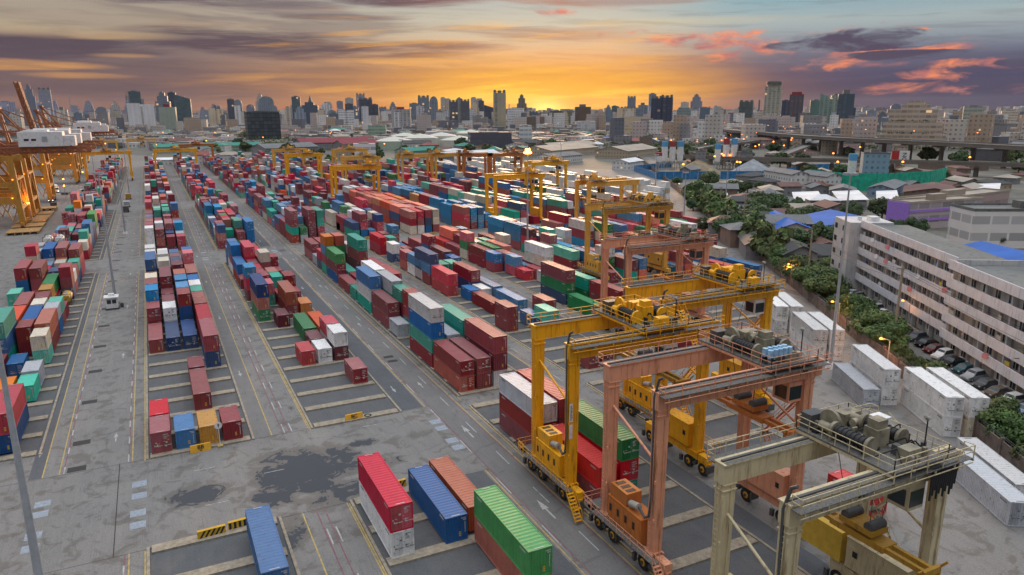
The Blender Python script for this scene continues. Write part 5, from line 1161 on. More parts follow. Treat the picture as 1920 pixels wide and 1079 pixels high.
# the long apartment block
M['aptw'] = mat('apartment_wall', (.70, .70, .74), .75, var=.08, nsc=.5, dirt=.45, dcol=(.30, .27, .25), streak=True); M['apts'] = mat('apartment_side', (.56, .55, .55), .8, var=.1, nsc=.3, dirt=.6, dcol=(.28, .27, .25), streak=True); M['aptin'] = mat('gallery_wall', (.38, .36, .33), .8, var=.25, nsc=.35)
M['litroom'] = mat('lit_room', (1, .7, .3), emit=(1, .62, .25), est=.9); M['dish'] = mat('coral_dish', (.62, .22, .22), .6); M['curt'] = mat('curtain', (.5, .48, .42), .8)
def apartment(lb, n0, s0, s1, depth, H, floors, tower, seed):
    r = thing('apartment_block', lb, 'apartment block', (*nsp(n0, s0), 0), TH); L_ = s1 - s0; fh = H / floors; rr_ = random.Random(seed)
    # local: x = away from the street, y = along, z up ; facade at x=0
    m = MB(); m.box(1.0, 0, 0, depth, L_, H); part(m, 'wall', M['aptin'], r)
    m = MB(); m.box(-.05, -.3, 0, depth + .2, -.02, H + 1.0); m.box(0, -.02, 0, 1.5, .25, H); part(m, 'end_wall', M['apts'], r)
    m = MB(); m.box(.0, .25, H - .5, depth, L_, H + .1); m.box(.3, .25, H + .1, depth, L_, H + .22); part(m, 'roof', RF['slab'], r)
    m = MB(); m.box(-.12, 0, H - .35, .1, L_, H + 1.35); part(m, 'roof_parapet', M['aptw'], r)
    for f in range(1, floors):
        m = MB(); m.box(-.1, .25, f * fh - .45, .08, L_, f * fh + 1.25); m.box(.08, .25, f * fh - .2, 1.0, L_, f * fh + .0); part(m, 'balcony_parapet', M['aptw'], r)
    m = MB(); k = int(L_ / 7.6)
    for q in range(1, k): y = q * 7.6; m.box(.1, y - .12, 0, 1.0, y + .12, H - .5)
    part(m, 'party_wall', M['apts'], r)
    m = MB(); m.box(0, 0, .9, 1.38, .02, 2.1); 
    wmm = MB(); wmm.box(-.05, 0, 0, 0, 2.1, 1.3); wmm.box(-.08, -.06, -.06, -.05, 2.16, 0, 1); wmm.box(-.08, .67, 0, -.05, .73, 1.3, 1); wmm.box(-.08, 1.37, 0, -.05, 1.43, 1.3, 1); wmm.box(-.075, 1.43, .02, -.05, 2.08, 1.28, 2); wmesh = wmm.mesh('window', [M['glass'], M['aptw'], M['curt']])
    wl = MB(); wl.box(-.05, 0, 0, 0, 1.5, 1.25); wl.box(-.08, .72, 0, -.05, .78, 1.25, 1); wlm = wl.mesh('window', [M['litroom'], M['aptw']])
    dm = MB(); dm.box(-.05, 0, 0, 0, .85, 2.05); dmesh = dm.mesh('door', [mat('door_paint', (.22, .21, .20), .7)])
    cnt = 0; cd = 0
    for f in range(floors):
        y = 1.0
        while y < L_ - 2:
            if cnt < 98 and rr_.random() < 100 / (floors * L_ / 3.8) : link(wlm if rr_.random() < -1 else wmesh, 'window', r, (1.0, y, f * fh + 1.0)); cnt += 1
            if cd < 98: link(dmesh, 'door', r, (1.0, y + 2.2, f * fh + .05)); cd += 1
            y += 3.8
    m = MB()
    for q in range(int(L_ / 5)): y = rr_.uniform(1, L_ - 1); f = rr_.randint(1, floors - 1); m.box(.2, y, f * fh + 1.3, .24, y + rr_.uniform(.5, 1.6), f * fh + 2.0, rr_.choice((0, 0, 1, 2, 3)))
    part(m, 'laundry', [M['curt'], M['white'], M['bluep'], M['tag']], r)
    for q in range(int(L_ / 6)):
        m = MB(); y = rr_.uniform(2, L_ - 2); f = rr_.randint(1, floors - 1); z = f * fh + 1.1
        m.tube((-.3, y, z), (-.45, y - .08, z + .04), .5, .55, 18); m.tube((-.1, y, z), (-.3, y, z), .06, n=6); part(m, 'satellite_dish', M['dish'] if rr_.random() < .8 else M['white'], r)
    for q in range(int(L_ / 4)):
        m = MB(); y = rr_.uniform(2, L_ - 3); f = rr_.randint(0, floors - 1); z = f * fh + rr_.choice((.3, 2.2)); m.box(.55, y, z, .95, y + .9, z + .6); m.box(.52, y + .1, z + .08, .55, y + .6, z + .52, 1); part(m, 'air_conditioner', [M['white'], M['dark_steel']], r)
    if tower:
        m = MB(); m.box(-2.6, L_ + .02, 0, depth * .7, L_ + 11, H + .7); part(m, 'stair_tower', M['apts'], r)
        for f in range(floors):
            for yy in (3.0, 8.5): m = MB(); m.box(-2.66, L_ + yy, f * fh + 1.3, -2.6, L_ + yy + 1.8, f * fh + 2.6); part(m, 'window', M['glass'], r)
        m = MB(); m.box(3, L_ + 2, H + .7, 5, L_ + 5, H + 1.8); m.tube((1, L_ + 4, H + .7), (1, L_ + 4, H + 1.7), .5, n=10); part(m, 'water_tank', M['white'], r)
    return r
apartment('long pale five storey apartment block with open galleries, far wing with stair tower', 69.2, 137, 184, 11, 16.2, 5, True, 5)
apartment('near wing of the pale apartment block, cut by the right picture edge', 67.6, 48, 136.6, 12, 16.0, 5, False, 6)
# parked cars
def car_mesh(bodyh=0.0, hatch=False):
    """x across, y along (front at y=0)"""
    prof = [(0, .45), (.05, .72), (1.05, .92), (1.75, 1.42 + bodyh), (3.2 if not hatch else 3.6, 1.45 + bodyh), (3.9 if not hatch else 4.05, .98), (4.35, .92), (4.4, .45)]
    m = MB(); w = .86; n_ = len(prof); v = []
    for s_ in (-1, 1):
        for i, (y, z) in enumerate(prof): v.append((s_ * (w if z < 1.2 else w * .80), y, z))
    f = [(i, i + 1, n_ + i + 1, n_ + i) for i in range(n_ - 1)] + [(n_ - 1, 0, n_, 2 * n_ - 1)]
    m.add([(-q[0], q[1], q[2]) for q in v], f); m.add([(-q[0], q[1], q[2]) for q in v], [tuple(range(n_)), tuple(range(2 * n_ - 1, n_ - 1, -1))])
    m.box(-w + .04, .1, .22, w - .04, 4.3, .46)
    gl = MB(); w2 = w * .82
    def q4(a, b, c, d): gl.add([a, b, c, d], [(0, 1, 2, 3)])
    y0, z0 = prof[2]; y1, z1 = prof[3]; y2, z2 = prof[4]; y3, z3 = prof[5]
    q4((-w * .9, y0 + .1, z0 + .07), (w * .9, y0 + .1, z0 + .07), (w2 * .92, y1 - .05, z1 - .01), (-w2 * .92, y1 - .05, z1 - .01))
    q4((w * .9, y3 - .06, z3 + .07), (-w * .9, y3 - .06, z3 + .07), (-w2 * .92, y2 + .08, z2 - .01), (w2 * .92, y2 + .08, z2 - .01))
    for s_ in (-1, 1): q4((s_ * (w + .0), y0 + .35, z0 + .07), (s_ * (w + .0), y3 - .25, z3 + .03), (s_ * (w2 + .0), y2 - .02, z2 - .06), (s_ * (w2 + .0), y1 + .12, z1 - .06))
    return m, gl
cpaint = {k: mat('car_paint_' + k, c, .25, .2) for k, c in dict(white=(.7, .7, .7), silver=(.38, .4, .42), black=(.015, .016, .018), grey=(.10, .105, .11), bronze=(.16, .13, .10), blue=(.22, .30, .42), maroon=(.14, .03, .03), teal=(.05, .12, .13)).items()}
CARS = {}
for hk, (bh, ht) in enumerate(((0, False), (.28, True))):
    a, b = car_mesh(bh, ht); CARS[hk] = (a, b)
wmb = MB(); wmb.tube((-.1, 0, 0), (.1, 0, 0), .33, .33, 16, 0); wmb.tube((.1, 0, 0), (.12, 0, 0), .2, .18, 12, 1); WHM = wmb.mesh('wheel', [M['rubber'], M['steel']])
hl = MB(); hl.cbox((0, 0, 0), (.32, .06, .14)); HLM = hl.mesh('headlight', M['white'])
gls = {k: CARS[k][1].mesh('windows', M['glass']) for k in CARS}; bdm = {(k, c): CARS[k][0].mesh('body', cpaint[c]) for k in CARS for c in cpaint}
def parked(x, y, rz, c, k, lb, group='cars parked along the apartment street'):
    r = thing('parked_car', lb, 'car', (x, y, .01), rz, group)
    link(bdm[(k, c)], 'body', r); link(gls[k], 'windows', r)
    for sx in (-.8, .8):
        for sy in (.85, 3.5): link(WHM, 'wheel', r, (sx, sy, .33), 0 if sx > 0 else pi)
    for sx in (-.6, .6): link(HLM, 'headlight', r, (sx, .02, .62))
    return r
carlist = ['white', 'silver', 'maroon', 'grey', 'silver', 'blue', 'white', 'bronze', 'grey', 'silver', 'teal', 'black', 'white', 'maroon', 'black', 'grey', None, None, None, 'black', 'white', 'silver', 'grey', 'white', 'grey', 'silver', 'black', 'white']
nm = {}
for i, c in enumerate(carlist):
    s_ = 88 + i * 3.55
    if c is None:
        for q in range(3):
            x, y = nsp(66.6 + rt_.uniform(-.3, .3), s_ + q * 1.1); r = thing('motorcycle', 'dark motorcycle in the parked bunch before the apartment block', 'motorcycle', (x, y, 0), TH - 1.5 + rt_.uniform(-.2, .2), 'motorcycles parked in a bunch')
            m = MB(); wheel(m, 0, 0, .3, .12); wheel(m, 0, 1.25, .3, .12); part(m, 'wheels', [M['rubber'], M['steel']], r); m = MB(); m.bar((0, .1, .5), (0, 1.2, .6), .25, .3); m.bar((0, .1, .4), (0, .3, 1.05), .07); m.box(-.35, .25, 1.0, .35, .32, 1.05); m.box(-.15, .6, .7, .15, 1.35, .82); part(m, 'frame', cpaint['maroon' if q % 2 else 'black'], r)
        continue
    x, y = nsp(64.3 + rt_.uniform(-.2, .2), s_); k = i % 3 == 0
    parked(x, y, TH - radians(65) + rt_.uniform(-.04, .04), c, 1 if k else 0, '%s %s, %s car counting back along the apartment block' % (c, 'tall hatchback' if k else 'saloon', ORD[i] if i < 20 else ['twenty-first', 'twenty-second', 'twenty-third', 'twenty-fourth', 'twenty-fifth', 'twenty-sixth', 'twenty-seventh', 'twenty-eighth'][i - 20]))
# street lamps and utility poles
def street_lamp(x, y, rz, lb, h=5.6, n__=0):
    r = thing('street_lamp', lb, 'street lamp', (x, y, 0), rz, 'glowing sodium street lamps'); m = MB(); m.tube((0, 0, 0), (0, 0, h), .1, .07, 8); m.tube((0, 0, h), (1.5, 0, h + .4), .05, n=6); part(m, 'pole', M['steel'], r)
    m = MB(); m.tube((1.5, 0, h + .2), (1.5, 0, h + .45), .30, .16, 10); part(m, 'lamp_head', M['lamp'], r)
    ld = bpy.data.lights.new('lamp_light', 'POINT'); ld.energy = 160 if n__ > 60 else 900; ld.color = (1, .38, .08); ld.shadow_soft_size = .3; lo = bpy.data.objects.new('lamp_light', ld); COL.objects.link(lo); lo.parent = r; lo.location = (1.5, 0, h - .2)
    return r
for n_, s_, lb in ((53.9, 99.0, 'glowing lamp on the yard side of the wall by the brown roofed reefer'), (53.9, 125.0, 'glowing street lamp by the wall, nearest the parked cars'), (53.9, 150, 'glowing street lamp by the wall behind second yellow crane reefers'), (55.4, 188, 'glowing street lamp by the wall near salmon crane end'), (55.4, 225, 'glowing street lamp left of the green belt, fourth along wall'), (55.4, 262, 'glowing street lamp left of the green belt, fifth along wall'), (55.4, 305, 'glowing street lamp before the lorry park'), (55.4, 350, 'glowing street lamp by the blue fence road'), (55.4, 400, 'small glowing lamp at the far end of the wall'), (68.6, 152, 'glowing street lamp standing among the parked cars')):
    x, y = nsp(n_, s_); street_lamp(x, y, TH + pi, lb, 5.2, n_)
def util(n_, s_, h, lb):
    x, y = nsp(n_, s_); r = thing('utility_pole', lb, 'utility pole', (x, y, 0), TH, 'concrete utility poles'); m = MB(); m.bar((0, 0, 0), (0, 0, h), .32, .32); part(m, 'pole', M['beam'], r)
    m = MB()
    for z in (h - .5, h - 2.2): m.bar((-1.1, 0, z), (1.1, 0, z), .1)
    part(m, 'crossarm', M['dark_steel'], r)
for n_, s_, h, lb in ((59.3, 136, 16, 'tall concrete utility pole before the middle of the apartment block'), (57.4, 183, 15, 'concrete utility pole just left of the apartment stair tower'), (67.9, 112, 9, 'slim pole among the parked cars before the near wing'), (58.5, 222, 11, 'short utility pole before the dark roofed houses'), (59, 265, 15, 'utility pole rising behind the green belt trees'), (59, 310, 13, 'utility pole by the lorry park'), (59, 372, 13, 'farthest utility pole along the street')): util(n_, s_, h, lb)
m = MB()
a = nsp(59.3, 136); b = nsp(57.4, 183); c = nsp(67.9, 60)
for dz in (0, .4, 1.8):
    for p, q, h0, h1 in ((a, b, 15.5, 14.5), (c, a, 14, 15.5)):
        pts = [(p[0] + (q[0] - p[0]) * t / 10, p[1] + (q[1] - p[1]) * t / 10, h0 + (h1 - h0) * t / 10 - dz - 1.2 * sin(pi * t / 10)) for t in range(11)]; m.path(pts, .03, 4)
tag(link(m.mesh('power_lines', M['black']), 'power_lines'), 'sagging black power lines strung before the apartment block', 'power lines')
TOWERS = [  # lavender entries have distance haze put into their wall colour
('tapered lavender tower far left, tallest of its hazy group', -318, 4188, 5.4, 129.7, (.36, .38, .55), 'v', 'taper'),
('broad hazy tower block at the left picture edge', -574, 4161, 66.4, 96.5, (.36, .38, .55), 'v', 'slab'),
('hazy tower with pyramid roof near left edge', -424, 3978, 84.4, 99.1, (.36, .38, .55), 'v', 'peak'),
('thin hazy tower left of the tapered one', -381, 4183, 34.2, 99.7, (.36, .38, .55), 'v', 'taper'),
('pale tower with stepped top left of the spire', -90, 2598, 35.3, 8.5, (.78, .77, .78), 'v', 'step'),
('small white tower under the tapered lavender one', -139, 1895, 24.1, 5.0, (.78, .77, .78), 'h', 'slab'),
('slender hazy lavender spire beside the dark teal tower', -63, 3599, 23.5, 127.7, (.36, .38, .55), 'v', 'spire'),
('dark teal glass tower with flat top on left skyline', -23, 2600, 32.4, 109.3, (.05, .13, .15), 'g', 'slab'),
('wide white and blue twin slab in front of the teal tower', -8, 2000, 53.9, 64.8, (.78, .77, .78), 'v', 'twin'),
('stepped glass tower cluster with antenna on left skyline', 53, 2499, 39.9, 104.3, (.2, .26, .33), 'g', 'step'),
('dark narrow tower right of the stepped cluster', 83, 2599, 22.6, 106.9, (.03, .05, .1), 'g', 'slab'),
('broad dark teal glass tower, right end of left cluster', 99, 2298, 41.7, 92.6, (.05, .13, .15), 'g', 'slant'),
('green and white tower with bright pink top', 48, 1899, 35.4, 61.4, (.36, .42, .36), 'v', 'cap'),
('cream twin slab right of left cluster', 167, 2093, 35.8, 53.8, (.70, .58, .42), 'v', 'twin'),
('dark small tower behind cream slab', 293, 2986, 24.7, 92.8, (.03, .05, .1), 'g', 'slab'),
('white tower beside cream slab', 241, 2287, 15.8, 63.6, (.78, .77, .78), 'v', 'slab'),
('round topped grey tower behind the black block', 458, 3268, 59.8, 106.6, (.2, .26, .33), 'v', 'dome'),
('black glass office block closest of the left city', 173, 1288, 51.5, 45.6, (.012, .03, .035), 'g', 'slab'),
('narrow teal tower left of the pointed one', 474, 2658, 28.5, 97.1, (.05, .13, .15), 'g', 'slab'),
('dark blue tower with pale flanks and pointed blade crown', 423, 2159, 43.6, 83.0, (.06, .1, .17), 'v', 'blade'),
('stepped pale tower right of the blade crowned one', 591, 2737, 43.8, 76.9, (.78, .77, .78), 'v', 'step'),
('white slab with dark stripes left of navy towers', 413, 1701, 35.1, 49.1, (.78, .77, .78), 'h', 'twin'),
('small dark tower behind white striped slab', 648, 2621, 27.1, 72.0, (.03, .05, .1), 'g', 'slab'),
('tall navy glass tower left of its shorter neighbour', 599, 2221, 38.1, 84.8, (.03, .05, .1), 'g', 'crown'),
('shorter navy glass tower joined to tall navy one', 626, 2213, 21.6, 66.1, (.03, .05, .1), 'g', 'slab'),
('pale grey office slab with wine red rooftop block', 548, 1715, 44.4, 53.8, (.45, .43, .42), 'v', 'redtop'),
('teal grey slab right of the wine topped office', 835, 2462, 34.0, 72.3, (.2, .26, .33), 'g', 'slab'),
('blue glass tower with crown beside rounded tower', 832, 2357, 36.4, 95.0, (.2, .26, .33), 'g', 'crown'),
('rounded slate tower right of the crowned blue one', 863, 2346, 27.3, 91.5, (.2, .26, .33), 'v', 'dome'),
('striped slab left of the dark striped trio', 714, 1868, 33.6, 6.0, (.16, .18, .22), 'v', 'slab'),
('dark striped tower left of the trio', 739, 1858, 21.9, 73.7, (.1, .11, .14), 'v', 'crown'),
('dark striped tower middle of the trio', 754, 1853, 13.2, 79.1, (.35, .35, .36), 'v', 'slab'),
('dark striped tower right of the trio', 768, 1847, 22.0, 74.9, (.1, .11, .14), 'v', 'crown'),
('cream tower right of the dark trio', 949, 2204, 28.1, 74.5, (.70, .58, .42), 'v', 'step'),
('slim navy tower between cream one and tall beige one', 1170, 2654, 21.2, 84.8, (.03, .05, .1), 'g', 'slab'),
('navy slant topped tower left of tall beige tower', 949, 2095, 28.7, 62.0, (.03, .05, .1), 'g', 'slant'),
('tall beige tower with framed crown left of the sun', 745, 1583, 28.2, 91.2, (.42, .38, .28), 'v', 'crown'),
('short grey tower right of tall beige one', 1093, 2248, 2.2, 66.8, (.3, .3, .3), 'v', 'slab'),
('white gridded round cornered tower left of the sun', 757, 1522, 36.1, 51.2, (.78, .77, .78), 'h', 'slab'),
('brown tower with notched top left of the sun', 950, 1873, 26.2, 88.9, (.22, .19, .15), 'v', 'step'),
('low dark brown slab beneath the sun glow', 797, 1502, 39.9, 32.2, (.22, .17, .13), 'h', 'slab'),
('dark block under the setting sun', 938, 1652, 23.6, 45.1, (.12, .1, .05), 'v', 'slab'),
('greenish slab right of setting sun', 1065, 1810, 36.8, 43.6, (.2, .2, .1), 'v', 'slab'),
('brown office tower with smaller rooftop block right of sun', 942, 1534, 36.8, 58.4, (.14, .1, .07), 'v', 'cap2'),
('teal slim tower right of brown office', 1341, 1991, 19.2, 59.5, (.05, .13, .15), 'g', 'slab'),
('cream twin tower, left block', 1076, 1566, 22.0, 53.5, (.70, .58, .42), 'v', 'crown'),
('cream twin tower, right block', 1095, 1553, 23.4, 53.4, (.70, .58, .42), 'v', 'crown'),
('blue white tower with thin raised top', 1295, 1779, 25.4, 65.3, (.2, .26, .33), 'v', 'cap2'),
('twin navy residential tower with white lines, left half', 904, 1197, 19.4, 71.5, (.03, .05, .1), 'v', 'crown'),
('twin navy residential tower with white lines, right half', 920, 1185, 21.5, 73.3, (.03, .05, .1), 'v', 'crown'),
('teal grey tower with pointed roof right of navy twins', 977, 1203, 27.7, 55.3, (.24, .33, .32), 'h', 'peak'),
('small white tower right of pointed one', 1614, 1909, 26.7, 42.0, (.78, .77, .78), 'v', 'slab'),
('dark teal crowned tower left of tallest beige tower', 1446, 1523, 33.8, 69.5, (.06, .1, .1), 'g', 'crown'),
('dark green glass tower beside the tallest beige tower', 1399, 1429, 3.6, 69.4, (.08, .13, .13), 'g', 'slab'),
('tallest beige tower with dark drum crown on right skyline', 1280, 1266, 34.9, 107.2, (.44, .43, .34), 'v', 'drum'),
('navy tower left of the red topped one', 1444, 1384, 19.3, 68.8, (.03, .05, .1), 'v', 'slab'),
('dark tower with dark red crown', 1387, 1298, 31.3, 84.4, (.09, .07, .1), 'v', 'redcap'),
('white wall slab under the right skyline towers', 1024, 1096, 7.5, 36.5, (.78, .77, .78), 'v', 'slab'),
('green tower with orange lit edge', 1416, 1266, 24.5, 67.0, (.1, .2, .18), 'v', 'slab'),
('pale green tower with slanted top', 1356, 1184, 25.6, 79.3, (.24, .36, .3), 'v', 'slant'),
('pale green tower right of slanted one', 1406, 1202, 19.9, 77.7, (.34, .4, .33), 'v', 'slab'),
('dark tower with white spine, rightmost of green group', 1343, 1122, 31.6, 84.4, (.05, .09, .13), 'v', 'cap2'),
('low dark wing beside the white spined tower', 1353, 1109, 9.3, 49.1, (.06, .12, .14), 'v', 'slab'),
('pale glass slab alone right of green group', 2035, 1618, 29.3, 53.1, (.45, .5, .55), 'g', 'slab'),
('glass block low right of the pale slab', 1587, 1217, 42.0, 27.2, (.2, .26, .33), 'g', 'slant'),
('small cream tower far behind glass block', 2765, 2145, 18.4, 27.8, (.70, .58, .42), 'v', 'slab'),
('pale green grey apartment tower, left of two at right', 1090, 709, 25.4, 5.8, (.36, .4, .34), 'h', 'slab'),
('pale green grey apartment tower, second at right', 1100, 693, 25.1, 49.1, (.4, .43, .36), 'h', 'slab'),
('grey green office slab behind the storage tanks row', 372, 820, 49.5, 19.7, (.1, .1, .14), 'h', 'slab'),
('pale green slab left of the flag tower', 342, 1202, 28.9, 22.7, (.35, .5, .38), 'h', 'slab'),
('long white apartment terrace left half behind tanks', 359, 1092, 6.1, 13.7, (.78, .77, .78), 'h', 'slab'),
('long white apartment terrace right half behind tanks', 417, 1072, 67.2, 14.1, (.55, .56, .6), 'h', 'slab'),
('white office block beside the yard cranes', 159, 599, 17.8, 18.9, (.78, .77, .78), 'h', 'slab'),
('cream block with dark windows in mid town', 638, 957, 3.1, 23.7, (.62, .46, .3), 'h', 'slab'),
('pale yellow block right of cream block in mid town', 687, 984, 19.1, 19.4, (.6, .5, .28), 'h', 'slab'),
('white hall under the brown office tower', 791, 1274, 36.1, 23.9, (.78, .77, .78), 'g', 'slab'),
('white balcony block in mid town', 434, 845, 15.3, 26.8, (.78, .77, .78), 'h', 'slab'),
('pink grey block left of the cream billboard', 855, 979, 22.1, 13.1, (.5, .38, .38), 'h', 'slab'),
('brick ochre low block right of billboard', 829, 868, 36.9, 12.4, (.6, .42, .3), 'h', 'slab')]
# ------------------------------------------------------------------ right-hand district, explicit buildings
def at_rect(lb, x, y, w, l, h, deg, wall, roof, kind='gable', rh=1.8, **k): return hall(lb, x, y, w, l, h, radians(deg), wall, roof, kind, rh, **k)
B1 = -31
at_rect('long bright blue roof behind the apartment stair tower', 208, 163, 22, 58, 5.6, B1, 'white', 'blue', rh=2.4)
at_rect('bright blue gabled roof left of the long blue one', 198, 186, 12, 30, 5.2, B1 - 2, 'white', 'blue', rh=2.2)
at_rect('bright blue roof at right edge behind the apartment block', 190, 97, 22, 56, 5.6, B1, 'white', 'blue', rh=2.6)
at_rect('purple walled school building with flat tan roof', 269.5, 179, 9.4, 38, 9.8, -95, (.50, .44, .46), 'tan', 'flat', fs='h')
at_rect('cream classroom building with dark windows and grey flat roof', 258, 139, 14, 44, 12, -118, (.85, .80, .76), 'slab', 'flat', fs='h')
at_rect('long white roofed shed, left of two below the terrace house', 276, 247, 11, 38, 3.8, -33 - 12, 'grey', 'white', 'mono', .9)
at_rect('long white roofed shed, right of two below the terrace house', 296, 240, 11, 40, 3.8, -33 - 12, 'grey', 'white', 'mono', .9)
at_rect('long white roofed shed before the rusty roofs', 312, 232, 8, 42, 3.8, -38 - 14, 'white', 'white', 'mono', .9)
at_rect('white roofed long shed at the right edge beyond rusty roofs', 382, 228, 10, 46, 4.4, -60, 'white', 'white', 'mono', 1.0)
at_rect('three storey white terrace house with grey roof, left half', 336, 318, 10, 34, 8.2, -18, 'white', 'grey', 'gable', 1.8, fs='n')
at_rect('three storey white terrace house with grey roof, right half', 340, 296, 10, 22, 8.0, -8, 'white', 'grey', 'gable', 1.8, fs='n')
at_rect('wide rusty roof right of the blue grey shed', 352, 236, 26, 34, 4.4, -55, 'brown', 'rust', rh=2.4)
at_rect('rusty brown roof behind purple building', 340, 214, 16, 40, 4.4, -60, 'brown', 'rust', rh=2.2)
at_rect('blue grey sheet roof before the green net', 352, 262, 12, 40, 4.6, -62, 'blue', 'grey', rh=1.8)
at_rect('grey roof left of rusty roofs', 318, 262, 12, 18, 4.2, -50, 'grey', 'grey', rh=1.8)
at_rect('pinkish long classroom behind the cream one', 306, 196, 11, 70, 8, -85, 'pink', 'tan', 'flat', fs='h')
rr2 = random.Random(5)
hs_ = [(160, 147, 'dark'), (170, 155, 'dark'), (176, 146, 'dark'), (186, 158, 'rust'), (166, 166, 'dark'), (178, 170, 'red'), (190, 172, 'rust'), (174, 182, 'grey'), (186, 184, 'dark'), (198, 186, 'grey'), (182, 196, 'rust'), (194, 200, 'dark'), (206, 198, 'tan'), (200, 212, 'rust'), (214, 208, 'grey'), (226, 214, 'rust'), (236, 206, 'dark'), (222, 228, 'grey'), (240, 222, 'tan'), (252, 212, 'rust'), (232, 244, 'dark'), (250, 236, 'grey'), (262, 226, 'white'), (246, 256, 'rust'), (266, 262, 'grey'), (282, 276, 'tan'), (300, 282, 'rust'), (320, 280, 'grey'), (236, 268, 'white'), (258, 284, 'grey')]
nth = {}
for i, (x, y, rf_) in enumerate(hs_):
    wl_ = rr2.choice(('white', 'grey', 'grey', 'brown')); kd = rr2.choice(('gable', 'hip', 'gable')); w = rr2.uniform(8, 11); l = rr2.uniform(10, 16)
    dist_ = 'between apartment tower and tree belt' if y < 190 else ('behind the tree belt' if y < 230 else 'amid trees near the long white sheds')
    hall('%s roofed %s walled %s house %s' % ({'dark': 'dark', 'rust': 'rusty', 'red': 'red', 'grey': 'grey', 'tan': 'tan', 'white': 'white'}[rf_], wl_, 'gabled' if kd == 'gable' else 'hipped', dist_), x, y, w, l, rr2.uniform(3, 6), radians(B1 + rr2.choice((0, 90)) + rr2.uniform(-8, 8)), wl_, rf_, kd, rr2.uniform(1.4, 2.3), 'house', 'house', 'low houses of the district')
r = thing('gable_wall', 'bright purple end wall of the school building', 'wall', (250.2, 180.6, 0), radians(-95))
m = MB(); m.box(-4.8, -.5, 0, 4.8, 0, 10.2); part(m, 'wall', mat('purple_wall', (.36, .20, .66), .7), r)
m = MB()
for z in (3.2, 6.6): m.box(4.82, .1, z, 4.95, 37, z + .9)
part(m, 'painted_bands', bpy.data.materials['purple_wall'], r)
# green netted fence
gn = thing('netted_fence', 'tall green netting fence right of the terrace house', 'fence', (346, 288, 0), 0)
ng = mat('green_net', (.01, .42, .27), .8, var=.3, nsc=.5)
pts = [(348, 312), (345, 286), (356, 272), (398, 270), (430, 282)]
m = MB(); m2 = MB()
for p, q in zip(pts[:-1], pts[1:]):
    L_ = hypot(q[0] - p[0], q[1] - p[1]); k = int(L_ / 4)
    for i in range(k):
        a_ = i / k; b_ = (i + 1) / k; x0, y0 = p[0] + (q[0] - p[0]) * a_ - 346, p[1] + (q[1] - p[1]) * a_ - 288; x1, y1 = p[0] + (q[0] - p[0]) * b_ - 346, p[1] + (q[1] - p[1]) * b_ - 288
        m.bar((x0, y0, 4.9), (x1, y1, 4.9), .12, 9.6); m2.bar((x0, y0, 0), (x0, y0, 9.9), .2)
part(m, 'net', ng, gn); part(m2, 'posts', M['dark_steel'], gn)
def fence(lb, pts, h, mt, name='sheet_fence'):
    r = thing(name, lb, 'fence', (pts[0][0], pts[0][1], 0)); m = MB(); m2 = MB()
    for p, q in zip(pts[:-1], pts[1:]):
        L_ = hypot(q[0] - p[0], q[1] - p[1]); k = max(1, int(L_ / 5))
        for i in range(k + 1): x0, y0 = p[0] + (q[0] - p[0]) * i / k - pts[0][0], p[1] + (q[1] - p[1]) * i / k - pts[0][1]; m2.bar((x0, y0, 0), (x0, y0, h + .3), .22)
        m.bar((p[0] - pts[0][0], p[1] - pts[0][1], h / 2), (q[0] - pts[0][0], q[1] - pts[0][1], h / 2), .15, h)
    part(m, 'sheet', mt, r); part(m2, 'posts', M['steel'], r)
bf = mat('blue_fence_sheet', (.02, .18, .42), .5, var=.3, nsc=.4)
fence('blue sheet fence before the left sand heap', [(296, 388), (330, 372)], 5, bf); fence('long blue sheet fence before the right sand heap', [(334, 371), (372, 352), (392, 372)], 5, bf); fence('blue sheet fence running back left of the silos', [(296, 388), (322, 450), (372, 470)], 4, bf); fence('blue sheet fence behind the right sand heap', [(392, 372), (440, 398), (470, 392)], 4, bf)
# batching plants: silos and aggregate heaps
M['sblue'] = mat('silo_blue', (.10, .35, .62), .5); M['sred'] = mat('silo_red', (.35, .05, .06), .5); M['sand'] = mat('aggregate', (.24, .19, .12), .95, var=.4, nsc=.25); M['sand2'] = mat('grey_aggregate', (.26, .28, .30), .95, var=.3, nsc=.25)
def silo(x, y, r_, h, c, lb, z0=6):
    r = thing('cement_silo', lb, 'silo', (x, y, 0), 0, 'cement silos of the batching plants'); m = MB(); m.tube((0, 0, z0), (0, 0, h * .8), r_, r_, 20); m.tube((0, 0, z0 - 3), (0, 0, z0), .4, r_, 16, cap=False); part(m, 'barrel', M['white'], r)
    m = MB(); m.tube((0, 0, h * .8), (0, 0, h), r_ + .03, r_ + .03, 20); part(m, 'top_band', M[c], r); m = MB()
    for k in range(4): a_ = pi / 4 + k * pi / 2; m.bar((cos(a_) * r_ * .9, sin(a_) * r_ * .9, 0), (cos(a_) * r_ * .9, sin(a_) * r_ * .9, z0 + 1), .35)
    part(m, 'legs', M['steel'], r)
for (x, y, h, c, lb) in ((354, 456, 21, 'sblue', 'blue topped white silo, left of the left trio'), (359, 453, 21, 'sred', 'red topped silo in middle of the left trio'), (364, 450, 21, 'sblue', 'blue topped silo, right of the left trio'), (345, 451, 13, 'sred', 'short red topped silo left of the left trio'), (385, 432, 19, 'sblue', 'blue topped white silo, left of the right trio'), (394, 433, 23, 'sred', 'red topped silo in middle of the right trio'), (399, 430, 23, 'sblue', 'blue topped silo, right of the right trio'), (365, 296, 19, 'sblue', 'pale blue topped silo behind green net fence')): silo(x, y, 2.3, h, c, lb)
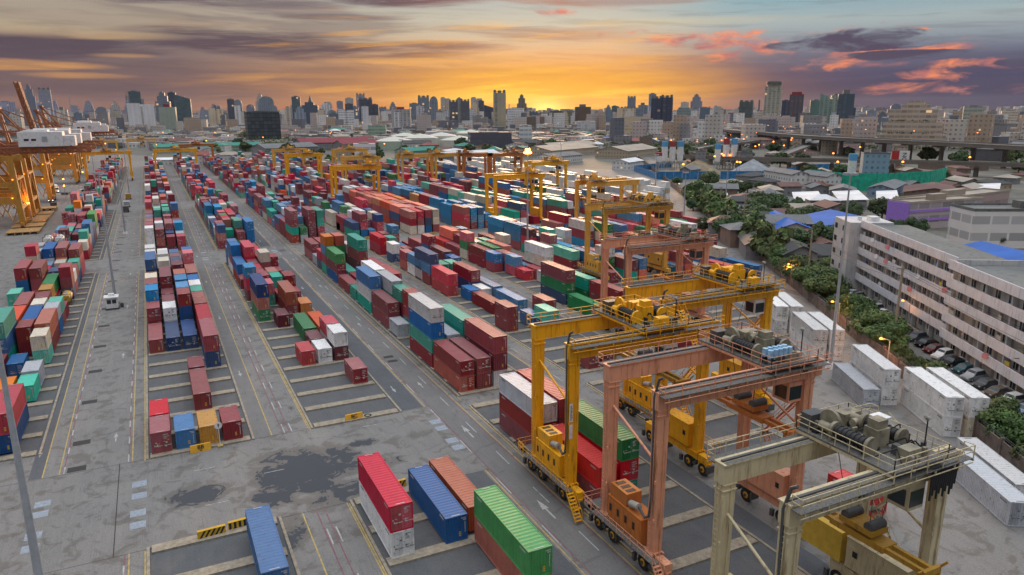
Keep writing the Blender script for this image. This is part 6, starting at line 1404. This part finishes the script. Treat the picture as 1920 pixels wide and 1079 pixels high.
def heap(x, y, r_, h, mt, lb):
    m = MB(); k = 28; rr_ = random.Random(int(x)); ring = []
    for j, (f, z) in enumerate(((1, 0), (.66, .36), (.33, .70), (.0, 1))):
        for i in range(k): a_ = 2 * pi * i / k; q = r_ * f * (1 + rr_.uniform(-.05, .05)); ring.append((q * cos(a_), q * sin(a_), h * z * (1 + rr_.uniform(-.03, .03) if j else 0)))
    m.add(ring, [(j * k + i, j * k + (i + 1) % k, (j + 1) * k + (i + 1) % k, (j + 1) * k + i) for j in range(3) for i in range(k)], 0, True)
    tag(link(m.mesh('aggregate_heap', mt), 'aggregate_heap', None, (x, y, 0)), lb, 'gravel heap', None)
heap(353, 416, 17, 9.5, M['sand'], 'brown cone shaped gravel heap behind the left blue fence'); heap(384, 394, 17, 10, M['sand2'], 'grey and brown gravel heap behind the right blue fence')
at_rect('grey batching plant tower beside left silos', 378, 443, 6, 6, 13, -20, 'grey', 'grey', 'flat'); at_rect('grey batching plant house beside right silos', 404, 424, 10, 8, 12, -20, 'grey', 'grey', 'flat'); at_rect('blue grey clad silo house behind the green net', 376, 290, 14, 8, 19, -40, (.25, .38, .5), 'grey', 'flat', fs='n')
# elevated expressways
M['via'] = mat('viaduct_concrete', (.19, .165, .14), .85, var=.15, nsc=.1, dirt=.5, dcol=(.12, .115, .11), streak=True)
def viaduct(lb, pts, z, w, pier, pw, th=2.2, lamps=True, zs=None):
    r = thing('viaduct', lb, 'elevated road', (pts[0][0], pts[0][1], 0)); ox, oy = pts[0]; zs = zs or [z] * len(pts); m = MB(); rd = MB(); pm_ = []
    L = []; R_ = []
    for i, p in enumerate(pts):
        a = Vector(pts[max(0, i - 1)]); b = Vector(pts[min(len(pts) - 1, i + 1)]); d = (b - a).normalized(); nn = Vector((-d.y, d.x)); q = Vector(p) - Vector((ox, oy))
        L.append((q + nn * w / 2, zs[i])); R_.append((q - nn * w / 2, zs[i]))
    for i in range(len(pts) - 1):
        A, B, C_, D_ = L[i], L[i + 1], R_[i + 1], R_[i]
        v = [(A[0].x, A[0].y, A[1]), (B[0].x, B[0].y, B[1]), (C_[0].x, C_[0].y, C_[1]), (D_[0].x, D_[0].y, D_[1])]
        m.add(v + [(q[0], q[1], q[2] - th) for q in v], [(3, 2, 1, 0), (4, 5, 6, 7), (0, 1, 5, 4), (2, 3, 7, 6)])
        rd.add([(q[0], q[1], q[2] + .01) for q in v], [(3, 2, 1, 0)])
        for q, t in ((A, B), (D_, C_)): m.bar((q[0].x, q[0].y, q[1] + .45), (t[0].x, t[0].y, t[1] + .45), .3, .9)
    part(m, 'deck', M['via'], r); part(rd, 'roadway', M['asph2'], r)
    acc = 0; last = Vector(pts[0]); 
    for i in range(len(pts) - 1):
        a = Vector(pts[i]); b = Vector(pts[i + 1]); L_ = (b - a).length; d = (b - a) / L_; k = max(1, int(L_ / pier))
        for j in range(k):
            p = a + d * (L_ * (j + .5) / k) - Vector((ox, oy)); zz = zs[i] + (zs[i + 1] - zs[i]) * (j + .5) / k; m = MB(); nn = Vector((-d.y, d.x))
            m.bar((p.x, p.y, 0), (p.x, p.y, zz - th - 1.2), pw, pw); m.bar((p.x - nn.x * w * .42, p.y - nn.y * w * .42, zz - th - .65), (p.x + nn.x * w * .42, p.y + nn.y * w * .42, zz - th - .65), pw, 1.3); part(m, 'pier', M['via'], r)
            if lamps and j % 2 == 0:
                m = MB(); m.tube((p.x, p.y, zz), (p.x, p.y, zz + 9), .14, n=6); m.cbox((p.x + 1, p.y, zz + 9), (2.2, .3, .2)); q = part(m, 'lamp_post', M['steel'], r)
                m = MB(); m.tube((p.x + 1.8, p.y, zz + 8.5), (p.x + 1.8, p.y, zz + 8.9), .5, .35, 8); part(m, 'lamp_head', M['lamp'], q)
viaduct('high expressway viaduct on tall piers across the right of the town', [(770, 860), (704, 743), (655, 630), (625, 560), (605, 493), (596, 440), (590, 379), (578, 323), (560, 250)], 17, 24, 26, 2.6)
viaduct('low grey viaduct passing before the high expressway', [(370, 470), (407, 403), (428, 382), (446, 361), (478, 324), (505, 280), (535, 225)], 9, 9, 34, 2.2, 1.6, False)
viaduct('curving orange lit ramp road left of the high viaduct', [(760, 745), (731, 690), (608, 636), (540, 605), (487, 575), (455, 545), (432, 510), (421, 483), (425, 455)], 9, 12, 36, 2.0, 1.6, True, [15, 13, 9, 8, 7.5, 7.5, 7.5, 7, 6.5])
viaduct('second ramp road curving below the orange lit one', [(740, 640), (640, 570), (560, 520), (500, 480), (470, 440)], 6, 10, 36, 2.0, 1.4, False, [14, 9, 6.5, 5, 5])
r = thing('billboard', 'red and white advertising board beside the low viaduct', 'billboard', (486, 352, 0), radians(-35)); m = MB(); m.box(-8, -.3, 6, -3, .3, 15); part(m, 'red_panel', M['red'], r); m = MB(); m.box(-2.9, -.3, 6, 4, .3, 15); part(m, 'white_panel', M['white'], r); text_mesh('NO', 4, 'lettering', M['black'], r, (.5, -.33, 10.5), (pi / 2, pi / 2, 0)); m = MB(); m.bar((-5, .5, 0), (-5, .5, 15), .5); m.bar((2, .5, 0), (2, .5, 15), .5); part(m, 'frame', M['steel'], r)
r = thing('billboard', 'blank cream billboard screen in the mid town right of pink block', 'billboard', (705, 985, 0), radians(-35)); m = MB(); m.box(-21, -.5, 10, 21, .5, 34); part(m, 'panel', M['beige'], r); m = MB(); m.bar((-15, 1, 0), (-15, 1, 33), 1); m.bar((15, 1, 0), (15, 1, 33), 1); part(m, 'frame', M['steel'], r)
# storage tanks and port sheds behind the yard
M['tankg'] = mat('pale_green_tank', (.42, .52, .40), .6, dirt=.3); M['tankp'] = mat('pale_tank', (.62, .60, .52), .6, dirt=.3)
for (x, y, r_, h, c, lb) in ((262, 852, 24, 10, 'tankg', 'wide pale green storage tank, left of the group'), (305, 880, 22, 12, 'tankp', 'pale storage tank with cone roof, second from left'), (342, 905, 20, 13, 'tankp', 'pale storage tank with cone roof, middle of group'), (350, 862, 24, 9, 'tankp', 'low wide pale storage tank at front of group'), (392, 925, 20, 15, 'tankg', 'pale storage tank with cone roof, right of the group'), (300, 930, 18, 13, 'tankp', 'pale storage tank at the back of group')):
    r = thing('storage_tank', lb, 'storage tank', (x, y, 0), 0, 'cylindrical storage tanks'); m = MB(); m.tube((0, 0, 0), (0, 0, h), r_, r_, 36, cap=False); part(m, 'shell', M[c], r); m = MB(); m.tube((0, 0, h), (0, 0, h + r_ * .22), r_ + .2, .4, 36); part(m, 'cone_roof', M['tankp'], r)
WN = [('wide wine red roofed hall beyond the yard', 196, 880, 26, 86, 9, -80, 'grey', 'wine', 5), ('second wine red roofed hall, right of first', 222, 850, 24, 60, 8, -75, 'grey', 'wine', 4), ('grey curved roof hall left of the wine red ones', 128, 800, 30, 60, 8, -70, 'grey', 'grey', 4), ('green roofed long shed at the yard edge', 60, 900, 22, 110, 7, -90, 'green', 'green', 3), ('long white canopy beyond the far left gantry cranes', 36, 690, 12, 70, 5, -88, 'white', 'white', 1.5), ('green roofed hall right of white office', 236, 690, 22, 40, 7, -70, 'green', 'green', 3),
      ('grey warehouse behind the dull yellow far cranes', 250, 600, 22, 60, 7, -75, 'grey', 'white', 3), ('long tan roofed warehouse behind the orange far cranes', 372, 650, 40, 90, 7, -62, 'cream', 'tan', 4), ('second tan roofed warehouse to the right', 420, 600, 34, 70, 7, -60, 'cream', 'tan', 4), ('long tan warehouse behind the others', 410, 700, 30, 90, 7, -62, 'grey', 'tan', 4), ('low grey warehouse near the glowing mast', 320, 560, 20, 46, 6, -65, 'white', 'grey', 2.5), ('white workshop right of the far red crane', 330, 470, 14, 26, 6, -60, 'white', 'white', 2), ('blue roofed shed in the mid town', 560, 840, 24, 40, 7, -60, 'blue', 'blue', 3)]
for (lb, x, y, w, l, h, dg_, wl_, rf_, rh) in WN: at_rect(lb, x, y, w, l, h, dg_, wl_, rf_, 'gable', rh, name='warehouse', cat='warehouse', fs='n')
# red roofed box lorries park
for i in range(6):
    x, y = nsp(78 + i * 3.2, 292 + i * 2); truck(x, y, TH + radians(95), 'white', 'white cab lorry with red trailer in the roadside lorry park', 'red')['group'] = 'red trailer lorries in the lorry park'
for i in range(4): truck(*nsp(90 + i * 3, 330 + i * 9), TH + .3 * i, 'white', 'white box lorry parked below the terrace house', 'wbox')['group'] = 'white box lorries below the terrace house'
# ------------------------------------------------------------------ skyline towers
def tower(lb, x, y, w, h, c, st, kind):
    rz = -atan2(x, y) + ((int(x * 7 + y) % 5) - 2) * .06
    r = thing('tower', lb, 'tower', (x, y, 0), rz); d = w * .7; m = MB(); b = w / 2
    def bx(x0, x1, z0, z1, dd=1.0): m.box(x0, -d / 2 * dd, z0, x1, d / 2 * dd, z1)
    top = None; tc = tuple(q * .7 for q in c)
    if kind == 'slab': bx(-b, b, 0, h * .97); top = [(-b * .5, b * .4, h * .97, h)]
    elif kind == 'twin': bx(-b, -b * .08, 0, h); bx(b * .08, b, 0, h * .96); bx(-b * .08, b * .08, 0, h * .9, .7); top = [(-b * .7, -b * .3, h, h * 1.02)]
    elif kind == 'step': bx(-b, b, 0, h * .72); bx(-b * .7, b * .7, h * .72, h * .88, .8); bx(-b * .4, b * .35, h * .88, h * .97, .6); top = [(-b * .15, b * .1, h * .97, h)]
    elif kind == 'crown': bx(-b, b, 0, h * .93); top = [(-b * .96, -b * .6, h * .93, h), (-b * .25, b * .25, h * .93, h * .985), (b * .6, b * .96, h * .93, h), (-b * .96, b * .96, h * .955, h * .965)]
    elif kind == 'cap' or kind == 'cap2' or kind == 'redtop': bx(-b, b, 0, h * .9); top = [(-b * .45, b * .35, h * .9, h)]
    elif kind == 'redcap': bx(-b, b, 0, h * .9); top = [(-b, b, h * .9, h * .94), (-b * .7, b * .7, h * .94, h)]
    elif kind == 'taper':
        for q in range(8): f0 = 1 - (q / 8) ** 2 * .75; m.box(-b * f0, -d / 2 * f0, h * q / 8, b * f0, d / 2 * f0, h * (q + 1) / 8)
    elif kind == 'spire': bx(-b, b, 0, h * .55); bx(-b * .6, b * .6, h * .55, h * .75, .6); top = [(-b * .25, b * .25, h * .75, h * .88), (-b * .06, b * .06, h * .88, h)]
    elif kind == 'peak': bx(-b, b, 0, h * .82); bx(-b * .8, b * .8, h * .82, h * .88, .8)
    elif kind == 'slant': bx(-b, b, 0, h * .86); m.add([(-b, -d / 2, h * .86), (b, -d / 2, h * .86), (b, d / 2, h * .86), (-b, d / 2, h * .86), (-b, -d / 2, h), (-b, d / 2, h)], [(0, 1, 4), (2, 3, 5), (1, 2, 5, 4), (0, 4, 5, 3)])
    elif kind == 'dome':
        bx(-b, b, 0, h * .78)
        k = 10; pts = [(-b * cos(pi * i / k), h * .78 + h * .22 * sin(pi * i / k)) for i in range(k + 1)]
        m.add([(p[0], s_ * d / 2, p[1]) for s_ in (-1, 1) for p in pts], [tuple(range(k + 1)), tuple(range(2 * k + 1, k, -1))] + [(i + 1, i, i + k + 1, i + k + 2) for i in range(k)])
    elif kind == 'drum': bx(-b, b, 0, h * .88); m.tube((0, 0, h * .8), (0, 0, h * .92), b * .8, b * .8, 20)
    elif kind == 'blade': bx(-b, b, 0, h * .74); bx(-b * .6, b * .5, h * .74, h * .84, .8)
    else: bx(-b, b, 0, h)
    o = part(m, 'shaft', FS[st], r); o.color = (*c, 1)
    m = MB(); mt = RF['slab']
    if top:
        for (x0, x1, z0, z1) in top: m.box(x0, -d * .32, z0 + .02, x1, d * .32, z1)
    if kind in ('redtop', 'redcap', 'cap'): mt = RF['wine']
    if kind == 'peak': m.add([(-b * .8, -d * .4, h * .88), (b * .8, -d * .4, h * .88), (b * .8, d * .4, h * .88), (-b * .8, d * .4, h * .88), (0, 0, h)], [(0, 1, 4), (1, 2, 4), (2, 3, 4), (3, 0, 4)])
    if kind == 'taper': m.tube((0, 0, h), (0, 0, h * 1.06), b * .1, .2, 6)
    if kind == 'drum': m.tube((0, 0, h * .92), (0, 0, h * .985), b * .95, b * .9, 20); m.tube((0, 0, h * .985), (0, 0, h), b * .7, b * .6, 20); mt = M['dark_steel']
    if kind == 'blade': m.add([(-b * .2, -d * .2, h * .84), (b * .3, -d * .2, h * .84), (b * .3, d * .2, h * .84), (-b * .2, d * .2, h * .84), (b * .05, -d * .1, h * 1.08), (-b * .1, d * .1, h * .98)], [(0, 1, 4), (1, 2, 4), (2, 3, 5, 4), (3, 0, 4, 5)])
    if m.v: part(m, 'crown', mt, r)
    return r
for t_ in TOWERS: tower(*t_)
m = None
# terraced beige hotel-like block on the right
r = thing('terraced_building', 'beige terraced building with planted balconies at far right', 'building', (760, 545, 0), radians(-58)); m = MB()
for i, (x0, x1, z0, z1) in enumerate(((-32, 34, 0, 17), (-28, 30, 17, 30), (-23, 24, 30, 44), (-12, 16, 44, 49), (-6, 10, 49, 53))):
    m.box(x0, -10 + i, z0, x1, 10 - i, z1)
o = part(m, 'wall', FS['h'], r); o.color = (.60, .47, .36, 1)
m = MB(); rr3 = random.Random(9)
for q in range(60):
    x = rr3.uniform(-22, 24); z = rr3.choice((31, 17.5)); c = Vector((x, -9.5, z)); m.add([c + Vector((rr3.uniform(-1.6, 1.6), rr3.uniform(-1.2, .2), rr3.uniform(0, 2.2))) for _ in range(4)], [(0, 1, 2, 3)])
part(m, 'balcony_planting', M['leafd'], r)
# hazy tower field farther out, each its own
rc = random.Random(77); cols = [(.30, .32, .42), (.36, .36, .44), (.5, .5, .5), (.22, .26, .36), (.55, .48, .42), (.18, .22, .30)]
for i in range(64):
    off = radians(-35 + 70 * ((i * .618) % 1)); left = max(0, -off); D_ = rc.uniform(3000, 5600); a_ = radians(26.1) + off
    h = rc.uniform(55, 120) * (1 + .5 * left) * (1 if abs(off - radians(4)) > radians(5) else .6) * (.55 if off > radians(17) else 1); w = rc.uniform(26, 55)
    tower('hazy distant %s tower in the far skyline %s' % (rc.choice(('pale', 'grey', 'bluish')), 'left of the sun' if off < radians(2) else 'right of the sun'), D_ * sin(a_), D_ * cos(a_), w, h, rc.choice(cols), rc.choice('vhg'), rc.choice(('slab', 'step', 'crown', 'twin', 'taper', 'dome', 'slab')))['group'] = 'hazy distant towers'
pal2 = [(.74, .73, .74), (.62, .64, .70), (.66, .56, .44), (.30, .36, .46), (.16, .24, .34), (.72, .66, .58), (.10, .17, .24)]
for i in range(96):
    off = radians(-35.5 + 71 * ((i * .618 + .31) % 1)); D_ = rc.uniform(1700, 3300); a_ = radians(26.1) + off; yy = rc.uniform(196, 214) if off < radians(16) else rc.uniform(208, 216)
    if abs(off - radians(3)) < radians(3): yy = max(yy, 208)
    h = 43.85 + (208 - yy) / 1364 * D_ * cos(off); w = rc.uniform(9, 21) * D_ / 1364; c_ = rc.choice(pal2)
    tower('%s mid-rise tower in the dense skyline band %s' % ('pale' if c_[0] > .5 else 'blue grey', 'left of the sun' if off < radians(2) else 'right of the sun'), D_ * sin(a_), D_ * cos(a_), w, h, c_, rc.choice('vvhg'), rc.choice(('slab', 'step', 'crown', 'twin', 'cap2', 'slab', 'slant')))['group'] = 'lower towers of the skyline'
# mid-distance town: individual buildings
def blocked(x, y):
    if x < 40 and y < 1050: return True
    if fence_n(x, y) < 62 and y < 620 : return True
    for (a, b, c) in ((385, 420, 70), (262, 860, 36), (345, 890, 62), (300, 900, 40), (205, 865, 60), (390, 650, 70), (580, 600, 20), (640, 560, 30), (690, 750, 30), (590, 480, 24), (590, 400, 24), (585, 320, 24), (470, 330, 45), (500, 560, 60), (760, 545, 50), (173, 1288, 45), (705, 985, 40)):
        if hypot(x - a, y - b) < c: return True
    if y < 330 and x < 420: return True
    if hypot(x, y) < 1300 and abs(atan2(x, y) - radians(7.65)) < radians(1.7): return True
    if hypot(x, y) < 760 and atan2(x, y) > radians(38): return True
    return False
placed = []
wlc = ['white', 'white', 'white', 'dark', 'cream', 'grey', 'pink', 'brown', 'green', 'white', 'cream']
cnt = 0; tries = 0
while cnt < 240 and tries < 6000:
    tries += 1
    off = radians(rc.uniform(-34, 37)); D_ = 420 + 1150 * rc.random() ** 1.15; a_ = radians(26.1) + off; x, y = D_ * sin(a_), D_ * cos(a_)
    if blocked(x, y): continue
    w = rc.uniform(9, 19) * (1 + D_ / 2600); l = w * rc.uniform(.7, 1.7)
    if any(hypot(x - p[0], y - p[1]) < (p[2] + max(w, l)) * .55 for p in placed): continue
    placed.append((x, y, max(w, l))); h = rc.choice((4, 5, 6, 7, 8, 10, 13)) if rc.random() < .88 or D_ < 1000 else rc.uniform(16, 26); h = min(h, 8.5) if off < radians(6) and D_ < 1550 else h
    wl_ = rc.choice(wlc); kd = 'flat' if h > 10 else rc.choice(('gable', 'hip', 'flat')); rf_ = 'slab' if kd == 'flat' else rc.choice(('rust', 'grey', 'dark', 'red', 'tan', 'green', 'white'))
    zone = ('left' if off < radians(-10) else ('centre' if off < radians(12) else 'right'))
    hall('%s %s %s in the dense town, %s of view' % ('tall' if h > 18 else ('mid-rise' if h > 9 else 'low'), wl_, 'flat roofed block' if kd == 'flat' else '%s roofed house' % rf_, zone), x, y, w, l, h, -a_ + radians(rc.choice((0, 90)) + rc.uniform(-22, 22)), wl_, rf_, kd, rc.uniform(2, 3.5), 'town_building', 'building', 'buildings of the dense town', fs='p')
    cnt += 1
# trees of district and town
def rtree(x, y, lb, grp, ks, a, b): tree(x, y, rt_.choice(ks), lb, rt_.uniform(a, b), rt_.uniform(0, 6), grp)
for (x, y, s_) in ((183, 186, 1.2), (190, 192, 1.3), (205, 190, 1.1), (214, 196, 1.2), (176, 190, 1.1), (196, 178, 1.1), (178, 204, 1), (190, 208, 1.2), (202, 204, 1), (212, 216, 1.2), (224, 204, 1.1), (232, 222, 1.1), (218, 236, 1.1), (206, 228, 1), (226, 246, 1), (240, 236, 1.2), (244, 196, 1.3), (254, 204, 1.1), (262, 196, 1.5), (232, 168, 1.3), (238, 164, 1.2), (228, 172, 1), (252, 150, .7), (246, 140, .7), (230, 258, 1.1), (216, 256, 1), (272, 290, 1.2), (290, 300, 1.1), (286, 326, 1.2), (308, 310, 1), (300, 216, 1), (286, 206, 1), (270, 186, 1), (282, 350, 1), (262, 310, 1.2), (250, 300, 1.1), (240, 284, 1), (398, 330, 1.3), (410, 312, 1.3), (440, 290, 1.4), (392, 350, 1.2), (424, 330, 1.2)):
    rtree(x, y, 'dark leafy tree amid houses and sheds behind the street', 'trees of the house district', (1, 3), s_ * .7, s_ * .9)
for i in range(46):
    off = radians(rc.uniform(13, 37)); D_ = rc.uniform(440, 740); a_ = radians(26.1) + off; x, y = D_ * sin(a_), D_ * cos(a_)
    if any(hypot(x - p[0], y - p[1]) < 16 for p in placed): continue
    placed.append((x, y, 12)); rf_ = rc.choice(('rust', 'grey', 'dark', 'tan')); wl_ = rc.choice(('grey', 'brown', 'cream'))
    hall('low %s roofed %s house under or beside the expressways' % (rf_, wl_), x, y, rc.uniform(8, 12), rc.uniform(10, 20), rc.uniform(3, 5), -a_ + rc.uniform(-1, 1), wl_, rf_, rc.choice(('gable', 'hip')), 1.8, 'house', 'house', 'low houses near the expressways', fs='p')
for i in range(66):
    x, y = nsp(rt_.uniform(62, 100), rt_.uniform(200, 345))
    if any(hypot(x - a, y - b) < 6.5 for a, b, c in hs_) or (82 < fence_n(x, y) < 106 and .52 * x + .854 * y < 290) or (fence_n(x, y) < 69 and .52 * x + .854 * y < 330 and i % 2): continue
    tree(x, y, rt_.choice((0, 1, 3, 6)), 'leafy tree amid the dark roofed houses behind the belt', rt_.uniform(.8, 1.15), rt_.uniform(0, 6), 'trees among the houses')
tn = 0; tries = 0
while tn < 150 and tries < 5000:
    tries += 1
    off = radians(rc.uniform(-30, 37)); D_ = 430 + 950 * rc.random(); a_ = radians(26.1) + off; x, y = D_ * sin(a_), D_ * cos(a_)
    if (300 < x < 440 and 225 < y < 330) or (fence_n(x, y) < 64 and y < 620) or (x < 40 and y < 1000) or any(hypot(x - p[0], y - p[1]) < p[2] * .6 for p in placed): continue
    if any(hypot(x - a, y - b) < c for (a, b, c) in ((385, 420, 30), (262, 860, 26), (345, 890, 40), (205, 865, 40), (390, 650, 60))): continue
    rtree(x, y, 'dark tree clump between buildings of the distant town', 'trees of the distant town', (4, 5, 4), .7, 1.5); tn += 1
# endless far town and tree masses
ft = MB(); rc = random.Random(5)
fm = []
for c in ((.62, .56, .50), (.76, .74, .72), (.28, .27, .28), (.48, .36, .27), (.17, .18, .22), (.55, .46, .44)):
    m_ = facade('far_town_facade', 'p', 4, 4, 1.2, lit=.02); 
    bs = [q for q in m_.node_tree.nodes if q.type == 'OBJECT_INFO'][0]
    rgb = m_.node_tree.nodes.new('ShaderNodeRGB'); rgb.outputs[0].default_value = (*c, 1)
    for l_ in list(m_.node_tree.links):
        if l_.from_socket == bs.outputs['Color']: m_.node_tree.links.new(rgb.outputs[0], l_.to_socket)
    fm.append(m_)
for i in range(8500):
    off = radians(rc.uniform(-38, 40)); D_ = 950 + 9500 * rc.random() ** 1.7; a_ = radians(26.1) + off; x, y = D_ * sin(a_), D_ * cos(a_)
    if D_ < 1600 and any(hypot(x - p[0], y - p[1]) < p[2] * .7 + 8 for p in placed): continue
    if hypot(x - 345, y - 890) < 80 or hypot(x - 173, y - 1288) < 40 or (x < 0 and y < 1050): continue
    if D_ < 1300 and abs(a_ - radians(7.65)) < radians(1.9): continue
    w = rc.uniform(8, 20) * (1 + D_ / 4500); h = (rc.uniform(5, 13) if rc.random() < .84 else rc.uniform(14, 34)) * (1 + D_ / 7000); q = rc.uniform(-.6, .6) - a_
    if D_ < 1600 and off < radians(8): h = min(h, rc.uniform(5, 11)); w = min(w, 18)
    Mx = Matrix.Translation((x, y, 0)) @ Matrix.Rotation(q, 4, 'Z'); ft.box(-w / 2, -w * .4, 0, w / 2, w * .4, h, rc.randrange(6), Mx)
setting(ft, 'distant_town', fm, 'stuff')
fw = MB()
for i in range(1000):
    off = radians(rc.uniform(-38, 40)); D_ = 900 + 4200 * rc.random() ** 2.0; a_ = radians(26.1) + off; x, y = D_ * sin(a_), D_ * cos(a_)
    if (x < 30 and y < 1100) or hypot(x - 345, y - 890) < 70: continue
    R_ = rc.uniform(9, 22) * (1 + D_ / 5000); hh = rc.uniform(5, 9)
    for k in range(46):
        a2 = rc.uniform(0, 2 * pi); d2 = R_ * sqrt(rc.random()); c = Vector((x + d2 * cos(a2), y + d2 * sin(a2), rc.uniform(.35, 1) * hh * (1 - .4 * (d2 / R_) ** 2)))
        fw.add([c + Vector((rc.uniform(-2, 2), rc.uniform(-2, 2), rc.uniform(-1.2, 1.2))) for _ in range(4)], [(0, 1, 2, 3)])
setting(fw, 'distant_trees', M['leafd'], 'stuff')
# lit windows and lamps strewn through the town: real street lamps on posts
for i in range(110):
    off = radians(rc.uniform(8, 36)) if i % 3 else radians(rc.uniform(-32, 8)); D_ = rc.uniform(480, 1500); a_ = radians(26.1) + off; x, y = D_ * sin(a_), D_ * cos(a_)
    if fence_n(x, y) < 62 and y < 760: continue
    r = thing('town_street_lamp', 'small glowing orange lamp in the distant town streets', 'street lamp', (x, y, 0), 0, 'small lamps of the distant town'); m = MB(); m.tube((0, 0, 0), (0, 0, 10), .15, n=5); part(m, 'pole', M['steel'], r); m = MB(); m.tube((0, 0, 10), (0, 0, 10.9), .75, .5, 8); part(m, 'lamp_head', M['lamp'], r)
# ------------------------------------------------------------------ evening haze over the city
hz = MB(); hz.box(-12000, -12000, -1.1, 12000, 12000, 230.0)
o = link(hz.mesh('haze', []), 'haze'); o['kind'] = 'stuff'
hm = bpy.data.materials.new('haze'); hm.use_nodes = True; n = NT(hm.node_tree); pv = n.new('ShaderNodeVolumePrincipled'); ou = n.new('ShaderNodeOutputMaterial'); n.lk(pv.outputs[0], ou.inputs['Volume'])
pv.inputs['Color'].default_value = (.80, .83, .95, 1); pv.inputs['Density'].default_value = 0.000015; pv.inputs['Anisotropy'].default_value = 0.2
o.data.materials.append(hm)
